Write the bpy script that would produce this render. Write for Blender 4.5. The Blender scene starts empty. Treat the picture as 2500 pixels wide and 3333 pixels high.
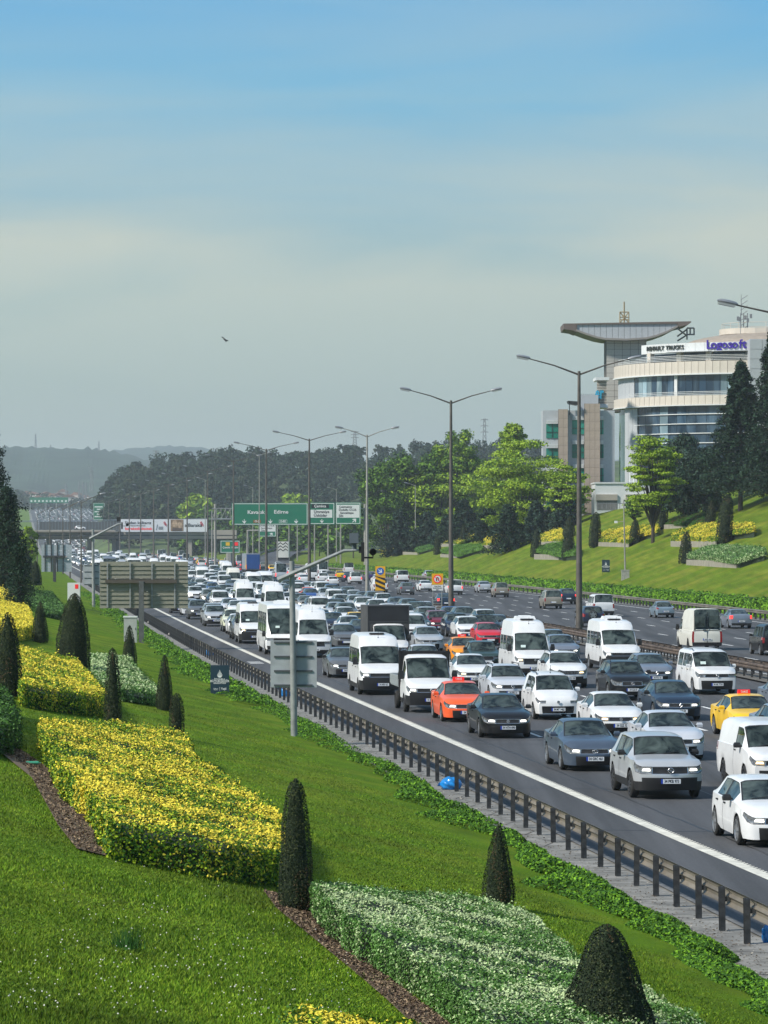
import bpy, bmesh, math, random
import numpy as np
from mathutils import Vector, Matrix
random.seed(7)
RNG = np.random.default_rng(11)
S = bpy.context.scene
COL = S.collection
R = math.radians

# ------------------------------------------------------------------ camera
FPX, HC, CX, HY = 11500.0, 6.9, 1250.0, 1750.0      # focal length in photo pixels, eye height, centre column, horizon row
cam_d = bpy.data.cameras.new("camera"); cam = bpy.data.objects.new("camera", cam_d); COL.objects.link(cam)
cam.location = (0, 0, HC); cam.rotation_euler = (R(90), 0, 0)
cam_d.sensor_fit = 'VERTICAL'; cam_d.sensor_height = 36.0; cam_d.lens = 36.0 * FPX / 3333.0
cam_d.shift_y = (HY - 1666.5) / 3333.0
cam_d.clip_start = 1.0; cam_d.clip_end = 30000
S.camera = cam
S.render.resolution_x = 768; S.render.resolution_y = 1024

# ------------------------------------------------------------------ sky and sun
SUN_EL, SUN_AZ = 40.0, -118.0       # azimuth measured clockwise from +Y (the way the camera looks)
w = bpy.data.worlds.new("World"); S.world = w; w.use_nodes = True
nt = w.node_tree; nt.nodes.clear()
def N(t, tree, **k):
    n = tree.nodes.new(t)
    for a, b in k.items(): setattr(n, a, b)
    return n
out = N('ShaderNodeOutputWorld', nt); bg = N('ShaderNodeBackground', nt); bg.inputs['Strength'].default_value = 0.1
nt.links.new(bg.outputs[0], out.inputs[0])
sky = N('ShaderNodeTexSky', nt, sky_type='NISHITA', sun_disc=False, sun_elevation=R(SUN_EL), sun_rotation=R(SUN_AZ), altitude=100, air_density=1.0, dust_density=1.2, ozone_density=1.5)
tc = N('ShaderNodeTexCoord', nt); sp = N('ShaderNodeSeparateXYZ', nt); nt.links.new(tc.outputs['Generated'], sp.inputs[0])
# thin high cloud: pale grey at the horizon, thinning upwards into blue, with long soft streaks
veil = N('ShaderNodeValToRGB', nt); nt.links.new(sp.outputs['Z'], veil.inputs[0])
el = veil.color_ramp.elements
el[0].position = 0.0; el[0].color = (2.95, 3.25, 2.8, 1)
el[1].position = 1.0; el[1].color = (1.7, 2.5, 3.9, 1)
for p, c in ((0.022, (2.85, 3.3, 2.95, 1)), (0.045, (2.6, 3.4, 3.2, 1)), (0.07, (2.45, 3.6, 3.6, 1)), (0.095, (2.15, 3.7, 4.4, 1)), (0.125, (1.30, 3.55, 5.2, 1)), (0.155, (0.85, 3.15, 5.5, 1)), (0.3, (0.8, 2.6, 4.8, 1)), (0.6, (1.4, 2.6, 4.5, 1))):
    e = veil.color_ramp.elements.new(p); e.color = c
mp = N('ShaderNodeMapping', nt); mp.inputs['Scale'].default_value = (2.4, 2.4, 17); mp.inputs['Rotation'].default_value = (R(6), R(9), 0)
nt.links.new(tc.outputs['Generated'], mp.inputs[0])
n1 = N('ShaderNodeTexNoise', nt); n1.inputs['Scale'].default_value = 1.9; n1.inputs['Detail'].default_value = 5; n1.inputs['Roughness'].default_value = 0.5; n1.inputs['Distortion'].default_value = 0.35
nt.links.new(mp.outputs[0], n1.inputs[0])
r1 = N('ShaderNodeValToRGB', nt); r1.color_ramp.elements[0].position = 0.38; r1.color_ramp.elements[1].position = 0.62; nt.links.new(n1.outputs[0], r1.inputs[0])
env = N('ShaderNodeMapRange', nt); env.inputs['From Min'].default_value = 0.03; env.inputs['From Max'].default_value = 0.085; nt.links.new(sp.outputs['Z'], env.inputs[0])
env2 = N('ShaderNodeMapRange', nt); env2.inputs['From Min'].default_value = 0.085; env2.inputs['From Max'].default_value = 0.13; env2.inputs['To Min'].default_value = 0.95; env2.inputs['To Max'].default_value = 0.20; nt.links.new(sp.outputs['Z'], env2.inputs[0])
m1 = N('ShaderNodeMath', nt, operation='MULTIPLY'); nt.links.new(r1.outputs[0], m1.inputs[0]); nt.links.new(env.outputs[0], m1.inputs[1])
m2 = N('ShaderNodeMath', nt, operation='MULTIPLY'); nt.links.new(m1.outputs[0], m2.inputs[0]); nt.links.new(env2.outputs[0], m2.inputs[1])
mixc = N('ShaderNodeMix', nt, data_type='RGBA'); nt.links.new(m2.outputs[0], mixc.inputs[0]); nt.links.new(veil.outputs[0], mixc.inputs[6]); mixc.inputs[7].default_value = (4.4, 4.7, 4.0, 1)
# the Nishita sky shows through the veil
mixs = N('ShaderNodeMix', nt, data_type='RGBA'); mixs.inputs[0].default_value = 0.92
nt.links.new(sky.outputs[0], mixs.inputs[6]); nt.links.new(mixc.outputs[2], mixs.inputs[7]); nt.links.new(mixs.outputs[2], bg.inputs[0])

sun_d = bpy.data.lights.new("sun", 'SUN'); sun_d.energy = 4.1; sun_d.angle = R(7.0); sun_d.color = (1.0, 0.95, 0.86)
sun = bpy.data.objects.new("sun", sun_d); COL.objects.link(sun)
sd = Vector((math.sin(R(SUN_AZ)) * math.cos(R(SUN_EL)), math.cos(R(SUN_AZ)) * math.cos(R(SUN_EL)), math.sin(R(SUN_EL))))
sun.rotation_euler = sd.to_track_quat('Z', 'Y').to_euler()
S.view_settings.view_transform = 'Standard'; S.view_settings.look = 'None'; S.view_settings.exposure = 0.43; S.view_settings.gamma = 1.0
S.view_settings.use_curve_mapping = False

# ------------------------------------------------------------------ helpers
def px(x, D): return (x - CX) / FPX * D
def pz(y, D): return HC - (y - HY) / FPX * D
def Dz(y, z=0.0): return FPX * (HC - z) / (y - HY)

MATS = {}
def mat(name, col, rough=0.6, metal=0.0, noise=0.0, nscale=3.0, spec=0.5, coat=0.0, emit=None, estr=1.0, island=0.0, bump=0.0, col2=None, stretch=None, trans=0.0, world=False):
    """procedural principled material; noise varies the colour, island varies it per loose face"""
    if name in MATS: return MATS[name]
    m = bpy.data.materials.new(name); m.use_nodes = True; t = m.node_tree; b = t.nodes['Principled BSDF']
    b.inputs['Base Color'].default_value = (*col, 1); b.inputs['Roughness'].default_value = rough; b.inputs['Metallic'].default_value = metal
    b.inputs['Specular IOR Level'].default_value = spec; b.inputs['Coat Weight'].default_value = coat; b.inputs['Coat Roughness'].default_value = 0.04
    if emit: b.inputs['Emission Color'].default_value = (*emit, 1); b.inputs['Emission Strength'].default_value = estr
    if trans: b.inputs['Transmission Weight'].default_value = trans
    src = None
    if noise > 0 or col2 or bump:
        tcn = N('ShaderNodeTexCoord', t); 
        if world: 
            g = N('ShaderNodeNewGeometry', t); vec = g.outputs['Position']
        else: vec = tcn.outputs['Object']
        if stretch:
            mpn = N('ShaderNodeMapping', t); mpn.inputs['Scale'].default_value = stretch; t.links.new(vec, mpn.inputs[0]); vec = mpn.outputs[0]
        nz = N('ShaderNodeTexNoise', t); nz.inputs['Scale'].default_value = nscale; nz.inputs['Detail'].default_value = 6; nz.inputs['Roughness'].default_value = 0.62
        t.links.new(vec, nz.inputs[0]); src = nz.outputs[0]
    if noise > 0 or col2:
        rp = N('ShaderNodeValToRGB', t); rp.color_ramp.elements[0].position = 0.36; rp.color_ramp.elements[1].position = 0.66
        c2 = col2 or tuple(min(1, c * (1 + noise)) for c in col); c1 = col if col2 else tuple(c * (1 - noise) for c in col)
        rp.color_ramp.elements[0].color = (*c1, 1); rp.color_ramp.elements[1].color = (*c2, 1)
        t.links.new(src, rp.inputs[0]); last = rp.outputs[0]
        t.links.new(last, b.inputs['Base Color'])
    else: last = None
    if island > 0:
        gi = N('ShaderNodeNewGeometry', t); hv = N('ShaderNodeHueSaturation', t)
        mr = N('ShaderNodeMapRange', t); mr.inputs['To Min'].default_value = 1 - island; mr.inputs['To Max'].default_value = 1 + island
        t.links.new(gi.outputs['Random Per Island'], mr.inputs[0]); t.links.new(mr.outputs[0], hv.inputs['Value'])
        if last: t.links.new(last, hv.inputs['Color'])
        else: hv.inputs['Color'].default_value = (*col, 1)
        t.links.new(hv.outputs[0], b.inputs['Base Color'])
    if bump:
        bp = N('ShaderNodeBump', t); bp.inputs['Strength'].default_value = bump; bp.inputs['Distance'].default_value = 0.03
        t.links.new(src, bp.inputs['Height']); t.links.new(bp.outputs[0], b.inputs['Normal'])
    MATS[name] = m; return m

def new_mesh(name, verts, faces, mats=(), mi=None, smooth=False):
    me = bpy.data.meshes.new(name); me.from_pydata([tuple(v) for v in verts], [], faces)
    for m in mats: me.materials.append(m)
    if mi is not None: me.polygons.foreach_set('material_index', mi)
    if smooth: me.polygons.foreach_set('use_smooth', [True] * len(me.polygons))
    me.update(); return me
def link(name, me, parent=None, loc=None, rz=None):
    o = bpy.data.objects.new(name, me); COL.objects.link(o)
    if parent: o.parent = parent
    if loc is not None: o.location = loc
    if rz is not None: o.rotation_euler = (0, 0, rz)
    return o
def tag(o, label, cat, group=None, kind=None):
    if label: o['label'] = label
    if cat: o['category'] = cat
    if group: o['group'] = group
    if kind: o['kind'] = kind
    return o
def empty(name, loc, label, cat, group=None, rz=0.0):
    o = bpy.data.objects.new(name, None); COL.objects.link(o); o.location = loc; o.rotation_euler = (0, 0, rz); o.empty_display_size = 0.3
    return tag(o, label, cat, group)
def struct(name, me, kind='structure'):
    o = link(name, me); o['kind'] = kind; return o

class MB:
    """collects simple solids into one mesh"""
    def __init__(s): s.v, s.f, s.m = [], [], []
    def add(s, vs, fs, mi=0):
        n = len(s.v); s.v += [tuple(v) for v in vs]; s.f += [[i + n for i in f] for f in fs]; s.m += [mi] * len(fs)
    def box(s, x0, x1, y0, y1, z0, z1, mi=0, M=None, tp=1.0):
        cx, cy = (x0 + x1) / 2, (y0 + y1) / 2
        vs = [(x, y, z0) for x, y in ((x0, y0), (x1, y0), (x1, y1), (x0, y1))] + [(cx + (x - cx) * tp, cy + (y - cy) * tp, z1) for x, y in ((x0, y0), (x1, y0), (x1, y1), (x0, y1))]
        if M: vs = [M @ Vector(v) for v in vs]
        s.add(vs, [(3, 2, 1, 0), (4, 5, 6, 7), (0, 1, 5, 4), (1, 2, 6, 5), (2, 3, 7, 6), (3, 0, 4, 7)], mi)
    def tube(s, pts, r, n=8, mi=0, cap=True):
        pts = [Vector(p) for p in pts]; rs = r if isinstance(r, (list, tuple)) else [r] * len(pts); rings = []
        for i, p in enumerate(pts):
            d = (pts[min(i + 1, len(pts) - 1)] - pts[max(i - 1, 0)]).normalized()
            a = d.orthogonal().normalized() if abs(d.z) < 0.99 else Vector((1, 0, 0)); 
            if abs(d.z) < 0.99: a = d.cross(Vector((0, 0, 1))).normalized()
            b = d.cross(a).normalized()
            rings.append([p + (a * math.cos(t) + b * math.sin(t)) * rs[i] for t in [2 * math.pi * k / n for k in range(n)]])
        vs = [v for r_ in rings for v in r_]; fs = []
        for i in range(len(pts) - 1):
            for k in range(n):
                fs.append((i * n + k, i * n + (k + 1) % n, (i + 1) * n + (k + 1) % n, (i + 1) * n + k))
        if cap: fs += [tuple(range(n))[::-1], tuple(range((len(pts) - 1) * n, len(pts) * n))]
        s.add(vs, fs, mi)
    def prism(s, poly, y0, y1, mi=0, axis='y'):
        n = len(poly)
        if axis == 'y': vs = [(x, y0, z) for x, z in poly] + [(x, y1, z) for x, z in poly]
        elif axis == 'x': vs = [(y0, x, z) for x, z in poly] + [(y1, x, z) for x, z in poly]
        else: vs = [(x, y, y0) for x, y in poly] + [(x, y, y1) for x, y in poly]
        s.add(vs, [tuple(range(n)), tuple(range(2 * n - 1, n - 1, -1))] + [(i, (i + 1) % n, n + (i + 1) % n, n + i)[::-1] for i in range(n)], mi)
    def mesh(s, name, mats, smooth=False): return new_mesh(name, s.v, s.f, mats, s.m, smooth)
    def build(s, name, mats, parent=None, loc=None, rz=None, smooth=False):
        if not isinstance(mats, (list, tuple)): mats = [mats]
        me = s.mesh(name, mats, smooth)
        if smooth: me.set_sharp_from_angle(angle=R(38))
        return link(name, me, parent, loc, rz)

def quads_mesh(name, P, mats, mi=None, tris=False):
    """P: (n,4,3) array of leaf quads (or (n,3,3) triangles)"""
    n, k = P.shape[0], P.shape[1]
    me = bpy.data.meshes.new(name); me.vertices.add(n * k); me.vertices.foreach_set('co', P.reshape(-1).astype(np.float32))
    me.loops.add(n * k); me.loops.foreach_set('vertex_index', np.arange(n * k, dtype=np.int32))
    me.polygons.add(n); me.polygons.foreach_set('loop_start', np.arange(0, n * k, k, dtype=np.int32))
    try: me.polygons.foreach_set('loop_total', np.full(n, k, dtype=np.int32))
    except Exception: pass
    for m in mats: me.materials.append(m)
    if mi is not None: me.polygons.foreach_set('material_index', mi.astype(np.int32))
    me.update(calc_edges=True); return me

def leaf_quads(C, Nn, size, aspect=0.6, jitter=0.9, rng=RNG):
    """leaf-sized rhombi at centres C facing roughly along Nn"""
    n = len(C); nn = Nn + rng.normal(0, jitter, (n, 3)); nn /= np.linalg.norm(nn, axis=1, keepdims=True) + 1e-9
    a = np.cross(nn, rng.normal(0, 1, (n, 3))); a /= np.linalg.norm(a, axis=1, keepdims=True) + 1e-9
    b = np.cross(nn, a); s_ = (size * rng.uniform(0.65, 1.3, (n, 1))) if np.isscalar(size) else size[:, None] * rng.uniform(0.65, 1.3, (n, 1))
    a = a * s_ * 0.5; b = b * s_ * 0.5 * aspect
    return np.stack([C - a, C + b, C + a, C - b], axis=1)

_tex = {}
def text_mesh(s, size, m, parent=None, loc=(0, 0, 0), rot=(R(90), 0, 0), name='lettering', align='CENTER', extr=0.0, squeeze=1.0):
    key = (s, size, align, extr, m.name, squeeze)
    if key not in _tex:
        cu = bpy.data.curves.new('lettering', 'FONT'); cu.body = s; cu.size = size; cu.align_x = align; cu.align_y = 'CENTER'; cu.extrude = extr; cu.resolution_u = 2; cu.offset = size * 0.022
        o = bpy.data.objects.new('tmp', cu); COL.objects.link(o)
        dg = bpy.context.evaluated_depsgraph_get(); me = bpy.data.meshes.new_from_object(o.evaluated_get(dg)); bpy.data.objects.remove(o)
        me.transform(Matrix.Diagonal((squeeze, 1, 1, 1))); me.materials.clear(); me.materials.append(m); _tex[key] = me
    o = link(name, _tex[key], parent, loc); o.rotation_euler = rot; return o

# ------------------------------------------------------------------ road layout: X as a function of distance D
def smooth_curve(ks):
    d = np.array([k[0] for k in ks], float); x = np.array([k[1] for k in ks], float)
    g = np.arange(-100, 3600, 10.0)
    s0 = (x[1] - x[0]) / (d[1] - d[0]); s1 = (x[-1] - x[-2]) / (d[-1] - d[-2])
    y = np.interp(g, d, x); y = np.where(g < d[0], x[0] + s0 * (g - d[0]), y); y = np.where(g > d[-1], x[-1] + s1 * (g - d[-1]), y)
    for _ in range(2):
        wd = 5; yp = np.concatenate([y[0] + (y[0] - y[1:wd + 1][::-1]), y, y[-1] + (y[-1] - y[-wd - 1:-1][::-1])]); y = np.convolve(yp, np.ones(2 * wd + 1) / (2 * wd + 1), 'valid')
    return lambda D: float(np.interp(D, g, y)) if np.isscalar(D) else np.interp(D, g, y)
XW = smooth_curve([(0, 16.2), (71.6, 7.85), (103.5, 4.05), (166, -3.1), (245, -11.9), (350, -22.9), (480, -36.6), (630, -52.2), (723, -61.9), (905, -80.8), (1158, -107.5), (1350, -127), (2000, -194), (3500, -350)])
XM = smooth_curve([(0, 34.2), (169, 18.6), (203, 15.4), (248, 11.6), (300, 6.5), (354, 1.7), (417, -4.1), (480, -10.3), (547, -17.6), (630, -26.6), (723, -36), (808, -45), (905, -55.3), (978, -63.0), (1083, -74.0), (1158, -82.5), (1350, -102), (2000, -170), (3500, -326)])
XR = smooth_curve([(0, 60), (200, 40.5), (291, 31.6), (376, 24.4), (435, 18.6), (510, 11.0), (582, 3.6), (650, -3.5), (750, -14), (900, -30), (1158, -58), (1350, -79), (2000, -146), (3500, -300)])
def slope(fn, D): return (fn(D + 15) - fn(D - 15)) / 30.0
def rise(D): return np.clip((np.asarray(D, float) - 1450) / 1500, 0, 3) ** 1.25 * 30.0   # the road climbs beyond the bridge
LB, RB = 0.225, 0.40      # bank steepness left and right
def ground(X, D):
    X = np.asarray(X, float); D = np.asarray(D, float)
    xf = XW(D) - 3.9; dl = xf - X; xr = XR(D) + 1.6; dr = X - xr
    left = np.where(dl > 0, -0.05 * np.clip(dl / 1.0, 0, 1) + LB * np.clip(dl, 0, 15) + 0.05 * np.clip(dl - 15, 0, 60), 0)
    right = np.where(dr > 0, 0.06 * np.clip(dr, 0, 3.2) + np.minimum(RB * np.clip(dr - 3.2, 0, 60), np.interp(D, [420, 450, 480, 520, 560, 600, 660], [16.5, 15.5, 14.5, 13.0, 11.7, 10.3, 9.6])) + 0.02 * np.clip(dr - 30, 0, 200), 0)
    right = right * np.clip((900 - D) / 250, 0.15, 1)
    return left + right + rise(D)
def gz(X, D): return float(ground(X, D))
def on_bank(x, y, off=0.0, d0=25.0, d1=1200.0):
    """distance at which the sight line through photo pixel x, y meets the ground raised by off"""
    Ds = np.concatenate([np.arange(d0, 200, 0.1), np.arange(200, d1, 0.5)]); h = pz(y, Ds) - ground(px(x, Ds), Ds) - off
    i = np.where(h <= 0)[0]
    return float(Ds[i[0]]) if len(i) else d1
def bank_pt(x, y, off=0.0):
    D = on_bank(x, y, off); X = px(x, D); return Vector((X, D, gz(X, D)))

# ------------------------------------------------------------------ ground
Ds = np.concatenate([np.arange(-30, 200, 3.0), np.arange(200, 700, 8.0), np.arange(700, 3600, 40.0)])
def strip(name, fa, fb, z=0.0, d0=-30, d1=3500, m=None, nx=1, extra=0.0, step=None, gfn=None):
    ds = Ds[(Ds >= d0) & (Ds <= d1)] if step is None else np.arange(d0, d1 + step, step)
    v, f = [], []
    for D in ds:
        for k in range(nx + 1):
            X = fa(D) + (fb(D) - fa(D)) * k / nx; v.append((X, D, (gfn(X, D) if gfn else float(rise(D))) + z))
    for i in range(len(ds) - 1):
        for k in range(nx):
            a = i * (nx + 1) + k; f.append((a, a + 1, a + nx + 2, a + nx + 1))
    return new_mesh(name, v, f, [m])

M_grass = bpy.data.materials.new('lawn'); M_grass.use_nodes = True
def grass_nodes(m, c_a, c_b, c_dry, scale=1.0):
    t = m.node_tree; b = t.nodes['Principled BSDF']; g = N('ShaderNodeNewGeometry', t)
    n1 = N('ShaderNodeTexNoise', t); n1.inputs['Scale'].default_value = 0.35 * scale; n1.inputs['Detail'].default_value = 4
    n2 = N('ShaderNodeTexNoise', t); n2.inputs['Scale'].default_value = 14 * scale; n2.inputs['Detail'].default_value = 8; n2.inputs['Roughness'].default_value = 0.75
    mpn = N('ShaderNodeMapping', t); mpn.inputs['Scale'].default_value = (0.5, 0.16, 1.2); mpn.inputs['Rotation'].default_value = (0, 0, R(-32))
    n3 = N('ShaderNodeTexNoise', t); n3.inputs['Scale'].default_value = 2.2 * scale; n3.inputs['Detail'].default_value = 3
    t.links.new(g.outputs['Position'], n1.inputs[0]); t.links.new(g.outputs['Position'], n2.inputs[0]); t.links.new(g.outputs['Position'], mpn.inputs[0]); t.links.new(mpn.outputs[0], n3.inputs[0])
    r = N('ShaderNodeValToRGB', t); r.color_ramp.elements[0].position = 0.30; r.color_ramp.elements[0].color = (*c_a, 1); r.color_ramp.elements[1].position = 0.70; r.color_ramp.elements[1].color = (*c_b, 1)
    t.links.new(n2.outputs[0], r.inputs[0])
    r3 = N('ShaderNodeValToRGB', t); r3.color_ramp.elements[0].position = 0.42; r3.color_ramp.elements[1].position = 0.68; t.links.new(n1.outputs[0], r3.inputs[0])
    mx = N('ShaderNodeMix', t, data_type='RGBA'); t.links.new(r3.outputs[0], mx.inputs[0]); t.links.new(r.outputs[0], mx.inputs[6]); mx.inputs[7].default_value = (*c_dry, 1)
    mr = N('ShaderNodeMapRange', t); mr.inputs['From Min'].default_value = 0.3; mr.inputs['From Max'].default_value = 0.7; mr.inputs['To Min'].default_value = 0.78; mr.inputs['To Max'].default_value = 1.2
    t.links.new(n3.outputs[0], mr.inputs[0]); hv = N('ShaderNodeHueSaturation', t); t.links.new(mr.outputs[0], hv.inputs['Value']); t.links.new(mx.outputs[2], hv.inputs['Color']); t.links.new(hv.outputs[0], b.inputs['Base Color'])
    bp = N('ShaderNodeBump', t); bp.inputs['Strength'].default_value = 0.9; bp.inputs['Distance'].default_value = 0.06; t.links.new(n2.outputs[0], bp.inputs['Height']); t.links.new(bp.outputs[0], b.inputs['Normal'])
    b.inputs['Roughness'].default_value = 0.95; b.inputs['Specular IOR Level'].default_value = 0.1
grass_nodes(M_grass, (0.060, 0.125, 0.004), (0.125, 0.225, 0.007), (0.145, 0.20, 0.012))
MATS['lawn'] = M_grass
M_grass2 = bpy.data.materials.new('lawn_far_bank'); M_grass2.use_nodes = True
grass_nodes(M_grass2, (0.040, 0.080, 0.004), (0.135, 0.205, 0.010), (0.155, 0.175, 0.018), 0.55)
for nd in M_grass2.node_tree.nodes:
    if nd.type == 'MAPPING': nd.inputs['Scale'].default_value = (0.9, 0.10, 0.5)
M_asph = mat('asphalt', (0.068, 0.070, 0.075), 0.86, noise=0.30, nscale=0.5, bump=0.25, stretch=(1.6, 0.035, 1), world=True, spec=0.3)
for nd in M_asph.node_tree.nodes:
    if nd.type == 'MAPPING': nd.inputs['Rotation'].default_value = (0, 0, -R(5.8))
# fine aggregate grain on top
t = M_asph.node_tree; b = t.nodes['Principled BSDF']; g = N('ShaderNodeNewGeometry', t); nz = N('ShaderNodeTexNoise', t); nz.inputs['Scale'].default_value = 16; nz.inputs['Detail'].default_value = 6; nz.inputs['Roughness'].default_value = 0.8
mr = N('ShaderNodeMapRange', t); mr.inputs['From Min'].default_value = 0.3; mr.inputs['From Max'].default_value = 0.7; mr.inputs['To Min'].default_value = 0.72; mr.inputs['To Max'].default_value = 1.3
hv = N('ShaderNodeHueSaturation', t); src = b.inputs['Base Color'].links[0].from_socket
t.links.new(g.outputs['Position'], nz.inputs[0]); t.links.new(nz.outputs[0], mr.inputs[0]); t.links.new(mr.outputs[0], hv.inputs['Value']); t.links.new(src, hv.inputs['Color']); t.links.new(hv.outputs[0], b.inputs['Base Color'])
M_conc = mat('pale_concrete', (0.20, 0.195, 0.18), 0.9, noise=0.38, nscale=1.3, bump=0.5, world=True)
M_line = mat('line_paint', (0.62, 0.60, 0.52), 0.7, noise=0.22, nscale=2.5, world=True)
M_dash = mat('dash_paint', (0.72, 0.72, 0.70), 0.7, noise=0.25, nscale=3.0, world=True)

struct('lawn_left', strip('lawn_left', lambda D: XW(D) - 70, lambda D: XW(D) - 4.0, -0.012, m=M_grass, nx=30, gfn=gz))
struct('concrete_verge', strip('concrete_verge', lambda D: XW(D) - 5.2, lambda D: XW(D) - 2.3, 0.0, m=M_conc, nx=6, gfn=lambda X, D: 0.002 + float(rise(D)) if X > XW(D) - 4.3 else gz(X, D) - 0.06))
struct('road', strip('road', lambda D: XW(D) - 2.55, lambda D: XR(D) + 1.0, 0.012, m=M_asph, nx=8))
struct('lawn_right', strip('lawn_right', lambda D: XR(D) + 0.9, lambda D: XR(D) + 130, 0.0, m=M_grass2, nx=60, gfn=gz))
# the land out to the horizon
far_ground = MB(); far_ground.add([(-9000, -500, -1.2), (9000, -500, -1.2), (9000, 9000, -1.2), (-9000, 9000, -1.2)], [(0, 1, 2, 3)])
o = far_ground.build('ground', mat('far_earth', (0.06, 0.08, 0.03), 0.9, noise=0.3, nscale=0.01, world=True)); o['kind'] = 'structure'

# rumble edge line: solid band with small teeth on the lane side
v, f = [], []
for D in np.arange(55, 420, 1.0):
    a, b_ = XW(D) - 0.17, XW(D) + 0.13; c, d = XW(D + 1.0) - 0.17, XW(D + 1.0) + 0.13; n = len(v)
    v += [(a, D, 0.017), (b_, D, 0.017), (d, D + 1, 0.017), (c, D + 1, 0.017)]; f.append((n, n + 1, n + 2, n + 3))
for D in np.arange(55, 260, 0.3):
    b_ = XW(D) + 0.13; n = len(v); v += [(b_, D, 0.017), (b_ + 0.06, D, 0.017), (b_ + 0.06, D + 0.17, 0.017), (b_, D + 0.17, 0.017)]; f.append((n, n + 1, n + 2, n + 3))
struct('edge_line', new_mesh('edge_line', v, f, [M_line]))
struct('edge_line', strip('edge_line', lambda D: XW(D) - 0.15, lambda D: XW(D) + 0.15, 0.017, 421, 1400, M_line))
struct('edge_line', strip('edge_line', lambda D: XR(D) - 1.7, lambda D: XR(D) - 1.55, 0.017, 150, 1000, M_dash))
struct('edge_line', strip('edge_line', lambda D: XM(D) + 1.5, lambda D: XM(D) + 1.62, 0.017, 150, 1000, M_dash))
def lane_x(D, k, n=6): a, b_ = XW(D) + 0.2, XM(D) - 1.3; return a + (b_ - a) * k / n
def rlane_x(D, k, n=6): a, b_ = XM(D) + 1.6, XR(D) - 1.6; return a + (b_ - a) * k / n
v, f = [], []
for k in range(1, 6):
    for D in np.arange(60 + 0.0, 900, 12.0):
        for fn, ph in ((lane_x, 0), (rlane_x, 5)):
            D0 = D + ph + (k * 2.0); n = len(v)
            if fn is rlane_x and D0 < 150: continue
            for dd in (0, 4.0): v += [(fn(D0 + dd, k) - 0.075, D0 + dd, 0.018), (fn(D0 + dd, k) + 0.075, D0 + dd, 0.018)]
            f.append((n, n + 1, n + 3, n + 2))
struct('lane_dashes', new_mesh('lane_dashes', v, f, [M_dash]))
v, f = [], []
for k in range(4):     # worn hatch marks on the hard shoulder
    D = 193 + k * 0.9; X = XW(D) - 1.25; n = len(v); v += [(X, D, 0.018), (X + 0.75, D + 0.2, 0.018), (X + 0.75, D + 0.6, 0.018), (X, D + 0.4, 0.018)]; f.append((n, n + 1, n + 2, n + 3))
struct('shoulder_marks', new_mesh('shoulder_marks', v, f, [M_dash]))
# tar filled joints, slab joints of the verge and grit along it
v, f = [], []
def flat(x0, y0, x1, y1, w_, z_):
    d = Vector((x1 - x0, y1 - y0)); d.normalize(); n_ = Vector((-d.y, d.x)) * w_ / 2; n = len(v); v.extend([(x0 - n_.x, y0 - n_.y, z_), (x0 + n_.x, y0 + n_.y, z_), (x1 + n_.x, y1 + n_.y, z_), (x1 - n_.x, y1 - n_.y, z_)]); f.append((n, n + 1, n + 2, n + 3))
for k, off in ((0, .9), (1, .25), (2, -.2), (3, .3), (4, .2), (5, -.3)):
    for D in np.arange(56, 330, 2.0):
        if (int(D / 22) * 7 + k * 5) % 6 == 0: continue
        j0, j1 = [math.sin(q_ * 1.7 + k) * .03 + math.sin(q_ * .41) * .03 for q_ in (D, D + 2)]; flat(lane_x(D, k) + off + j0, D, lane_x(D + 2, k) + off + j1, D + 2, .045, .0165)
for D in (66, 83, 97, 118, 141, 166, 203, 240): 
    a = lane_x(D, 0) - 1.9; x = a
    while x < lane_x(D, 5): flat(x, D + math.sin(x * 1.3 + D) * .25, x + .7, D + math.sin((x + .7) * 1.3 + D) * .25, .05, .0162); x += .7
struct('tar_joints', new_mesh('tar_joints', v, f, [mat('tar', (.022, .022, .024), .5)]), 'stuff')['label'] = 'dark tar joints in the asphalt'
v, f = [], []
for D in np.arange(50, 330, 2.9):
    x0, x1 = XW(D) - 4.15, XW(D) - 2.62; xm = x0 + (x1 - x0) * .5; jj = .18 * math.sin(D * 3.3); flat(x0, D + jj, xm, D - jj, .035, .009); flat(xm, D - jj, x1, D + jj * .6, .03, .009)
    if int(D) % 3 == 0: flat(xm, D - jj, xm + .3, D + 1.2, .02, .009); flat(xm + .3, D + 1.2, xm - .1, D + 2.1, .02, .009)
struct('concrete_cracks', new_mesh('concrete_cracks', v, f, [mat('crack_dark', (.05, .045, .04), .9)]), 'stuff')['label'] = 'dark joints and cracks in the concrete verge'
ng = 5200; Dg_ = 1 / RNG.uniform(1 / 260., 1 / 50., ng); uu = RNG.random(ng) ** .6; C = np.column_stack([XW(Dg_) - 2.6 - 1.5 * uu, Dg_, np.full(ng, .012)])
P3 = leaf_quads(C, np.tile([0, 0, 1.], (ng, 1)), .045 + Dg_ * 1e-4, .6, .25); o_g = struct('verge_grit', quads_mesh('verge_grit', P3, [mat('grit_brown', (.10, .075, .05), .9, island=.5), mat('grit_pale', (.30, .28, .24), .9, island=.4)], (RNG.random(ng) < .35).astype(int)), 'stuff'); o_g['label'] = 'grit and dead leaves on the concrete verge'
# slip road that forks off to the right
XP = smooth_curve([(600, -4), (700, -14), (780, -22), (880, -28.5), (1000, -31), (1100, -32), (1300, -29)])
struct('slip_road', strip('slip_road', lambda D: XP(D) - 4.5, lambda D: XP(D) + 4.5, 0.03, 720, 1300, M_asph, nx=2, gfn=lambda X, D: max(0, (D - 760)) * 0.006 + 0.1))
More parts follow.
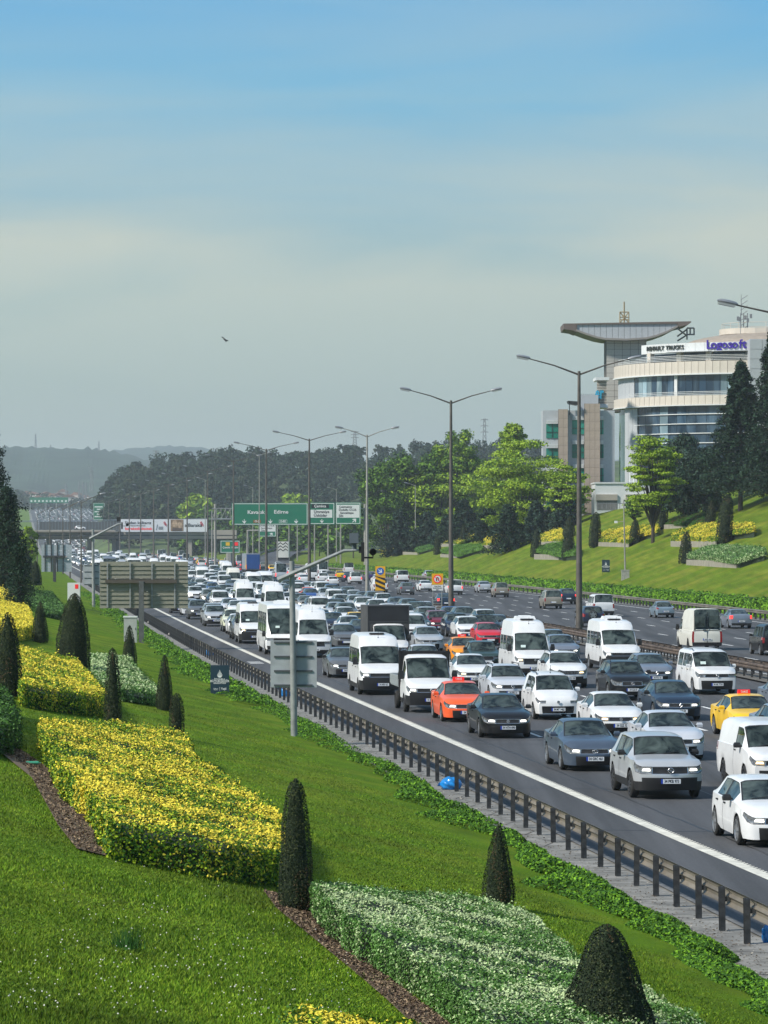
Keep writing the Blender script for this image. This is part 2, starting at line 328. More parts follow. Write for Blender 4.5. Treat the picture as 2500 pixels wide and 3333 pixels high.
# ------------------------------------------------------------------ vehicle materials
def paint(name, col, metal=0.0, rough=0.32): return mat('paint_' + name, col, rough, metal, spec=0.45, coat=0.35, noise=0.06, nscale=1.5)
PAINT = dict(white=paint('white', (0.70, 0.71, 0.715)), offwhite=paint('offwhite', (0.66, 0.65, 0.58), rough=.45), cream=paint('cream', (0.62, 0.64, 0.48)), silver=paint('silver', (0.50, 0.52, 0.54), 0.35), pearl=paint('pearl', (0.60, 0.62, 0.66), 0.2),
    grey=paint('grey', (0.16, 0.17, 0.18), 0.4), bluegrey=paint('bluegrey', (0.085, 0.115, 0.16), 0.4), slate=paint('slate', (0.22, 0.25, 0.30), 0.4), black=paint('black', (0.006, 0.0065, 0.008)), navy=paint('navy', (0.018, 0.028, 0.055), 0.2),
    midnight=paint('midnight', (0.018, 0.035, 0.065), 0.3), red=paint('red', (0.55, 0.02, 0.035)), maroon=paint('maroon', (0.20, 0.012, 0.03), 0.2), orange=paint('orange', (0.82, 0.115, 0.028)), amber=paint('amber', (0.80, 0.28, 0.012)), yellow=paint('yellow', (0.82, 0.50, 0.010)),
    beige=paint('beige', (0.30, 0.27, 0.22), 0.3), blue=paint('blue', (0.03, 0.09, 0.30), 0.3), green=paint('green', (0.035, 0.07, 0.065), 0.3), paleblue=paint('paleblue', (0.20, 0.27, 0.33), 0.2), purple=paint('purple', (0.05, 0.03, 0.14), 0.3))
def glass_mat():
    m = bpy.data.materials.new('car_glass'); m.use_nodes = True; t = m.node_tree; b = t.nodes['Principled BSDF']
    b.inputs['Roughness'].default_value = 0.03; b.inputs['Specular IOR Level'].default_value = 0.42
    tcn = N('ShaderNodeTexCoord', t); nz = N('ShaderNodeTexNoise', t); nz.inputs['Scale'].default_value = 2.0; nz.inputs['Detail'].default_value = 5; nz.inputs['Distortion'].default_value = 0.8
    oi = N('ShaderNodeObjectInfo', t); ad = N('ShaderNodeVectorMath', t, operation='ADD'); t.links.new(tcn.outputs['Object'], ad.inputs[0]); t.links.new(oi.outputs['Random'], ad.inputs[1]); t.links.new(ad.outputs[0], nz.inputs[0])
    r = N('ShaderNodeValToRGB', t); r.color_ramp.elements[0].position = 0.38; r.color_ramp.elements[0].color = (0.004, 0.009, 0.009, 1); r.color_ramp.elements[1].position = 0.66; r.color_ramp.elements[1].color = (0.075, 0.10, 0.092, 1)  # blotchy dark and pale tones paint cloud reflections into the glass colour
    t.links.new(nz.outputs[0], r.inputs[0]); t.links.new(r.outputs[0], b.inputs['Base Color']); MATS['car_glass'] = m; return m
GLASS = glass_mat()
BLK = mat('black_trim', (0.013, 0.013, 0.014), 0.55); UND = mat('underbody', (0.006, 0.006, 0.006), 0.9); TYRE = mat('tyre_rubber', (0.018, 0.018, 0.018), 0.85, noise=.3); RIM = mat('alloy', (0.42, 0.43, 0.44), 0.32, 0.8); DRIM = mat('dark_alloy', (0.07, 0.07, 0.075), 0.4, 0.6)
LAMP = mat('lamp_glass', (0.20, 0.21, 0.22), 0.12, 0.3, coat=1, noise=.6, nscale=9); LIT = mat('lamp_lit', (0.8, 0.8, 0.75), 0.2, emit=(1, 0.97, 0.86), estr=2.6); LITW = mat('lamp_lit_warm', (0.8, 0.7, 0.5), 0.2, emit=(1, 0.72, 0.36), estr=2.2)
TAIL = mat('tail_lens', (0.28, 0.008, 0.012), 0.2, coat=1); TAILLIT = mat('tail_lit', (0.7, 0.02, 0.02), 0.2, emit=(1, 0.04, 0.03), estr=1.6)
CHROME = mat('chrome', (0.62, 0.63, 0.65), 0.18, 0.9); PLATE = mat('plate_white', (0.72, 0.74, 0.76), 0.5); PLBLUE = mat('plate_blue', (0.01, 0.05, 0.4), 0.5); INK = mat('plate_ink', (0.01, 0.01, 0.015), 0.6)
REDSIGN = mat('taxi_sign_red', (0.55, 0.015, 0.02), 0.4, emit=(0.8, 0.02, 0.02), estr=0.35); PAPER = mat('paper', (0.6, 0.72, 0.68), 0.8)
SLOTS = ['paint', 'glass', 'trim', 'lamp', 'tail', 'under']

# ------------------------------------------------------------------ vehicle shapes.  y runs from the nose (0) to the tail (L)
def I(tab, y): return float(np.interp(y, [p[0] for p in tab], [p[1] for p in tab]))
def car_spec(L, W, H, nose=.70, hood=.98, cowl=1.15, wtop=1.95, rtop=3.2, rbase=4.05, deck=1.05, fw=.85, rw=None, r=.33, sill=.2, belt=.93, rbelt=1.0, roofw=.66, win=None, clad=False, plan=None, nf=.80, rear_vert=False):
    rw = rw if rw else L - .95
    s = dict(L=L, W=W, H=H, fw=fw, rw=rw, r=r, sill=sill, clad=clad, cowl=cowl, wtop=wtop, rtop=rtop, rbase=rbase)
    s['top'] = [(0, nose), (.04, nose + .055), (.16, nose + .055 + (hood - nose) * .30), (.42, nose + (hood - nose) * .70), (cowl * .7, hood - .035), (cowl, hood), (wtop, H - .055), (wtop + .12, H - .035), ((wtop + rtop) / 2, H), (rtop - .1, H - .03), (rtop, H - .06), (rbase, deck)] + ([(L - .02, deck - .02)] if rbase < L - .15 else []) + [(L, deck - .06)]
    s['belt'] = [(0, nose - .03), (.16, nose + .04), (.4, nose + .11), (cowl * .7, hood - .11), (cowl, belt - .01), ((cowl + L) / 2, (belt + rbelt) / 2), (rbase, rbelt), (L - .05, min(rbelt, deck - .05)), (L, min(rbelt, deck - .1))]
    s['lv0'] = [sill - .02, sill + (nose - sill) * .34, sill + (nose - sill) * .50, sill + (nose - sill) * .64]
    s['lvr'] = [sill + .05, sill + .22, sill + .40, sill + .40 + (rbelt - sill - .45) * .42]
    s['w'] = plan or [(0, nf - .08), (.05, nf + .01), (.14, nf + .085), (.4, .97), (.9, 1.0), (L - 1.0, 1.0), (L - .3, .965), (L, .87)]
    s['wr'] = [(0, .60), (.3, .78), (cowl, .80), (wtop, roofw), ((wtop + rtop) / 2, roofw + .02), (rtop, roofw - .015), (rbase, roofw + .10 if not rear_vert else roofw + .04), (L, roofw + .12 if not rear_vert else roofw + .05)]
    s['wtopz'] = None; s['win'] = win or [(cowl + .42, (cowl + rbase) / 2 + .1), ((cowl + rbase) / 2 + .17, rtop + .18)]
    return s
def van_spec(L, W, H, nose, hood, cowl, wtop, wtz, glz, belt, fw, rw, r=.35, sill=.24, win=(), roofw=.80, side_top=None, nf=.86, clad=False):
    s = dict(L=L, W=W, H=H, fw=fw, rw=rw, r=r, sill=sill, clad=clad, cowl=cowl, wtop=wtop, rtop=L - .22, rbase=L - .04)
    top = [(0, nose), (.06, nose + .09), (cowl * .6, nose + (hood - nose) * .72), (cowl, hood), (wtop, wtz)]
    if H - wtz > .25: top += [(wtop + .28, wtz + (H - wtz) * .55), (wtop + .65, wtz + (H - wtz) * .86), (wtop + 1.2, H - .02)]
    else: top += [(wtop + .2, H - .05), (wtop + .6, H - .01)]
    s['top'] = top + [(L - .35, H), (L - .22, H - .03), (L - .12, H - .12), (L - .04, belt + .10), (L, belt + .02)]
    s['belt'] = [(0, nose - .06), (.3, nose + .05), (cowl * .8, hood - .10), (cowl + .3, belt), (L - .04, belt), (L, belt - .03)]
    s['lv0'] = [sill, sill + (nose - sill) * .28, sill + (nose - sill) * .52, sill + (nose - sill) * .70]
    s['lvr'] = [sill + .04, sill + .26, sill + .5, sill + .68]
    s['w'] = [(0, nf), (.12, nf + .06), (.45, .98), (.9, 1), (L - .3, 1), (L, .97)]
    s['wr'] = [(0, .66), (.3, .80), (cowl, .84), (wtop, roofw + .02), (wtop + 1, roofw), (L - .3, roofw), (L, roofw + .06)]
    s['wtopz'] = side_top if side_top else None; s['win'] = list(win); s['glz'] = glz
    return s
SPEC = {
 'sedan': car_spec(4.55, 1.80, 1.46, nose=.70, hood=1.0, cowl=1.22, wtop=2.0, rtop=3.15, rbase=3.95, deck=1.10, rw=3.55),
 'hatch': car_spec(4.05, 1.76, 1.45, nose=.70, hood=1.0, cowl=1.05, wtop=1.8, rtop=3.5, rbase=3.95, deck=1.05, rw=3.38, rear_vert=True, win=[(1.42, 2.36), (2.43, 3.2)]),
 'suv': car_spec(4.38, 1.84, 1.64, nose=.84, hood=1.14, cowl=1.12, wtop=1.80, rtop=3.75, rbase=4.28, deck=1.15, r=.36, rw=3.52, sill=.26, belt=1.08, rbelt=1.14, roofw=.68, clad=True, rear_vert=True, win=[(1.5, 2.5), (2.57, 3.3), (3.36, 3.75)]),
 'boxsuv': car_spec(4.38, 1.86, 1.63, nose=.90, hood=1.12, cowl=1.2, wtop=1.72, rtop=3.9, rbase=4.3, deck=1.12, r=.37, rw=3.53, sill=.26, belt=1.06, rbelt=1.08, roofw=.71, clad=True, rear_vert=True, nf=.88, win=[(1.5, 2.45), (2.52, 3.4)]),
 'estate': car_spec(4.6, 1.82, 1.52, nose=.76, hood=1.03, cowl=1.2, wtop=1.92, rtop=4.0, rbase=4.5, deck=1.05, rw=3.6, win=[(1.6, 2.55), (2.62, 3.4), (3.46, 4.0)], rear_vert=True),
 'oldsedan': car_spec(4.3, 1.66, 1.40, nose=.68, hood=.92, cowl=1.3, wtop=1.9, rtop=2.95, rbase=3.45, deck=.95, r=.29, rw=3.35, roofw=.70),
 'oldhatch': car_spec(4.1, 1.66, 1.42, nose=.70, hood=.92, cowl=1.25, wtop=1.8, rtop=3.6, rbase=4.0, deck=.9, r=.29, rw=3.3, roofw=.74, rear_vert=True, win=[(1.6, 2.4), (2.46, 3.1), (3.16, 3.6)]),
 'doblo': van_spec(4.35, 1.82, 1.83, .86, 1.12, .95, 1.62, 1.70, 1.72, 1.08, .87, 3.6, r=.33, win=[(1.35, 2.3), (2.38, 3.2), (3.3, 3.95)], side_top=1.66, roofw=.76),
 'fiorino': van_spec(3.95, 1.72, 1.73, .80, 1.12, .78, 1.55, 1.64, 1.66, 1.05, .80, 3.3, r=.31, win=[(1.25, 2.15), (2.25, 3.2)], side_top=1.58, roofw=.70, nf=.84),
 'combo': van_spec(4.75, 1.85, 1.83, .92, 1.18, .95, 1.62, 1.74, 1.76, 1.14, .92, 3.75, r=.34, win=[(1.4, 2.3)], side_top=1.66, roofw=.78),
 'transporter': van_spec(4.9, 1.90, 1.95, .98, 1.22, .90, 1.68, 1.84, 1.86, 1.16, .90, 3.95, r=.35, win=[(1.35, 2.2), (2.3, 3.4), (3.5, 4.55)], side_top=1.74, roofw=.80),
 'oldvan': van_spec(5.6, 1.94, 2.55, .95, 1.20, .85, 1.55, 2.05, 2.1, 1.2, .9, 4.3, r=.34, win=[(1.2, 2.0)], side_top=1.85, roofw=.78),
 'sprinter': van_spec(6.2, 2.02, 2.80, 1.00, 1.32, 1.05, 1.78, 2.16, 2.2, 1.24, 1.0, 4.7, r=.36, win=[(1.5, 2.35), (2.5, 3.7), (3.78, 4.9), (4.98, 5.9)], side_top=1.98, roofw=.74),
 'ducato': van_spec(6.0, 2.05, 2.62, 1.02, 1.36, .88, 1.66, 2.10, 2.14, 1.28, .95, 4.75, r=.35, win=[(1.35, 2.2), (2.35, 3.5), (3.58, 4.7), (4.78, 5.7)], side_top=1.98, roofw=.80, clad=True),
 'midibus': van_spec(8.4, 2.30, 3.00, 1.05, 1.22, .12, .55, 2.72, 2.75, 1.25, 1.2, 6.2, r=.42, sill=.32, win=[(.9, 2.6), (2.7, 4.4), (4.5, 6.2), (6.3, 8.0)], side_top=2.45, roofw=.86, nf=.94),
 'coach': van_spec(11.5, 2.50, 3.45, 1.05, 1.25, .12, .45, 3.1, 3.1, 1.4, 2.2, 8.6, r=.48, sill=.34, win=[(.9, 3.6), (3.7, 6.4), (6.5, 9.2), (9.3, 11.1)], side_top=2.9, roofw=.88, nf=.94),
 'cab': van_spec(2.45, 2.00, 2.26, 1.02, 1.34, .92, 1.66, 2.12, 2.14, 1.28, .95, 5, r=.35, sill=.3, win=[(1.35, 2.15)], side_top=1.98, roofw=.80, clad=True),
}
SPEC['pickup'] = dict(SPEC['cab'])

for _k, _s in SPEC.items(): _s['grille'] = {'sprinter': 'big', 'midibus': 'big', 'coach': 'big', 'fiorino': 'low', 'oldvan': 'big', 'oldsedan': 'big', 'oldhatch': 'big'}.get(_k, 'slim')
def build_shell(s):
    """faces of the body by tag.  returns verts, {tag: faces}"""
    L, W = s['L'], s['W'] / 2
    ys = set(np.round(np.arange(0, L + .01, .34), 3)); ys |= {0, L, .06, .14, .4}
    for yw in (s['fw'], s['rw']):
        if yw < L + 1:
            R0 = s['r'] + .055
            for k in range(9):
                y = yw - R0 * math.cos(math.pi * k / 8)
                if 0 < y < L: ys.add(round(y, 3))
    for a, b in s['win']: ys |= {a, b}
    ys |= {s['cowl'], s['wtop'], s['rtop'], s['rbase'], L - .3, L - .12}
    for p in s['top']: ys.add(p[0])
    ys = sorted(y for y in ys if 0 <= y <= L); keep = [ys[0]]
    hard = {0, L, s['cowl'], s['wtop'], s['rtop'], s['rbase']} | {y for w_ in s['win'] for y in w_}
    for y in ys[1:]:
        if y - keep[-1] < .035:
            if y in hard and keep[-1] not in hard: keep[-1] = y
            elif y in hard: keep.append(y)
        else: keep.append(y)
    if keep[-1] != L: keep[-1] = L
    ys = keep
    V, F = [], {}
    def ring(y):
        w_ = W * I(s['w'], y); zt = I(s['top'], y); bl = min(I(s['belt'], y), zt - .02); ar = 0; u = y / L
        for yw in (s['fw'], s['rw']):
            d = abs(y - yw); R0 = s['r'] + .055
            if d <= R0 + 1e-3: ar = max(ar, s['r'] + math.sqrt(max(0, R0 * R0 - d * d)))
        lv = [a + (b - a) * u for a, b in zip(s['lv0'], s['lvr'])]
        if y < .45: lv[3] += (bl - .02 - lv[3]) * min(1, (y / .45)) ** 1.3
        z0 = max(lv[0], ar); zs = [z0]
        for k in (1, 2, 3): zs.append(min(max(lv[k], zs[-1] + .012), bl - .01 * (4 - k)))
        zs.append(bl)
        xs = [w_ * .955, w_ * .99, w_, w_ * .995, w_ * .968]
        if ar > 0: xs[0] = w_ * .985
        wr = W * I(s['wr'], y) * (w_ / W) ** .5
        cab = s['cowl'] < y < s['rbase']
        g0 = (w_ * .935, bl + .015); top_edge = zt - (.05 if y > s['cowl'] else .025)
        if s['H'] > 1.7 and y > s['wtop']: top_edge = zt - .09
        g1 = (wr, max(bl + .02, top_edge))
        if s['wtopz'] and y > s['cowl']:
            zz = min(s['wtopz'], g1[1] - .03); zz = max(zz, g0[1] + .003); f_ = (zz - g0[1]) / max(.01, g1[1] - g0[1])
            bulge = .35 if s['H'] > 2.3 else .1
            gw = (g0[0] + (g1[0] - g0[0]) * (f_ * (1 - bulge)), zz)
        else: gw = (g0[0] + (g1[0] - g0[0]) * .93, g0[1] + (g1[1] - g0[1]) * .93)
        P = [(0, z0)] + list(zip(xs, zs)) + [g0, gw, g1, (wr * .82, zt - .015 if y > s['cowl'] else zt - .008), (wr * .42, zt - .002), (0, zt)]
        return P
    idx = {}
    for i, y in enumerate(ys):
        for j, (x, z) in enumerate(ring(y)):
            for sd_ in (1, -1):
                if sd_ == -1 and x == 0: idx[i, j, -1] = idx[i, j, 1]; continue
                idx[i, j, sd_] = len(V); V.append((x * sd_, y - L / 2, z))
    def addf(t, f, sd_):
        F.setdefault(t, []).append(f if sd_ == -1 else f[::-1])
    n = len(ys); van = s['H'] > 1.7
    for i in range(n - 1):
        ym = (ys[i] + ys[i + 1]) / 2
        for j in range(11):
            for sd_ in (1, -1):
                f = [idx[i, j, sd_], idx[i + 1, j, sd_], idx[i + 1, j + 1, sd_], idx[i, j + 1, sd_]]
                side = 'R' if sd_ == 1 else 'L'; t = 'body'
                inarch = any(abs(ym - yw) < s['r'] + .05 for yw in (s['fw'], s['rw']))
                if j == 0: t = 'under'
                elif (j == 1 or (j == 2 and s['H'] > 2.2 and ym < .55)) and s['clad']: t = 'trim'
                elif j == 4 and ym < .36: t = 'head' + side
                elif j == 4 and ym > L - .3 and not s['H'] > 2.3: t = 'tail' + side
                elif j == 6:
                    if len(s['win']) > 1 and s['win'][0][0] < ym < s['win'][1][1] + .05: t = 'trim'
                    for q, (a, b) in enumerate(s['win']):
                        if a <= ym <= b: t = 'win%s%d' % (side, q)
                elif j >= 8 and s['cowl'] < ym < s['wtop']: t = 'wind'
                elif j >= 8 and s['rtop'] < ym < s['rbase']: t = 'rear'
                addf(t, f, sd_)
    # caps
    for end, i in ((0, 0), (1, n - 1)):
        P = ring(ys[i]); fr = [0, .36, .66, .86]; grid = {}
        bul = (.17 if not van else .11) if end == 0 else .05
        rowf = [.35, .9, 1.0, .9, .55]
        for k in range(5):
            xo, z = P[1 + k]
            for c in range(4):
                for sd_ in (1, -1):
                    if c == 0 and sd_ == -1: grid[k, c, -1] = grid[k, 0, 1]; continue
                    if k == 0 and c == 0: grid[k, c, sd_] = idx[i, 0, sd_]; 
                    x = xo * fr[c]; yo = bul * (1 - fr[c] ** 2) * rowf[k] * (-1 if end == 0 else 1)
                    grid[k, c, sd_] = len(V); V.append((x * sd_, ys[i] - L / 2 + yo, z))
            for sd_ in (1, -1): grid[k, 4, sd_] = idx[i, 1 + k, sd_]
        for sd_ in (1, -1):
            side = 'R' if sd_ == 1 else 'L'
            for k in range(4):
                for c in range(4):
                    f = [grid[k, c, sd_], grid[k, c + 1, sd_], grid[k + 1, c + 1, sd_], grid[k + 1, c, sd_]]
                    if end == 0:
                        t = 'body'
                        if k == 0: t = 'body'
                        if s['grille'] == 'big':
                            if k in (2, 3) and c < 2: t = 'grille'
                            if k == 0: t = 'trim'
                        elif s['grille'] == 'low':
                            if k in (0, 1) and c < 3: t = 'grille'
                        else:
                            if k == 3 and c < 2: t = 'grille'
                            if k in (0, 1) and c < 3: t = 'trim'
                        if k == 3 and c >= 2: t = 'head' + side
                        if (k in (0, 1) or (k == 2 and s['H'] > 2.2)) and s['clad']: t = 'trim'
                    else:
                        t = 'body'
                        if k == 0: t = 'trim'
                        if k == 3 and c >= 3 or (s['H'] > 2.3 and c == 3 and k > 0): t = 'tail' + side
                        if van and c == 3 and k in (2, 3): t = 'tail' + side
                    if end == 1: f = f[::-1]
                    addf(t, f[::-1], sd_) if False else F.setdefault(t, []).append(f if (sd_ == 1) else f[::-1])
            tp = [idx[i, 11, sd_], idx[i, 10, sd_], idx[i, 9, sd_], idx[i, 8, sd_]]
            for c in range(3):
                f = [grid[4, c, sd_], grid[4, c + 1, sd_], tp[c + 1], tp[c]]
                if end == 1: f = f[::-1]
                F.setdefault('body', []).append(f if sd_ == 1 else f[::-1])
            f = [grid[4, 3, sd_], idx[i, 5, sd_], idx[i, 6, sd_], idx[i, 7, sd_], idx[i, 8, sd_]]
            if end == 1: f = f[::-1]
            F.setdefault('body', []).append(f if sd_ == 1 else f[::-1])
            f = [idx[i, 0, sd_], grid[0, 0, sd_], grid[0, 1, sd_], grid[0, 2, sd_], grid[0, 3, sd_], idx[i, 1, sd_]]
            F.setdefault('under', []).append(f if (sd_ == 1) == (end == 1) else f[::-1])
    return V, F

def sub_mesh(name, V, faces_mi, mats, inset=0.0, push=0.0):
    """own mesh from selected faces; windows get a rubber rim by insetting"""
    bm = bmesh.new(); mp_ = {}
    for f, mi in faces_mi:
        vs = []
        for k in f:
            if k not in mp_: mp_[k] = bm.verts.new(V[k])
            if mp_[k] not in vs: vs.append(mp_[k])
        if len(vs) >= 3:
            try: nf_ = bm.faces.new(vs); nf_.material_index = mi; nf_.smooth = True
            except ValueError: pass
    bmesh.ops.remove_doubles(bm, verts=bm.verts, dist=.0008)
    bmesh.ops.recalc_face_normals(bm, faces=bm.faces)
    if inset:
        bmesh.ops.dissolve_degenerate(bm, dist=.002, edges=bm.edges)
        r_ = bmesh.ops.inset_region(bm, faces=bm.faces[:], thickness=inset, depth=-.008, use_boundary=True, use_even_offset=True)
        for f in r_['faces']: f.material_index = 1
    me = bpy.data.meshes.new(name); bm.to_mesh(me); bm.free()
    for m in mats: me.materials.append(m)
    me.set_sharp_from_angle(angle=R(46)); return me

def lathe(mb, prof, n, axis_x, yc, zc, mi=0):
    """profile of (x, radius) swept round an axle parallel to x"""
    vs, fs = [], []
    for x, r_ in prof:
        for k in range(n): a = 2 * math.pi * k / n; vs.append((axis_x + x, yc + r_ * math.cos(a), zc + r_ * math.sin(a)))
    for i in range(len(prof) - 1):
        for k in range(n): fs.append((i * n + k, i * n + (k + 1) % n, (i + 1) * n + (k + 1) % n, (i + 1) * n + k))
    fs.append(tuple(range((len(prof) - 1) * n, len(prof) * n)))
    mb.add(vs, fs, mi)

_proto = {}
def wheel_meshes(r_, side, style):
    key = ('wheel', r_, side, style)
    if key in _proto: return _proto[key]
    t = MB(); s_ = side; lathe(t, [(-.09 * s_, r_ * .6), (-.10 * s_, r_ * .9), (-.07 * s_, r_), (.07 * s_, r_), (.10 * s_, r_ * .92), (.105 * s_, r_ * .76), (.07 * s_, r_ * .72), (.05 * s_, r_ * .2)], 20, 0, 0, 0)
    tm = t.mesh('wheel', [TYRE], True); tm.set_sharp_from_angle(angle=R(50))
    rm = MB(); lathe(rm, [(.075 * s_, r_ * .75), (.107 * s_, r_ * .75), (.107 * s_, r_ * .69), (.06 * s_, r_ * .66)], 20, 0, 0, 0, 1)
    ns = {'five': 5, 'steel': 9, 'ten': 10}[style]
    for k in range(ns):
        M = Matrix.Rotation(2 * math.pi * k / ns, 4, 'X'); w_ = .055 if ns == 5 else .03
        rm.box(.065 * s_ if s_ > 0 else -.10, .10 if s_ > 0 else .065 * s_, -w_, w_, .02, r_ * .70, 0, M, tp=.75)
    lathe(rm, [(.06 * s_, .055), (.108 * s_, .05)], 10, 0, 0, 0, 0)
    rme = rm.mesh('rim', [RIM if style != 'steel' else DRIM, DRIM if style != 'five' else RIM]); _proto[key] = (tm, rme); return _proto[key]

def shell_parts(kind, lod):
    key = (kind, lod)
    if key in _proto: return _proto[key]
    s = SPEC[kind]; V, F = build_shell(s); out_ = {}
    if kind == 'midibus' or kind == 'coach':    # deep glass nose
        pass
    if lod == 0:
        out_['body'] = sub_mesh('body', V, [(f, 0) for f in F['body']] + [(f, 1) for f in F.get('trim', [])] + [(f, 2) for f in F['under']], [PAINT['white'], BLK, UND])
        out_['windshield'] = sub_mesh('windshield', V, [(f, 0) for f in F['wind']], [GLASS, BLK], .035)
        if F.get('rear'): out_['rear_window'] = sub_mesh('rear_window', V, [(f, 0) for f in F['rear']], [GLASS, BLK], .03)
        for t in F:
            if t.startswith('win') and t != 'wind': out_['side_window' + t[3:]] = sub_mesh('side_window', V, [(f, 0) for f in F[t]], [GLASS, BLK], .022)
        for sd_ in 'LR':
            if 'head' + sd_ in F: out_['headlight' + sd_] = sub_mesh('headlight', V, [(f, 0) for f in F['head' + sd_]], [LAMP, BLK], .012)
            if 'tail' + sd_ in F: out_['taillight' + sd_] = sub_mesh('taillight', V, [(f, 0) for f in F['tail' + sd_]], [TAIL, BLK])
        if 'grille' in F: out_['grille'] = sub_mesh('grille', V, [(f, 0) for f in F['grille']], [BLK, CHROME], .015)
    else:
        fm = []
        for t, fs in F.items():
            mi = 0 if t == 'body' else 2 if t in ('trim', 'grille') else 5 if t == 'under' else 3 if t.startswith('head') else 4 if t.startswith('tail') else 1
            fm += [(f, mi) for f in fs]
        if lod == 2:
            mb = MB()
            for sx in (-1, 1):
                for yw in (s['fw'], s['rw']):
                    if yw < s['L']: lathe(mb, [(-.1 * sx, s['r']), (.1 * sx, s['r']), (.1 * sx, s['r'] * .6)], 10, sx * (s['W'] / 2 - .12), yw - s['L'] / 2, s['r'])
            for sx in (-1, 1): mb.box(sx * s['W'] / 2 - .1, sx * s['W'] / 2 + .1, s['cowl'] + .25 - s['L'] / 2, s['cowl'] + .37 - s['L'] / 2, I(s['belt'], s['cowl']) + .02, I(s['belt'], s['cowl']) + .17)
            n0 = len(V); V = V + mb.v; fm += [([k + n0 for k in f], 2) for f in mb.f]
        out_['body'] = sub_mesh('body', V, fm, [PAINT['white'], GLASS, BLK, LAMP, TAIL, UND])
    _proto[key] = out_; return out_

def small(key, fn, mats, smooth=False):
    if key not in _proto:
        mb = MB(); fn(mb); _proto[key] = mb.mesh(key[0], mats, smooth)
        if smooth: _proto[key].set_sharp_from_angle(angle=R(40))
    return _proto[key]

def set_slot(o, i, m): o.material_slots[i].link = 'OBJECT'; o.material_slots[i].material = m

def emblem_mesh(style):
    def fn(mb):
        if style == 'diamond':
            for k in range(4):
                M = Matrix.Rotation(0, 4, 'Y'); a = [(0, .10), (.062, 0), (0, -.10), (-.062, 0)]; p, q = a[k], a[(k + 1) % 4]; mb.tube([(p[0], 0, p[1]), (q[0], 0, q[1])], .014, 4)
        elif style == 'bolt':
            mb.tube([(.085 * math.cos(t), 0, .085 * math.sin(t)) for t in [math.pi * k / 8 for k in range(17)]], .011, 4, cap=False); mb.tube([(-.13, 0, .015), (.02, 0, .02), (-.02, 0, -.02), (.13, 0, -.015)], .012, 4)
        elif style == 'vw':
            mb.tube([(.085 * math.cos(t), 0, .085 * math.sin(t)) for t in [math.pi * k / 8 for k in range(17)]], .010, 4, cap=False); mb.tube([(-.055, 0, .06), (-.02, 0, -.05), (0, 0, .0), (.02, 0, -.05), (.055, 0, .06)], .009, 4)
        elif style == 'oval':
            mb.tube([(.10 * math.cos(t), 0, .065 * math.sin(t)) for t in [math.pi * k / 8 for k in range(17)]], .010, 4, cap=False); mb.tube([(0.035 * math.cos(t), 0, .055 * math.sin(t)) for t in [math.pi * k / 6 for k in range(13)]], .008, 4, cap=False)
        elif style == 'dc':
            mb.box(-.17, -.03, -.01, .01, -.04, -.015); mb.box(-.17, -.03, -.01, .01, .015, .04); mb.box(-.05, -.03, -.01, .01, -.03, .03); mb.box(.03, .17, -.01, .01, -.04, -.015); mb.box(.03, .17, -.01, .01, .015, .04); mb.box(.03, .05, -.01, .01, -.03, .03)
            for x in (-.42, -.30, .26, .38): mb.box(x, x + .06, -.008, .008, -.035, .035)
        else:
            lathe(mb, [(0, .075), (.02, .07)], 14, 0, 0, 0); mb.v = [(y, -x, z) for x, y, z in mb.v]
    return small(('emblem', style), fn, [CHROME])

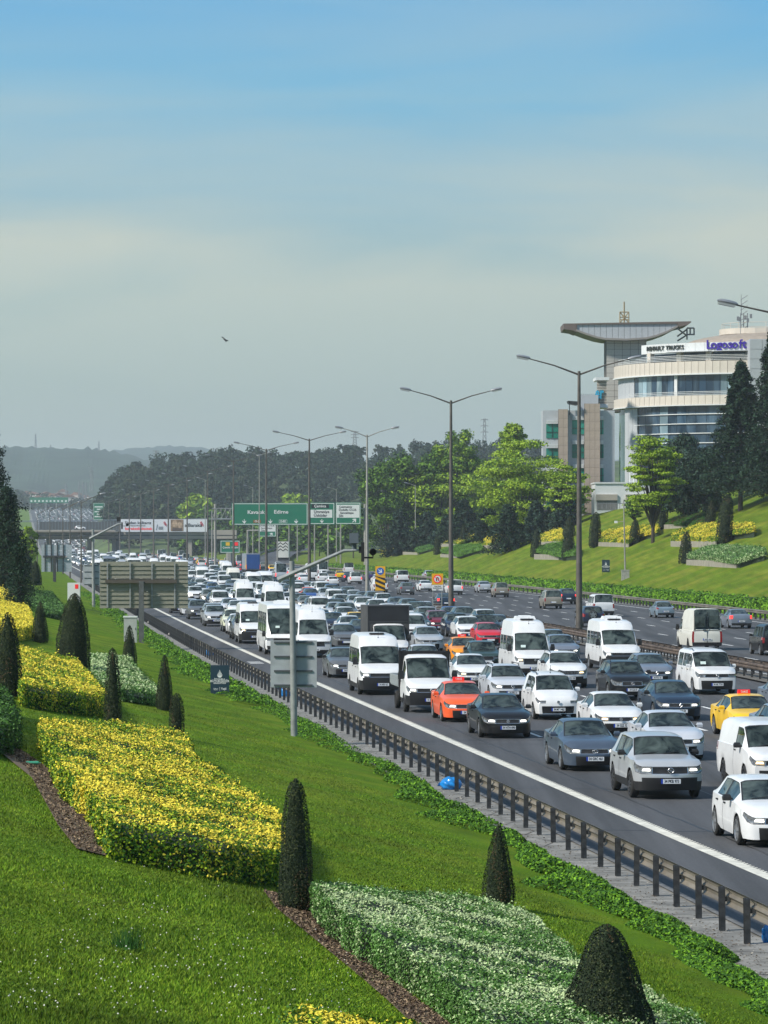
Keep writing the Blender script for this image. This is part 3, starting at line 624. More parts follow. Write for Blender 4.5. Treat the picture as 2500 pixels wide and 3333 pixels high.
def make_vehicle(kind, color, loc, heading, label, cat, group, lod=0, lit=None, plate=None, emblem=None, extras=(), brake=False, rim='five', away=False):
    s = SPEC[kind]; L = s['L']; P = shell_parts(kind, lod); root_name = VNAME.get(kind, 'passenger_car')
    if lod >= 2:
        o = link(root_name, P['body'], None, loc, heading); tag(o, label, cat, group)
        set_slot(o, 0, PAINT[color])
        if lit: set_slot(o, 3, lit)
        if brake: set_slot(o, 4, TAILLIT)
        return o
    root = empty(root_name, loc, label, cat, group, heading)
    b = link('body', P['body'], root); set_slot(b, 0, PAINT[color])
    if lod == 1:
        if lit: set_slot(b, 3, lit)
        if brake: set_slot(b, 4, TAILLIT)
    else:
        for k_, me in P.items():
            if k_ == 'body': continue
            nm = 'side_window' if k_.startswith('side') else k_.rstrip('LR'); c = link(nm, me, root)
            if nm == 'headlight' and lit:
                sx_ = 1 if k_.endswith('R') else -1; zc_ = (max(s['lv0'][3], 0) + I(s['belt'], 0)) / 2 + .012; w0_ = s['W'] / 2 * I(s['w'], 0)
                def lb(mb):
                    mb.box(-.11, .11, -.03, .0, -.024, .030, 0, None, .8)
                bo = link('bulb', small(('bulb', 0), lb, [LIT]), c, (sx_ * w0_ * .84, -L / 2 - .035, zc_)); bo.rotation_euler = (0, 0, sx_ * R(24)); set_slot(bo, 0, lit)
            if nm == 'taillight' and brake: set_slot(c, 0, TAILLIT)
            if nm == 'grille' and emblem: 
                e = link('emblem', emblem_mesh(emblem), c, (0, -L / 2 - (.19 if s['H'] < 1.7 else .13), (s['lv0'][3] + I(s['belt'], 0)) / 2 + .0)); e.scale = (.8, .8, .8)
    # wheels
    for sx in (-1, 1):
        for yw in (s['fw'], s['rw']):
            if yw > L: continue
            tm, rm = wheel_meshes(s['r'], sx, rim); wo = link('wheel', tm, root, (sx * (s['W'] / 2 - .115), yw - L / 2, s['r']))
            if lod == 0: link('rim', rm, wo)
    # mirrors
    bz = I(s['belt'], s['cowl']) + .03; big = s['H'] > 2.2
    def mir(mb):
        h, w_, d = (.34, .19, .12) if big else (.14, .17, .12)
        for sx in (1,):
            mb.box(.0, .10, .02, .06, .02, .06, 1); mb.box(.05, .05 + w_, -.02, d, 0, h * .55, 0, None, 1.12); mb.box(.04, .06 + w_, -.03, d + .01, h * .55, h, 0, None, .70)
    my = s['cowl'] + (.42 if not big else .30) - L / 2
    me = small(('side_mirror', big), mir, [BLK, BLK])
    for sx in (-1, 1):
        mo = link('side_mirror', me, root, (sx * (s['W'] / 2 * .93), my, bz)); mo.scale = (sx, 1, 1)
        if color in ('white', 'pearl', 'orange', 'amber', 'yellow', 'red', 'slate', 'bluegrey', 'offwhite') and not big and 'blackmirror' not in extras: set_slot(mo, 0, PAINT[color])
    # plates
    def pl(mb): mb.box(-.26, .26, -.012, .0, -.06, .06, 0); mb.box(-.262, -.215, -.014, .001, -.061, .061, 1)
    pm = small(('license_plate', 0), pl, [PLATE, PLBLUE]); zf = s['lv0'][1] + .01
    if plate != 'none' and not away:
        po = link('license_plate', pm, root, (0, -L / 2 - (.19 if s['H'] < 1.7 else .125), zf))
        if lod == 0 and plate: text_mesh(plate, .115, INK, po, (.02, -.016, 0), (R(90), 0, 0), squeeze=.72)
    if away:
        po = link('license_plate', pm, root, (0, L / 2 + .06, (s['lvr'][1] + s['lvr'][2]) / 2 + .05)); po.rotation_euler = (0, 0, math.pi)
        if plate and lod == 0: text_mesh(plate, .115, INK, po, (.02, -.016, 0), (R(90), 0, 0), squeeze=.72)
    if lod == 0:   # handles, door seams, wipers
        def hd(mb): mb.box(-.015, .02, -.09, .09, -.015, .015, 0)
        def seam_at(y_):
            w_ = s['W'] / 2 * I(s['w'], y_); u_ = y_ / L; lv_ = [a + (b_ - a) * u_ for a, b_ in zip(s['lv0'], s['lvr'])] + [I(s['belt'], y_)]
            return [(w_ * q_ + .004, z_) for q_, z_ in zip((.955, .99, 1.0, .995, .968), lv_)]
        hm_ = small(('door_handle', 0), hd, [BLK])
        for y in [w_[1] - .16 for w_ in s['win'][:2]]:
            for sx in (-1, 1):
                bz_ = I(s['belt'], y) - .10; ho = link('door_handle', hm_, root, (sx * s['W'] / 2 * .985, y - L / 2, bz_)); ho.scale = (sx, 1, 1)
            ys_ = y + .19
            if all(abs(ys_ - yw) > s['r'] + .07 for yw in (s['fw'], s['rw'])):
                def sm(mb):
                    pp = seam_at(ys_)
                    for (xa, za), (xb_, zb_) in zip(pp[:-1], pp[1:]): mb.add([(xa, ys_ - L / 2 - .008, za), (xa, ys_ - L / 2 + .008, za), (xb_, ys_ - L / 2 + .008, zb_), (xb_, ys_ - L / 2 - .008, zb_)], [(0, 1, 2, 3)])
                me_s = small(('door_seam', kind, round(ys_, 2)), sm, [BLK])
                for sx in (-1, 1): so = link('door_seam', me_s, root); so.scale = (sx, 1, 1)
        def wp(mb):
            zc, zt = I(s['top'], s['cowl']), I(s['top'], s['wtop']); y0 = s['cowl'] - L / 2
            for x0 in (-.5, .05):
                mb.tube([(x0 * s['W'] / 1.8, y0 - .01, zc + .015), (x0 * s['W'] / 1.8 + .45, y0 + .08, zc + .06)], .010, 4)
        link('wiper', small(('wiper', kind), wp, [BLK]), root)
    zr = s['H']; yr = s['wtop'] + .5 - L / 2
    for e in extras:
        if e == 'rails':
            def rl(mb):
                for sx in (-1, 1):
                    x = sx * s['W'] / 2 * (I(s['wr'], s['wtop'] + .6) - .05); mb.tube([(x, s['wtop'] - L / 2 + .1, zr - .06), (x, s['wtop'] - L / 2 + .3, zr + .025), (x, s['rtop'] - L / 2 - .3, zr + .025), (x, s['rtop'] - L / 2 - .1, zr - .06)], .018, 6)
            link('roof_rails', small(('roof_rails', kind), rl, [BLK]), root)
        if e == 'taxi':
            def tx(mb): mb.box(-.22, .22, -.08, .08, 0, .15, 0, None, .95); mb.box(-.20, .20, -.085, -.08, .02, .13, 1)
            to = link('taxi_sign', small(('taxi_sign', 0), tx, [REDSIGN, REDSIGN]), root, (0, yr + .15, zr - .02))
            text_mesh('TAKSİ', .10, PLATE, to, (0, -.092, .075), (R(90), 0, 0), squeeze=.9)
        if e == 'ac':
            def ac(mb): mb.box(-.52, .52, -.45, .45, 0, .17, 0, None, .86); mb.box(-.30, .30, -.30, .30, .17, .20, 0, None, .9)
            link('air_conditioner', small(('air_conditioner', 0), ac, [PAINT['white']]), root, (0, s['wtop'] + 1.9 - L / 2, zr - .02))
        if e == 'hatchvent':
            def hv_(mb): mb.box(-.33, .33, -.2, .2, 0, .05, 0, None, .92)
            link('roof_vent', small(('roof_vent', 0), hv_, [BLK]), root, (0, s['wtop'] + 1.05 - L / 2, zr - .015))
        if e == 'antenna':
            def an(mb): mb.tube([(0, 0, 0), (0, -.10, .32)], .008, 4); mb.tube([(0, .01, -.02), (0, -.01, .04)], .02, 5)
            link('antenna', small(('antenna', 0), an, [BLK]), root, (0, s['wtop'] + .42 - L / 2, I(s['top'], s['wtop'] + .42) - .01))
        if e == 'sunroof':
            def sr(mb): mb.box(-.42, .42, -.35, .35, 0, .02, 0)
            link('sunroof', small(('sunroof', 0), sr, [GLASS]), root, (0, yr + .3, zr - .012))
        if e == 'card':
            def cd(mb): mb.box(-.12, .12, -.004, .004, 0, .13, 0)
            yy = s['cowl'] + .10; co = link('paper_card', small(('paper_card', 0), cd, [PAPER]), root, (-.42, yy - L / 2 - .02, I(s['top'], yy) + .01)); co.rotation_euler = (R(-22), 0, 0)
    return root
VNAME = dict(doblo='small_van', fiorino='small_van', combo='panel_van', transporter='passenger_van', oldvan='panel_van', sprinter='minibus', ducato='minibus', midibus='midi_bus', coach='coach', suv='suv', boxsuv='suv', cab='truck', pickup='pickup_truck')
def catof(kind): return {'small_van': 'van', 'panel_van': 'van', 'passenger_van': 'van', 'minibus': 'minibus', 'midi_bus': 'bus', 'coach': 'bus', 'suv': 'suv', 'truck': 'truck', 'pickup_truck': 'truck'}.get(VNAME.get(kind, ''), 'car')

def place(kind, x, y, mode, color, label, away=False, group=None, zref=0.0, **kw):
    """x, y: photo pixel of a point of the vehicle that touches the road or tops its roof"""
    s = SPEC[kind]; L = s['L']
    if mode == 'T': D = FPX * (HC - s['H']) / (y - HY)
    else: D = Dz(y)
    X = px(x, D); sl = 0.5 * (slope(XW, D) + slope(XM, D)) if not away else 0.5 * (slope(XM, D) + slope(XR, D))
    phi = -math.atan(sl) + (math.pi if away else 0)
    t = s['W'] / 2 - .06
    if away:
        loc = {'FL': (t, (s['rw'] if s['rw'] < L else s['fw']) - L / 2 + .1), 'B': (0, L / 2 + .04), 'T': (0, s['rtop'] - L / 2)}[mode]
    else:
        loc = {'FL': (-t, s['fw'] - L / 2), 'FR': (t, s['fw'] - L / 2), 'RL': (-t, s['rw'] - L / 2), 'B': (0, -L / 2 - .05), 'T': (0, s['wtop'] + .2 - L / 2)}[mode]
    c, sn = math.cos(phi), math.sin(phi); off = Vector((loc[0] * c - loc[1] * sn, loc[0] * sn + loc[1] * c, 0))
    pos = Vector((X, D, 0)) - off; pos.z = float(rise(pos.y)) + 0.014
    lod = kw.pop('lod', 0 if pos.y < 330 else 1 if pos.y < 460 else 2)
    SPOTS.append((pos.x, pos.y, L, s['W']))
    return make_vehicle(kind, color, pos, phi, label, catof(kind), group, lod=lod, away=away, **kw), pos, phi
SPOTS = []
# ------------------------------------------------------------------ the traffic one can pick out, nearest first
L1, L2 = LIT, LITW
G1 = 'vehicles queueing towards the camera'; G2 = 'vehicles driving away on the far carriageway'
p = place
p('hatch', 2404, 2752, 'FL', 'white', 'small white hatchback cut by the right edge, nearest car of the queue', group=G1, lit=L1, plate='34 CKT 58', emblem='bolt', extras=('blackmirror',))
p('boxsuv', 2055, 2597, 'FL', 'silver', 'silver suv with slim lit headlights and plate 34 PKB 973', group=G1, lit=L1, plate='34 PKB 973', emblem='bolt', extras=('blackmirror',), rim='steel')
p('combo', 2359, 2550, 'RL', 'white', 'plain white panel van behind the nearest hatchback at the right edge', group=G1, lit=L2, plate='34 DZN 41', rim='steel', extras=('blackmirror',))
p('sedan', 1828, 2507, 'FL', 'bluegrey', 'blue grey sedan with plate 34 GRC 461 beside the silver suv', group=G1, lit=L1, plate='34 GRC 461', emblem='oval')
p('sedan', 2280, 2472, 'FR', 'pearl', 'pearl silver sedan with plate ending ANK 007 just behind the silver suv', group=G1, lit=L1, plate='39 ANK 007', emblem='oval')
p('sedan', 2020, 2398, 'B', 'white', 'white sedan with plate 34 GSZ and one amber headlight glow', group=G1, lit=L2, plate='34 GSZ 52', emblem='sq')
p('sedan', 2327, 2390, 'RL', 'yellow', 'bright yellow taxi with a red roof sign', group=G1, plate='34 TBE 20', extras=('taxi',), emblem='sq')
p('sedan', 2562, 2289, 'T', 'paleblue', 'pale blue sedan half out of frame behind the yellow taxi', group=G1, emblem='sq')
p('sedan', 2271, 2344, 'FR', 'midnight', 'dark blue sedan with bright lit headlights and diamond badge', group=G1, lit=L1, plate='34 EVJ 59', emblem='diamond')
p('suv', 2058, 2282, 'B', 'black', 'black suv with roof rails and a chrome edged grille', group=G1, plate='34 CLR 8', emblem='oval', extras=('rails',))
p('transporter', 2256, 2260, 'FL', 'white', 'white passenger van with black grille bars and round badge near the median rail', group=G1, plate='34 HK 7730', emblem='vw', extras=('rails', 'card'))
p('hatch', 2137, 2233, 'B', 'slate', 'grey hatchback with a diamond badge ahead of the roof hatch minibus', group=G1, lit=L1, plate='34 FTU 16', emblem='diamond')
p('sedan', 2572, 2206, 'T', 'slate', 'slate sedan at the right edge next to the median rail', group=G1, emblem='sq')
p('ducato', 1957, 2184, 'FL', 'white', 'white minibus with roof air conditioner close to the median rail', group=G1, lit=L1, plate='34 KRD 15', extras=('ac', 'hatchvent', 'antenna'))
p('suv', 1904, 2239, 'FR', 'white', 'white crossover with a black DC grille and amber light', group=G1, lit=L2, plate='34 DZG 330', emblem='dc', extras=('rails', 'blackmirror'))
p('sprinter', 1742, 2206, 'B', 'white', 'white high roof minibus with long black roof vent and white card in its window', group=G1, lit=L2, plate='34 LBN 27', extras=('ac', 'hatchvent', 'antenna', 'card'), emblem='sq')
p('estate', 1668, 2287, 'B', 'pearl', 'light silver estate with plate 34 PF behind the small white van', group=G1, lit=L1, plate='34 PFS 31', emblem='vw', extras=('rails',))
p('fiorino', 1738, 2342, 'FL', 'white', 'small white van with wide black lower grille and plate 34 MY 1462', group=G1, plate='34 MY 1462', emblem='sq', extras=('rails', 'antenna'))
p('sedan', 1562, 2401, 'FL', 'black', 'black sedan with plate 34 NTH 090 beside the orange taxi', group=G1, lit=L1, plate='34 NTH 090', emblem='sq', rim='ten')
p('sedan', 1548, 2237, 'B', 'white', 'white sedan behind the orange red taxi', group=G1, lit=L2, plate='34 GEA 77', emblem='sq')
p('sedan', 1439, 2349, 'FL', 'orange', 'orange red taxi with a dark red roof sign next to the flatbed truck', group=G1, lit=L1, plate='34 TFT 11', extras=('taxi',), emblem='sq')
p('ducato', 1168, 2261, 'FL', 'white', 'white minibus with dark front bumper between the grey sedan and the flatbed truck', group=G1, lit=L1, plate='34 ARV 62', extras=('hatchvent', 'antenna'), rim='steel')
p('sedan', 1069, 2206, 'FL', 'grey', 'dark grey sedan in the lane beside the edge line, left of the minibus', group=G1, lit=L1, plate='34 HVS 09', emblem='sq')
p('sprinter', 1026, 2142, 'B', 'white', 'white high roof minibus behind the small grey road sign panel', group=G1, plate='34 MTE 88', extras=('antenna', 'ac'), emblem='sq')
p('midibus', 863, 2130, 'FL', 'white', 'white midi bus with a full height dark windscreen', group=G1, plate='34 VBC 30', extras=('ac', 'card'))
p('ducato', 779, 2095, 'FL', 'white', 'white minibus with dark lower front left of the midi bus', group=G1, lit=L2, plate='34 CAL 44', extras=('hatchvent', 'antenna', 'card'))
p('suv', 726, 2057, 'FL', 'cream', 'small cream car with round lit lamps beside the edge line', group=G1, lit=L1)
p('suv', 666, 2039, 'FL', 'silver', 'silver grey suv in the edge lane behind the cream car', group=G1, lit=L1, plate='34 BLG 60', emblem='sq')
p('suv', 613, 2016, 'FL', 'grey', 'dark grey suv just right of the large sign back', group=G1, lit=L1, plate='34 KN 105', emblem='sq')
p('sedan', 556, 1996, 'FL', 'black', 'black car half hidden behind the large sign back', group=G1, lit=L1)
p('suv', 704, 1961, 'B', 'black', 'black suv with a big chrome ringed grille in the second lane', group=G1, lit=L1, plate='34 AUD 6', emblem='oval')
p('sedan', 655, 1943, 'B', 'white', 'white sedan behind the dark grey suv by the sign back', group=G1)
p('sedan', 628, 1934, 'B', 'green', 'dark green sedan at the edge of the large sign back', group=G1, lit=L1)
p('sedan', 700, 1908, 'B', 'pearl', 'pearl sedan two cars behind the chrome grilled suv', group=G1)
p('sedan', 651, 1897, 'B', 'black', 'black sedan left of the pearl sedan in the queue', group=G1)
p('sprinter', 797, 1893, 'T', 'white', 'white high roof minibus directly behind the dark bumpered minibus', group=G1, extras=('ac', 'antenna'))
p('sprinter', 893, 1901, 'T', 'white', 'white high roof minibus directly behind the midi bus', group=G1, extras=('ac', 'antenna'))
p('sprinter', 762, 1848, 'T', 'offwhite', 'off white minibus in the third row of minibuses, left one', group=G1, extras=('ac',))
p('ducato', 827, 1861, 'T', 'white', 'white minibus in the third row of minibuses, right one', group=G1, extras=('hatchvent',))
p('ducato', 732, 1825, 'T', 'white', 'white minibus at the back of the line of minibuses', group=G1)
p('hatch', 878, 1880, 'T', 'green', 'dark green hatchback right of the white minibuses', group=G1)
p('suv', 941, 1932, 'B', 'black', 'black suv below the tip of the traffic camera arm', group=G1)
p('sedan', 1008, 1956, 'B', 'orange', 'bright orange red sedan with both headlights on near the median', group=G1, lit=L1, extras=('blackmirror',))
p('doblo', 1045, 2012, 'B', 'white', 'small white van with roof rails left of the black box truck', group=G1, lit=L2, extras=('rails',))
p('suv', 1112, 1971, 'B', 'slate', 'slate blue suv with a bright headlight right of the orange red sedan', group=G1, lit=L1, extras=('rails',))
p('suv', 1062, 1913, 'T', 'silver', 'silver suv behind the slate blue one', group=G1)
p('suv', 1102, 2012, 'B', 'black', 'black suv squeezed beside the black box truck', group=G1)
p('hatch', 1122, 1975, 'T', 'white', 'white hatchback directly left of the black box truck', group=G1)
p('sedan', 1160, 1992, 'T', 'yellow', 'yellow taxi mostly hidden by the black box truck', group=G1)
p('sedan', 1092, 2060, 'B', 'navy', 'navy sedan left of the black box truck', group=G1)
p('sedan', 1128, 2110, 'B', 'grey', 'dark grey sedan between minibus roof and black box truck', group=G1)
p('sedan', 1378, 2098, 'T', 'pearl', 'silver white car roof showing just behind the flatbed truck', group=G1)
p('sedan', 1401, 2120, 'B', 'silver', 'silver sedan with round badge right of the box truck', group=G1, emblem='vw', plate='34 RC 7710')
p('suv', 1354, 1993, 'T', 'green', 'dark green suv right behind the box truck', group=G1)
p('suv', 1356, 1958, 'T', 'green', 'second dark green suv one row behind the box truck', group=G1, extras=('rails',))
p('suv', 1388, 1975, 'T', 'silver', 'silver suv with roof rails two rows behind the silver sedan', group=G1, extras=('rails',))
p('suv', 1434, 2063, 'B', 'maroon', 'maroon suv with one bright headlight', group=G1, lit=L1, emblem='sq', plate='34 BPA 22')
p('suv', 1497, 2074, 'B', 'navy', 'navy suv left of the crimson hatchback', group=G1, lit=L1, emblem='sq')
p('suv', 1578, 1999, 'T', 'black', 'black suv with an open sunroof behind the crimson hatchback', group=G1, extras=('sunroof',))
p('hatch', 1583, 2026, 'T', 'red', 'crimson hatchback beside the white high roof minibus', group=G1)
p('sedan', 1467, 2163, 'FL', 'amber', 'amber yellow taxi with a bright red roof sign', group=G1, lit=L2, extras=('taxi',), emblem='sq', plate='34 TDK 5')
p('oldhatch', 1568, 2086, 'T', 'green', 'old dark grey green estate left of the white high roof minibus', group=G1)
p('sedan', 1822, 2065, 'T', 'slate', 'slate grey car between the two big minibuses near the rail', group=G1, lit=L1)
p('sedan', 1795, 2048, 'T', 'paleblue', 'pale blue car roof behind the slate grey car by the rail', group=G1)
# flatbed truck and box truck
r_, pos, phi = p('pickup', 1318, 2318, 'FL', 'white', 'white flatbed truck with low grey drop sides and diamond badge', group=G1, lit=L1, plate='41 BNU 16', emblem='diamond', rim='steel')
GALV = mat('galvanised_side', (0.42, 0.45, 0.46), 0.5, 0.5, noise=.15, nscale=4)
mb = MB()
for k in range(4): mb.box(-1.05, -1.02, 1.35, 4.35, .98 + k * .1, 1.07 + k * .1); mb.box(1.02, 1.05, 1.35, 4.35, .98 + k * .1, 1.07 + k * .1); mb.box(-1.02, 1.02, 4.32, 4.35, .98 + k * .1, 1.07 + k * .1)
mb.box(-1.02, 1.02, 1.35, 4.32, .92, .98); mb.build('drop_side', GALV, r_)
mb = MB(); mb.box(-1.0, 1.0, 1.26, 1.32, 1.0, 2.36); mb.box(-1.02, -.95, 1.24, 1.34, .6, 2.42); mb.box(.95, 1.02, 1.24, 1.34, .6, 2.42); mb.build('headboard', BLK, r_)
mb = MB(); mb.box(-.45, .45, 1.2, 4.3, .55, .9); mb.build('chassis', UND, r_)
for sx in (-1, 1): link('wheel', wheel_meshes(.36, sx, 'steel')[0], r_, (sx * .9, 2.75, .36))
mb = MB(); mb.tube([(-.7, 1.1, 2.30), (.9, 1.1, 2.30)], .03, 6); mb.build('roof_bar', BLK, r_)
r_, pos, phi = p('cab', 1276, 2166, 'B', 'white', 'white cabbed truck carrying a tall black box body', group=G1, plate='34 JT 5020', emblem='sq', rim='steel')
TARP = mat('black_tarpaulin', (0.014, 0.015, 0.018), 0.6, noise=.35, nscale=1.2, bump=.3); TARPS = mat('grey_tarpaulin', (0.055, 0.055, 0.055), 0.75, noise=.35, nscale=.9, bump=.3)  # blacker sheet for the front panel, greyer one for the box body
mb = MB(); mb.box(-1.12, 1.12, .62, 4.9, .95, 3.16, 1); mb.box(-1.08, 1.08, .60, .62, 2.34, 3.12, 0); mb.build('box_body', [TARP, TARPS], r_)
mb = MB()
for z in (.95, 2.30, 3.16): mb.box(-1.14, 1.14, .585, .64, z - .025, z + .03)
for x in (-1.14, 1.10): mb.box(x, x + .04, .585, .64, .9, 3.19)
mb.build('box_frame', mat('dark_steel', (0.07, 0.07, 0.075), .5, .4), r_)
mb = MB(); mb.box(-.5, .5, 1.1, 4.8, .5, .92); mb.build('chassis', UND, r_)
for sx in (-1, 1): link('wheel', wheel_meshes(.38, sx, 'steel')[0], r_, (sx * .9, 3.6, .38))
# far carriageway, seen from behind
def q(*a, **k): k.setdefault('away', True); k.setdefault('group', G2); return place(*a, **k)
r_, pos, phi = q('oldvan', 2302, 2118, 'B', 'offwhite', 'old off white high roof van with two rear door windows beyond the median', plate='34 BLR 704', rim='steel')
mb = MB()
for sx in (-1, 1): mb.box(sx * .45 - .33, sx * .45 + .33, 2.80, 2.845, 1.42, 2.1, 0)
mb.build('rear_door_window', GLASS, r_)
mb = MB(); mb.box(-.012, .012, 2.82, 2.86, .5, 2.35, 0); mb.box(-.85, .85, 2.80, 2.835, 1.22, 1.24, 0); mb.box(.06, .26, 2.82, 2.88, 1.22, 1.27, 0); mb.build('door_seam', BLK, r_)
q('doblo', 2476, 2134, 'FL', 'black', 'black van at the right edge beyond the median rail', brake=False)
q('sedan', 2414, 2047, 'B', 'slate', 'dark slate sedan with lit tail lamps by the right hand rail', brake=True, plate='34 DNA 19')
q('oldsedan', 2168, 2012, 'B', 'paleblue', 'old pale blue sedan with a spoiler beside the right hand rail', plate='34 HC 48')
q('transporter', 1966, 2008, 'B', 'white', 'white passenger van driving off next to the big lamp post')
r_, pos, phi = q('boxsuv', 1934, 2043, 'B', 'navy', 'blue off roader with a spare wheel on its back door, behind the lamp post')
tm, rm = wheel_meshes(.34, 1, 'five'); wo = link('spare_wheel', tm, r_, (.1, 2.32, .98), R(90)); link('rim', rm, wo)
q('doblo', 1802, 1983, 'B', 'beige', 'beige van in the middle of the far carriageway', plate='34 EY 2040')
q('suv', 1851, 1968, 'B', 'midnight', 'dark suv with a red tail lamp right of the beige van', brake=True)
q('fiorino', 1634, 1945, 'B', 'beige', 'small beige van with green rear glass near the right hand rail', plate='34 BG 211')
q('sedan', 1580, 1930, 'B', 'silver', 'silver sedan just left of the small beige van')
q('sedan', 1453, 1982, 'B', 'midnight', 'dark sedan braking with both tail lamps lit beside the no u-turn sign', brake=True)
q('doblo', 1483, 1937, 'B', 'white', 'white estate van with high tail lamps behind the slim lamp post', brake=True)
q('sedan', 1388, 1926, 'B', 'white', 'white sedan left of the no u-turn sign')
q('estate', 1327, 1937, 'B', 'grey', 'dark grey estate behind the yellow and black chevron board')
q('combo', 1240, 1931, 'B', 'white', 'white panel van partly hidden by the chevron board')
q('transporter', 1312, 1898, 'B', 'white', 'white van further on, right of the chevron board')
q('suv', 1400, 1890, 'B', 'silver', 'silver suv with roof box next to the rail, above the white sedan', extras=('rails',))
q('hatch', 1208, 1892, 'B', 'purple', 'purple hatchback left of the chevron board')
q('hatch', 1085, 1909, 'B', 'white', 'white hatchback with a dark spoiler beside the median', brake=False)
q('sedan', 1138, 1895, 'B', 'midnight', 'dark sedan with a thin red light bar', brake=True)
q('pickup', 1136, 1871, 'B', 'white', 'white pickup truck ahead of the sedan with the red light bar')
q('hatch', 1060, 1884, 'B', 'white', 'white hatchback with dark roof behind the minibus')
q('sprinter', 1016, 1890, 'B', 'white', 'white high roof minibus seen from the rear beside the lamp post')
q('hatch', 923, 1879, 'B', 'blue', 'blue hatchback with a lit brake lamp', brake=True)
q('hatch', 889, 1878, 'B', 'pearl', 'pearl hatchback left of the blue one')
q('hatch', 906, 1850, 'B', 'white', 'white hatchback ahead of the blue one', brake=True)
q('suv', 861, 1872, 'B', 'grey', 'dark suv at the foot of a lamp post left of the pearl hatchback')
# lorries far off
BLUE = mat('lorry_blue', (0.012, 0.07, 0.26), 0.5, noise=.12, nscale=.8); LGREY = mat('lorry_grey', (0.20, 0.23, 0.27), .6, noise=.1)
D = 640.0; X = px(815, D); r_ = empty('lorry', (X, D + 5, 0), 'grey sided lorry with a blue rear door', 'truck', None, -math.atan(slope(XM, D)))
mb = MB(); mb.box(-1.27, 1.27, -5, 7, 1.1, 4.0, 0); mb.build('trailer_box', LGREY, r_)
mb = MB(); mb.box(-1.15, 1.15, -5.06, -5.0, 1.25, 3.85, 0); mb.build('rear_door', BLUE, r_)
mb = MB(); mb.box(-1.3, 1.3, -4.9, 7, .55, 1.05); mb.box(-1.2, 1.2, 8, 10.2, .6, 3.6); mb.build('chassis', UND, r_)
mb = MB(); [mb.box(sx * 1.24 - .05, sx * 1.24 + .05, -5.09, -5.0, 1.15, 2.0) for sx in (-1, 1)]; mb.build('side_reflector', mat('orange_reflector', (.7, .12, .01), .4, emit=(1, .2, .02), estr=.25), r_)
mb = MB(); mb.box(-1.285, -1.27, -4.2, -3.4, 1.5, 3.2); mb.box(-1.285, -1.27, -3.0, -1.8, 1.3, 1.9); mb.build('yellow_emblem', mat('emblem_yellow', (.6, .42, .05), .6), r_)
for y in (-3.5, -2.2, 5.5, 9): 
    for sx in (-1, 1): link('wheel', wheel_meshes(.48, sx, 'steel')[0], r_, (sx * 1.1, y, .48))
D = 905.0; X = px(921, D); r_ = empty('lorry', (X, D + 3, .9), 'white box lorry with a dark zigzag pattern on its rear, on the slip road', 'truck')
ZIG = mat('zigzag_white', (.62, .62, .58), .6)
mb = MB(); mb.box(-1.45, 1.45, -3, 4, .9, 5.0); mb.build('cargo_box', ZIG, r_)
mb = MB()
for k in range(3):
    for sx in (-1, 1):
        for j in range(2):
            z = 2.5 + k * .8; x0 = -1.3 + j * 1.3; a = [(x0, z), (x0 + .65, z + .5), (x0 + 1.3, z), (x0 + 1.3, z + .25), (x0 + .65, z + .75), (x0, z + .25)]
            if sx == 1: mb.prism(a, -3.04, -3.0)
mb.build('zigzag_print', BLK, r_)
mb = MB(); mb.box(-1.35, 1.35, -2.8, 6, .3, .88); mb.build('chassis', UND, r_)

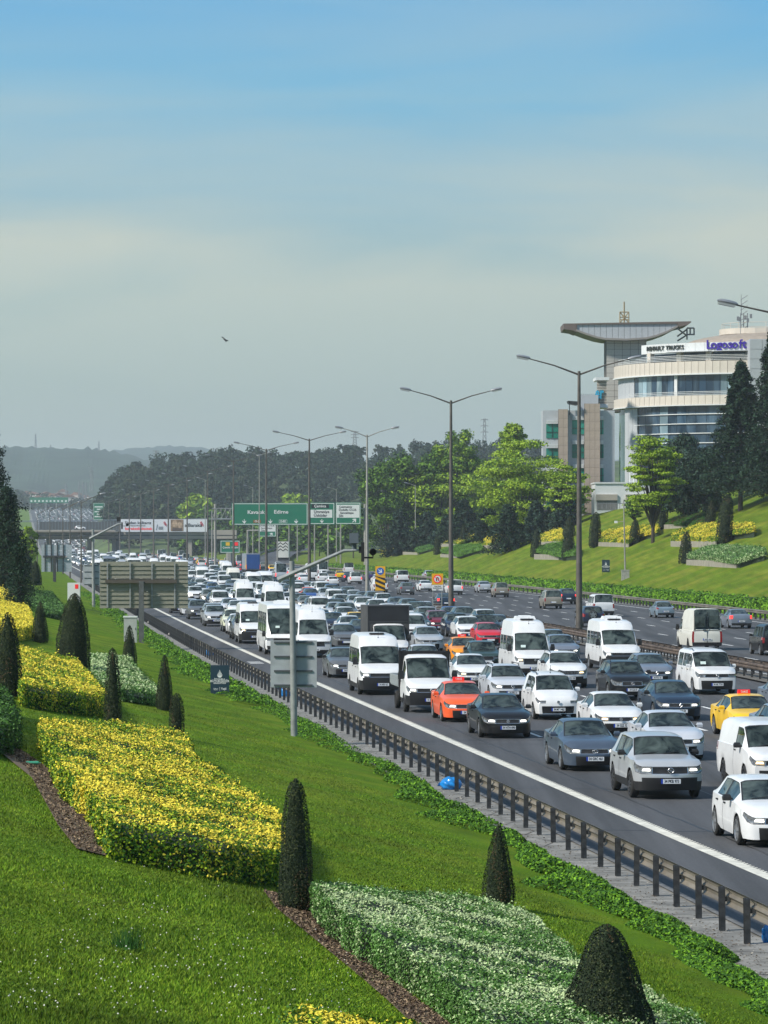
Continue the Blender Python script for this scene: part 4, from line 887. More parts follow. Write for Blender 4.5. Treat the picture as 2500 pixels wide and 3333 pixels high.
# ------------------------------------------------------------------ the rest of the jam
rr = random.Random(5)
cols = ['white'] * 9 + ['silver'] * 3 + ['pearl'] * 3 + ['grey'] * 4 + ['black'] * 4 + ['slate'] * 2 + ['navy', 'bluegrey', 'red', 'maroon', 'blue', 'beige', 'green', 'amber', 'yellow']
def free(X, D, L):
    return all(not (abs(X - (sx + 0)) < 2.35 and abs(D - sy) < (L + sl) / 2 + 1.2) for sx, sy, sl, sw in SPOTS)
LAST = {}
def filler(fn, k, n, D, away, grp, lab):
    kind = rr.choice(['sedan'] * 5 + ['hatch'] * 4 + ['suv'] * 5 + ['doblo'] * 2 + ['estate', 'transporter', 'sprinter', 'ducato', 'sprinter']); c = rr.choice(cols)
    if D < 420 and c in ('yellow', 'amber', 'red', 'maroon'): c = 'grey'
    if D < 420 and kind in ('sprinter', 'ducato', 'transporter'): kind = 'sedan'
    if kind in ('sprinter', 'ducato', 'transporter', 'doblo'): c = 'white' if rr.random() < .85 else 'silver'
    X = fn(D, k + .5) + rr.uniform(-.25, .25); L = SPEC[kind]['L']
    if not free(X, D, L): return False
    sl = slope(XW if fn is lane_x else XM, D); SPOTS.append((X, D, L, 2))
    nice = {'sedan': 'sedan', 'hatch': 'hatchback', 'suv': 'suv', 'doblo': 'small van', 'estate': 'estate car', 'transporter': 'passenger van', 'sprinter': 'high roof minibus', 'ducato': 'minibus'}[kind]
    cn = {'pearl': 'silver', 'slate': 'grey', 'bluegrey': 'blue grey', 'navy': 'dark blue', 'midnight': 'dark blue', 'amber': 'orange yellow', 'offwhite': 'off white'}.get(c, c)
    me_ = cn + ' ' + nice; lk = (fn is lane_x, k); prev = LAST.get(lk); LAST[lk] = me_; lane = ['edge', 'second', 'third', 'fourth', 'fifth', 'median'][k]
    if D < 700 and not away: lab = '%s in the ' + lane + ' lane' + (' behind the ' + prev if prev else ', first of the middle distance') + (', far back' if D > 420 else ', mid queue')
    if away: lab = '%s leaving in the ' + ['median', 'second', 'third', 'fourth', 'fifth', 'outer'][k] + ' far lane' + (' ahead of the ' + prev if prev else ', nearest there')
    make_vehicle(kind, c, Vector((X, D, float(rise(D)) + .014)), -math.atan(sl) + (math.pi if away else 0), (lab % me_), catof(kind), grp, lod=2 if D > 400 else 1, away=away, lit=(L1 if rr.random() < .3 else None) if not away else None, brake=away and rr.random() < .5)
    return True
cnt = 0
for k in range(6):
    D = 236 + rr.uniform(0, 8)
    while D < 1300:
        if D < 420: 
            filler(lane_x, k, 6, D, False, 'queueing vehicles in the middle distance', '%s in the packed middle distance of the queue'); D += rr.uniform(9.5, 12)
        elif D < 700: filler(lane_x, k, 6, D, False, 'queueing vehicles far down the road', '%s far down the queue, one of many alike'); D += rr.uniform(12, 17)
        else: filler(lane_x, k, 6, D, False, 'queueing vehicles near the road bridge', '%s in the dense queue near the road bridge'); D += rr.uniform(26, 40)
for k in range(4):
    D = 520 + rr.uniform(0, 20)
    while D < 1250:
        filler(rlane_x, k, 6, D, True, 'vehicles leaving in the far distance', '%s driving off in the far distance'); D += rr.uniform(32, 60)
for x, y, c in ((346, 1838, 'bluegrey'), (425, 1830, 'bluegrey')):      # two coaches behind the big sign back
    D = 640 if x < 400 else 600; X = px(x, D); s_ = SPEC['coach']
    make_vehicle('coach', 'white' if x > 400 else 'slate', Vector((X, D + 6, .014)), -math.atan(slope(XW, D)), 'coach with a tall dark windscreen behind the large sign back, ' + ('right' if x > 400 else 'left') + ' one', 'bus', 'coaches in the queue', lod=2)
# endless traffic climbing the rise beyond the bridge: one mass
P_, mi = [], []
for D0 in np.arange(1500, 3000, 9.5):
    for fn, n in ((lane_x, 6), (rlane_x, 6)):
        for k in range(n):
            if rr.random() < .16: continue
            D = D0 + rr.uniform(-6, 6); X = fn(D, k + .5) + rr.uniform(-.6, .6); z = float(rise(D)); w2, l, h = .9, 4.4, rr.choice([1.45, 1.5, 1.6, 2.2]); mcol = rr.choice([0, 0, 0, 1, 1, 2, 2, 3])
            def bx(x0, x1, y0, y1, z0, z1, m):
                c = [(x0, y0, z0), (x1, y0, z0), (x1, y1, z0), (x0, y1, z0), (x0 + .1, y0 + .3, z1), (x1 - .1, y0 + .3, z1), (x1 - .1, y1 - .2, z1), (x0 + .1, y1 - .2, z1)]
                for f in ((4, 5, 6, 7), (0, 1, 5, 4), (1, 2, 6, 5), (3, 0, 4, 7)): P_.append([c[i] for i in f]); mi.append(m)
            bx(X - w2, X + w2, D, D + l, z + .2, z + .85, mcol); bx(X - w2 + .1, X + w2 - .1, D + .9, D + l - .3, z + .85, z + h - .08, 4); bx(X - w2 + .15, X + w2 - .15, D + 1.3, D + l - .7, z + h - .08, z + h, mcol)
o = link('far_traffic', quads_mesh('far_traffic', np.array(P_), [PAINT['white'], PAINT['silver'], PAINT['grey'], PAINT['maroon'], GLASS], np.array(mi))); tag(o, 'mass of tiny vehicles climbing the road beyond the bridge', 'traffic', None, 'stuff')
# ------------------------------------------------------------------ guard rails
STEEL = mat('weathered_rail', (0.20, 0.175, 0.14), 0.55, 0.35, noise=.35, nscale=1.5, stretch=(1, .3, 1), world=True); POSTM = mat('dark_post', (0.055, 0.058, 0.062), 0.6, .4, noise=.4, nscale=6); RUST = mat('rusty_rail', (0.115, 0.085, 0.065), 0.7, 0.3, noise=.45, nscale=2, world=True)
WB = [(-.03, .31), (.0, .30), (.045, .25), (.045, .20), (.0, .16), (-.005, .15), (.0, .14), (.045, .10), (.045, .05), (.0, .0), (-.03, -.01)]
def beam_mesh(name, fx, d0, d1, side, z, m, scale=1.0):
    v, f = [], []; ds = [d0, (d0 + d1) / 2, d1]; n = len(WB)
    for D in ds:
        X = fx(D)
        for a, b_ in WB: v.append((X + a * side * scale, D, z + b_ * scale + float(rise(D))))
    for i in range(2):
        for k in range(n - 1): f.append((i * n + k, (i + 1) * n + k, (i + 1) * n + k + 1, i * n + k + 1))
    return new_mesh(name, v, f, [m], smooth=False)
def post_mesh(h, w_=.055, d=.05):
    mb = MB(); t_ = .012
    mb.box(-d, d, -w_, -w_ + t_, 0, h); mb.box(-d, d, w_ - t_, w_, 0, h); mb.box(-t_ / 2, t_ / 2, -w_ + t_, w_ - t_, 0, h - .002); return mb.mesh('post', [POSTM])
gr = empty('guard_rail', (XW(60) - 2.9, 60, 0), 'steel guard rail with closely set dark posts along the near grass bank', 'guard rail')
inv = Matrix.Translation((-gr.location.x, -gr.location.y, 0))
def rel(o, root): o.parent = root; o.matrix_parent_inverse = Matrix.Translation(-Vector(root.location)); return o
XG = lambda D: XW(D) - 2.92
pm = post_mesh(.80)
D = 56.0
while D < 520:
    o = rel(link('post', pm), gr); o.location = (XG(D) - .10, D, -.02); o.rotation_euler = (0, R(RNG.uniform(-1, 1)), -math.atan(slope(XW, D)) + R(RNG.uniform(-3, 3))); D += 2.0
for D in np.arange(52, 520, 8.0): rel(link('rail_beam', beam_mesh('rail_beam', XG, D, D + 7.97, 1, .46, STEEL)), gr)
def brk(mb): mb.box(-.10, .03, -.03, .03, .52, .60); mb.tube([(-.08, -.05, .78), (.02, -.09, .70), (-.02, -.08, .5)], .008, 4)
bm_ = small(('spacer', 0), brk, [POSTM])
D = 56.0
while D < 200: o = rel(link('spacer', bm_), gr); o.location = (XG(D), D, 0); D += 2.0
# kerb lip under the rail
struct('kerb', strip('kerb', lambda D: XW(D) - 2.60, lambda D: XW(D) - 2.45, 0.03, 40, 600, mat('kerb_concrete', (0.13, 0.13, 0.13), .9, noise=.3, world=True)))
for side, nm in ((-1, 'near'), (1, 'far')):
    mr_ = empty('median_rail', (XM(150) + side * .55, 150, 0), 'rusty double median guard rail, %s side towards %s' % (nm, 'the queue' if side < 0 else 'the far carriageway'), 'guard rail', 'median guard rails')
    fx = lambda D, s_=side: XM(D) + s_ * .55
    pm2 = _proto.setdefault(('post', 2), post_mesh(.82))
    D = 140.0
    while D < 560: o = rel(link('post', pm2), mr_); o.location = (fx(D) - side * .12, D, 0); D += 2.0 if D < 330 else 4
    for D in np.arange(132, 1100, 8.0 if 1 else 8): rel(link('rail_beam', beam_mesh('rail_beam', fx, D, D + 7.96, side, .52, RUST)), mr_)
    if side < 0:
        def cr(mb): mb.box(0, 1.0, -.07, .07, .76, .79)
        cm = small(('cross_bar', 0), cr, [RUST]); D = 140.0
        while D < 460: o = rel(link('cross_bar', cm), mr_); o.location = (fx(D) + .05, D, 0); D += 2.0
struct('median_strip', strip('median_strip', lambda D: XM(D) - .9, lambda D: XM(D) + .9, 0.10, 120, 1300, mat('median_soil', (.12, .11, .095), .95, noise=.4, nscale=3, world=True)))
fr = empty('guard_rail', (XR(280), 280, 0), 'weathered guard rail on concrete posts at the foot of the right hand bank', 'guard rail')
D = 250.0; pm3 = post_mesh(.85, .06, .08)
while D < 800: o = rel(link('post', pm3), fr); o.location = (XR(D) + .15, D, 0); D += 2.0 if D < 430 else 4
for D in np.arange(244, 900, 8.0): rel(link('rail_beam', beam_mesh('rail_beam', XR, D, D + 7.96, -1, .55, STEEL)), fr)
mb = MB()
struct('gutter', strip('gutter', lambda D: XR(D) - .1, lambda D: XR(D) + 1.8, 0.02, 200, 900, M_conc))
# rail along the slip road
sr_ = empty('guard_rail', (XP(760) - 5, 760, 0), 'guard rail along the left side of the rising slip road', 'guard rail')
zs_ = lambda D: max(0, (D - 760)) * .006 + .1
for D in np.arange(735, 1290, 8.0):
    me = beam_mesh('rail_beam', lambda d: XP(d) - 4.9, D, D + 7.96, 1, .5 + zs_(D), STEEL, 1.6); rel(link('rail_beam', me), sr_)

# ------------------------------------------------------------------ street lamps
POLE = mat('lamp_post_paint', (0.10, 0.09, 0.078), 0.6, .2, noise=.25, nscale=1.5); HEAD = mat('lamp_head_metal', (0.30, 0.31, 0.32), .4, .5); LENS = mat('lamp_lens', (.45, .47, .46), .15, coat=1)
PALEP = mat('pale_post', (0.30, 0.29, 0.26), .6, .3, noise=.15)
def head_mesh():
    def fn(mb):
        mb.v += []; a = [(0, .07), (.25, .12), (.75, .12), (1.0, .06)]
        rings = []
        vs, fs = [], []
        for i, (x, h) in enumerate([(0, .05), (.12, .11), (.45, .14), (.8, .12), (.98, .05)]):
            w_ = [.06, .13, .19, .18, .08][i]
            for k in range(8): t = 2 * math.pi * k / 8; vs.append((x, w_ * math.cos(t), h * .9 * math.sin(t) + .02))
        for i in range(4):
            for k in range(8): fs.append((i * 8 + k, i * 8 + (k + 1) % 8, (i + 1) * 8 + (k + 1) % 8, (i + 1) * 8 + k))
        fs += [tuple(range(8))[::-1], tuple(range(32, 40))]
        mb.add(vs, fs, 0)
    return small(('lamp_head', 0), fn, [HEAD], True)
def lens_mesh():
    def fn(mb): mb.box(.14, .9, -.15, .15, -.15, -.06, 0, None, 1.1)
    return small(('lamp_lens', 0), fn, [LENS])
def street_lamp(X, D, H, label, arms=(-1, 1), al=3.3, ar=.75, rot=None, mpole=None, group='twin armed lamp posts along the median', r0=.20, lod=0):
    z0 = gz(X, D) if X < XW(D) - 4 else float(rise(D)); rz = -math.atan(slope(XM, D)) if rot is None else rot
    root = empty('street_lamp', (X, D, z0), label, 'street lamp', group, rz); H = H - z0
    n = 10 if lod == 0 else 5
    mb = MB(); mb.tube([(0, 0, 0), (0, 0, .5), (0, 0, H)], [r0 * 1.15, r0, r0 * .42], n); mb.build('pole', mpole or POLE, root, smooth=True)
    for a in arms:
        mb = MB(); mb.tube([(0, 0, H - .25), (a * al * .5, 0, H + ar * .46), (a * al, 0, H + ar)], [.075, .055, .04], 6); mb.build('arm', mpole or POLE, root)
        h = link('lamp_head', head_mesh(), root, (a * (al - .1), 0, H + ar)); h.rotation_euler = (0, -R(11) * 1, 0 if a > 0 else math.pi)
        if lod == 0: link('lens', lens_mesh(), h)
    return root
lampdesc = ['tallest looking twin lamp post, in front of the curved office building', 'second twin lamp post, beside the no u-turn sign', None, 'twin lamp post crossing the gap between the two green direction panels', 'twin lamp post crossing the middle of the wide green direction sign', 'twin lamp post at the left edge of the wide green direction sign', 'twin lamp post just left of the wide green sign', 'twin lamp post between the white billboard and the green sign']
poles = [(1885, 244, 18.4), (1468, 300, 18.55), None, (1007, 482, 20.4), (867, 545, 20.6), (760, 628, 20.6), (676, 723, 20.6), (609, 808, 20.6), (548, 905, 20.6), (500, 978, 20.6), (458, 1083, 20.6), (420.7, 1158, 20.6), (390, 1260, 20.7), (354, 1400, 21.2), (338, 1500, 22.0)]
for i, pl_ in enumerate(poles):
    if pl_ is None: continue
    lab = lampdesc[i] if i < len(lampdesc) and lampdesc[i] else 'twin armed lamp post in the far row by the billboard bridge'
    street_lamp(px(pl_[0], pl_[1]), pl_[1], pl_[2], lab, al=3.5 if i < 2 else 4.2 if i < 7 else 5.0, ar=.85, lod=0 if i < 5 else 1, r0=.24 if i < 8 else .3, group='twin armed lamp posts along the median' if i < 8 else 'far twin armed lamp posts by the bridge')
street_lamp(px(1195, 412), 412, 18.9, 'pale twin lamp post behind the traffic camera, right of the green signs', al=2.9, ar=.75, mpole=PALEP, r0=.22, group=None)
street_lamp(px(2690, 165), 165, 16.9, 'lamp arm reaching in from the right edge of the view', al=4.3, ar=.85, group=None)
for i, (x, top, D) in enumerate([(264, 1633, 540), (228, 1644, 592), (204.6, 1654, 659), (162, 1661, 711), (121, 1671, 800)]):
    street_lamp(px(x, D), D, pz(top, D), 'dark single armed lamp post %s in the row by the left shoulder' % ['nearest', 'second', 'third', 'fourth', 'farthest'][i], arms=(1,), al=2.9, ar=1.15, group='single armed lamps by the left shoulder', r0=.15, lod=1)
for i, (x, top, base, D) in enumerate([(844, 1480, 1860, 700), (1352, 1578, 1700, 760), (1095, 1592, 1700, 900), (823, 1585, 1700, 900), (668, 1560, 1800, 1000)]):
    X = px(x, D); root = street_lamp(X, D, pz(top, D), 'slim pale lamp post against the dark pine wood, ' + ['between two median lamps', 'right of the last green sign', 'above the white listing sign', 'above the wide green sign', 'beside the billboard end'][i], arms=(-1,) if i != 0 else (-1, 1), al=1.6, ar=.3, mpole=PALEP, group='slim pale lamp posts before the pine wood', r0=.16, lod=1)
for i, (x, D) in enumerate([(690, 860), (699, 900), (903, 900), (941, 930), (968, 960), (1024, 860), (1068, 800), (1109, 760)]):   # plain masts
    X = px(x, D); o = MB(); o.tube([(0, 0, 0), (0, 0, 13.5)], [.2, .12], 6); oo = o.build('utility_pole', PALEP, None, (X, D, 0)); tag(oo, 'bare pale mast standing behind the green direction signs', 'pole', 'bare masts behind the green signs')

# ------------------------------------------------------------------ foliage
def leafm(name, col, isl=.35, **k): return mat(name, col, .7, island=isl, noise=k.pop('noise', .18), nscale=k.pop('nscale', 1.2), spec=.2, **k)
LF_Y = leafm('leaf_yellow', (0.70, 0.58, 0.055), .3); LF_YG = leafm('leaf_lime', (0.24, 0.33, 0.012)); LF_G = leafm('leaf_green', (0.042, 0.115, 0.012)); LF_DK = leafm('leaf_deep_green', (0.018, 0.05, 0.010)); LF_W = leafm('leaf_cream_edged', (0.40, 0.50, 0.25)); LF_PG = leafm('leaf_pale_green', (0.11, 0.22, 0.06))
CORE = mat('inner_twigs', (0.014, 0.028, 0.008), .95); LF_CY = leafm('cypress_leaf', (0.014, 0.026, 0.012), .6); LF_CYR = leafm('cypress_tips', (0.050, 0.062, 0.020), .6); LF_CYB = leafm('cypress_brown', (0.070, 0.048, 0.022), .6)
SOIL = mat('mulch', (0.085, 0.055, 0.032), .95, noise=.5, nscale=12, bump=.8, world=True, col2=(0.20, 0.15, 0.10))
LF_R = leafm('leaf_reddish', (0.10, 0.05, 0.03)); LF_H = leafm('leaf_hedge_bright', (0.12, 0.26, 0.012)); LF_HD = leafm('leaf_hedge_mid', (0.040, 0.11, 0.008))
def vnoise(P, sc, seed=0):
    """cheap smooth value noise for patches"""
    rs = np.random.default_rng(seed); tab = rs.random((64, 64)); x = P[:, 0] * sc; y = P[:, 1] * sc; xi = np.floor(x).astype(int); yi = np.floor(y).astype(int); fx = x - xi; fy = y - yi; fx = fx * fx * (3 - 2 * fx); fy = fy * fy * (3 - 2 * fy)
    g = lambda a, b_: tab[(xi + a) % 64, (yi + b_) % 64]
    return (g(0, 0) * (1 - fx) + g(1, 0) * fx) * (1 - fy) + (g(0, 1) * (1 - fx) + g(1, 1) * fx) * fy
def in_poly(P, poly):
    x, y = P[:, 0], P[:, 1]; c = np.zeros(len(P), bool); n = len(poly)
    for i in range(n):
        x0, y0 = poly[i]; x1, y1 = poly[(i + 1) % n]
        c ^= ((y0 > y) != (y1 > y)) & (x < (x1 - x0) * (y - y0) / (y1 - y0 + 1e-12) + x0)
    return c
def hedge(pix, h, leaf, dens, mats, frac, label, patch=.5, sides=True, cat='hedge', group=None, wall=None, maxn=90000, seed=1, skirt=0.0, name='hedge', undul=.085, world_poly=None):
    """clipped block hedge: outline of its top given in photo pixels; leaves cover top and sides"""
    rng = np.random.default_rng(seed)
    poly = world_poly or [(lambda D: (px(x, D), D))(on_bank(x, y, h)) for x, y in pix]
    xs = [a for a, _ in poly]; ys_ = [b_ for _, b_ in poly]; cx_, cy_ = np.mean(xs), np.mean(ys_)
    area = abs(sum(poly[i][0] * poly[(i + 1) % len(poly)][1] - poly[(i + 1) % len(poly)][0] * poly[i][1] for i in range(len(poly)))) / 2
    bw, bh = max(xs) - min(xs), max(ys_) - min(ys_)
    nt_ = int(min(maxn, area * dens)); P = rng.uniform(0, 1, (int(nt_ * bw * bh / max(area, 1e-6)) + 10, 2)) * [bw, bh] + [min(xs), min(ys_)]; P = P[in_poly(P, poly)]
    und = (vnoise(P, 1.1, seed) - .5) * 2 * undul + (vnoise(P, 3.0, seed + 5) - .5) * undul * .8
    Z = ground(P[:, 0], P[:, 1]) + h + und + rng.normal(0, leaf * .45, len(P)) + np.where(rng.random(len(P)) < .03, rng.uniform(0, leaf * 2.6, len(P)), 0); C = np.column_stack([P, Z]); Nn = np.tile([0, -.15, 1.0], (len(C), 1))
    # sides
    if sides:
        per = [(poly[i], poly[(i + 1) % len(poly)]) for i in range(len(poly))]; sc_, sn_ = [], []
        ccw = sum(poly[i][0] * poly[(i + 1) % len(poly)][1] - poly[(i + 1) % len(poly)][0] * poly[i][1] for i in range(len(poly))) > 0
        for (a, b_) in per:
            l = math.hypot(b_[0] - a[0], b_[1] - a[1]); n = int(min(maxn / 3, l * h * dens * 2.1)); 
            if n < 1: continue
            u = rng.uniform(0, 1, n); x = a[0] + (b_[0] - a[0]) * u; y = a[1] + (b_[1] - a[1]) * u; nx_, ny_ = (b_[1] - a[1]) / (l + 1e-9), -(b_[0] - a[0]) / (l + 1e-9)
            if not ccw: nx_, ny_ = -nx_, -ny_
            o_ = rng.normal(0, leaf * .5, n) + (vnoise(np.column_stack([x + y, x - y]), 2.0, seed + 9) - .5) * undul * 1.5
            z = ground(x, y) + skirt + rng.uniform(0.02, 1, n) * (h - skirt); x = x + nx_ * o_; y = y + ny_ * o_; sc_.append(np.column_stack([x, y, z])); sn_.append(np.tile([nx_, ny_, .35], (n, 1)))
        Cs = np.vstack(sc_); Ns = np.vstack(sn_)
    else: Cs = np.zeros((0, 3)); Ns = np.zeros((0, 3))
    A = np.vstack([C, Cs]); NN = np.vstack([Nn, Ns]); top = np.arange(len(A)) < len(C)
    pn = vnoise(A * [.6, .8, 1], 1 / patch, seed + 3) * .45 + vnoise(A * [.5, 1.0, 1], 3.2 / patch, seed + 4) * .30 + vnoise(A, 9 / patch, seed + 6) * .25; r_ = rng.random(len(A)); pr = np.clip((frac - pn) * 3.6 + .5 + np.where(top, 0, -.55 if len(mats) > 2 else 0), .05, .96)  # sides get fewer bright leaves: their shade is put into the leaf mix
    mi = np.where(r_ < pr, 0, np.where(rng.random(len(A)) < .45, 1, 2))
    o_ = (cx_, cy_, gz(cx_, cy_)); Q = leaf_quads(A - o_, NN, leaf, .62, .55, rng)
    ob = link(name, quads_mesh('hedge', Q, mats, mi)); ob.location = o_; tag(ob, label, cat, group)
    # woody core
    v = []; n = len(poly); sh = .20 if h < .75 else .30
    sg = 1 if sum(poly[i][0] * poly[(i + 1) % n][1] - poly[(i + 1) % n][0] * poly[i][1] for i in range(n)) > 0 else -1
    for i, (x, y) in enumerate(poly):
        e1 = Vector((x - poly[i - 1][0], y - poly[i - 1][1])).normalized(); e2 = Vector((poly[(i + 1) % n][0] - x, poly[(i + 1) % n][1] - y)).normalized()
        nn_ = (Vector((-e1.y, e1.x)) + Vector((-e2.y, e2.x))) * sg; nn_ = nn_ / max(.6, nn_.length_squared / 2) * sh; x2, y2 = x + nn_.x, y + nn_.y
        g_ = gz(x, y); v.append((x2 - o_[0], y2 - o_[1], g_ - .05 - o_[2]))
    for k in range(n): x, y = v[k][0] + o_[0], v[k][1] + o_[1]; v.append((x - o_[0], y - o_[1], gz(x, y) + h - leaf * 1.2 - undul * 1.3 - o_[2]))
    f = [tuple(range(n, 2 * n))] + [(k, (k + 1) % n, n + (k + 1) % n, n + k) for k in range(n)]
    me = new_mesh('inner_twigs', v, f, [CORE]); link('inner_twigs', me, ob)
    if wall:      # concrete planter edge following the downhill side
        mbw = MB(); hh = wall[2] if len(wall) > 2 else .55
        for a, b_ in zip(wall[0][:-1], wall[0][1:]):
            pa, pb = [(lambda D: (px(q_[0], D), D))(on_bank(q_[0], q_[1], 0.0)) for q_ in (a, b_)]
            za, zb = gz(*pa), gz(*pb); d = Vector((pb[0] - pa[0], pb[1] - pa[1], 0)).normalized(); nn = Vector((d.y, -d.x, 0)) * .18
            z1 = max(za, zb) + hh
            vs = [(pa[0], pa[1], za - .4), (pb[0], pb[1], zb - .4), (pb[0], pb[1], z1), (pa[0], pa[1], z1)]
            vs += [(x + nn.x, y + nn.y, z) for x, y, z in vs]
            mbw.add([(x - o_[0], y - o_[1], z - o_[2]) for x, y, z in vs], [(0, 1, 2, 3), (7, 6, 5, 4), (3, 2, 6, 7), (0, 3, 7, 4), (1, 5, 6, 2)])
        link('planter_wall', mbw.mesh('planter_wall', [WALL]), ob)
    return ob, poly
WALL = mat('planter_concrete', (0.27, 0.25, 0.20), .9, noise=.3, nscale=2.0, stretch=(2.5, 2.5, .4), world=True)
def topiary(x, ytop, ybase, wpx, label, shape='cone', leaf=.035, dens=1.0, group=None, lean=0.0, ragged=.045, D=None, mats=None):
    rng = np.random.default_rng(int(x * 7 + ytop)); D = D or on_bank(x, ybase, 0); X = px(x, D); sc_ = FPX / D; h = (ybase - ytop) / sc_; r_ = wpx / sc_ / 2; zg = gz(X, D)
    prof = {'cone': [(0, .82), (.08, .97), (.2, 1.0), (.45, .84), (.7, .58), (.86, .38), (.94, .25), (1, .04)],
            'bullet': [(0, .9), (.06, .98), (.15, 1.0), (.45, .90), (.68, .72), (.82, .55), (.92, .36), (.97, .22), (1, .04)],
            'clip': [(0, 1), (.15, .95), (.4, .80), (.62, .61), (.8, .44), (.9, .33), (.96, .22), (1, .05)],
            'column': [(0, .7), (.1, .95), (.3, 1.0), (.6, .92), (.85, .72), (.95, .42), (1, .08)],
            'finger': [(0, .75), (.1, 1.0), (.4, .86), (.7, .68), (.88, .52), (.96, .34), (1, .05)]}[shape]
    zz = rng.uniform(0, 1, 200000)[: int(min(42000, max(1500, 2 * math.pi * r_ * h * .8 / (leaf * leaf) * 4.2 * dens)))]
    rad = np.interp(zz, [p_[0] for p_ in prof], [p_[1] for p_ in prof]); keep = rng.random(len(zz)) < rad + .1; zz, rad = zz[keep], rad[keep]
    th = rng.uniform(0, 2 * np.pi, len(zz)); lump = 1 + ragged * 3 * (vnoise(np.column_stack([th * 1.2, zz * h * 2.5]), 1.7, int(x)) - .5); rr_ = rad * r_ * lump - np.abs(rng.normal(0, leaf * .5, len(zz))) + leaf * .3
    C = np.column_stack([rr_ * np.cos(th) + lean * zz * h, rr_ * np.sin(th), zz * h]); Nn = np.column_stack([np.cos(th), np.sin(th), .5 + 0 * th])
    Q = leaf_quads(C, Nn, leaf, .5, .6, rng); gp = vnoise(np.column_stack([th * 1.1, C[:, 2] * 1.6]), 1.3, int(x) + 3); rv = rng.random(len(C)); mi = np.where(rv < .15 + .5 * np.clip(gp - .45, 0, 1), 1, 0); mi = np.where((gp < .22) & (rv > .6), 2, mi)
    root = link('topiary', quads_mesh('topiary', Q, mats or [LF_CY, LF_CYR, LF_CYB], mi)); root.location = (X, D, zg - .02); tag(root, label, 'topiary', group)
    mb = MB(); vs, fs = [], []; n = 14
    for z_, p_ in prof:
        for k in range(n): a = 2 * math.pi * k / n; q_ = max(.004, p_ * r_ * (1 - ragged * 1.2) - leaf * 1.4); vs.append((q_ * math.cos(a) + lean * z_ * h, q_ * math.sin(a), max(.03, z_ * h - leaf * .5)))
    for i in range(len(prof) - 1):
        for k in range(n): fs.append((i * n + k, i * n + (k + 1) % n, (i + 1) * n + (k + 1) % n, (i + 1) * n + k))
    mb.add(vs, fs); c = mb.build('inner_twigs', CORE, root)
    mb = MB(); mb.tube([(0, 0, -.1), (0, 0, h * .3)], max(.02, r_ * .12), 6); mb.build('stem', mat('bark', (.05, .04, .03), .9), root)
    return root
# ------------------------------------------------------------------ near bank: hedges and topiaries
YM = [LF_Y, LF_YG, LF_G]; WM = [LF_W, LF_PG, LF_G]
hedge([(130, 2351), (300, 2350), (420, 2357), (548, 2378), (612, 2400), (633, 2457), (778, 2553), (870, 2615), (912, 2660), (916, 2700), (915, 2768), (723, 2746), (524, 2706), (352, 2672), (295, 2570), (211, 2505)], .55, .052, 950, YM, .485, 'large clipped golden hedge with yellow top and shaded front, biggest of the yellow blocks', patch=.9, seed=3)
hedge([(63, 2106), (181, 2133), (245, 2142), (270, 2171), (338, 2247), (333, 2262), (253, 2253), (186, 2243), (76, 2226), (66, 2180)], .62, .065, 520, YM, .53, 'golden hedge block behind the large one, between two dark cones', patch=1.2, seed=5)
hedge([(-60, 1950), (0, 1957), (91, 1975), (103, 2010), (105, 2038), (46, 2045), (-60, 2040)], .6, .09, 260, YM, .70, 'yellow hedge block at the left edge beside a small cone', patch=1.5, seed=6)
hedge([(-60, 1905), (0, 1914), (40, 1935), (30, 1945), (-60, 1940)], .6, .10, 220, YM, .72, 'small yellow hedge tip at the left edge, highest one', patch=1.5, seed=7)
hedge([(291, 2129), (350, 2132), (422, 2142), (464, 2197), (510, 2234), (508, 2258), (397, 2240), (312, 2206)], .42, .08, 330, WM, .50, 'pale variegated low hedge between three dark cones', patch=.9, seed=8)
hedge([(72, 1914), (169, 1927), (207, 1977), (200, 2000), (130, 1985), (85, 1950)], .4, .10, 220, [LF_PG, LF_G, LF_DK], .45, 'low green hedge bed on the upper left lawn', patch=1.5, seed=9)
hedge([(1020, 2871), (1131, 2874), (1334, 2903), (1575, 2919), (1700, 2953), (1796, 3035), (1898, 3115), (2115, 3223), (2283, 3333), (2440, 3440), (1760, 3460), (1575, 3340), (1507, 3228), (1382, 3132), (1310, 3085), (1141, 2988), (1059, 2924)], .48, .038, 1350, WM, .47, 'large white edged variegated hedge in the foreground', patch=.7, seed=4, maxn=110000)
hedge([(924, 3297), (1000, 3290), (1141, 3298), (1358, 3322), (1480, 3420), (1200, 3480), (905, 3420)], .45, .04, 1200, YM, .56, 'corner of a yellow hedge at the bottom edge', patch=.7, seed=10)
hedge([(-60, 2235), (10, 2240), (40, 2280), (52, 2335), (20, 2360), (-60, 2360)], .6, .06, 500, [LF_PG, LF_HD, LF_DK], .35, 'rounded loose green bush at the left edge', patch=.8, seed=12, cat='bush', name='bush', undul=.2)
GT = 'dark clipped yews on the near bank'
topiary(1975, 3003, 3440, 345, 'broad dark clipped yew cone cut by the bottom edge', 'clip', leaf=.030, dens=1.1)
topiary(962, 2531, 2965, 118, 'tall ragged dark conifer between the yellow and the white hedges', 'finger', leaf=.026, ragged=.07, group=GT)
topiary(1623, 2681, 2945, 104, 'thin ragged dark conifer behind the white edged hedge', 'cone', leaf=.028, ragged=.06, group=GT)
topiary(575, 2254, 2398, 50, 'short dark column just behind the large golden hedge', 'column', leaf=.04, ragged=.05, group=GT)
topiary(536, 2129, 2312, 56, 'slim dark cone right of the pale variegated hedge', 'cone', leaf=.04, ragged=.03, group=GT)
topiary(367, 2106, 2362, 58, 'tall ragged dark column standing before the pale variegated hedge', 'finger', leaf=.04, ragged=.06, group=GT)
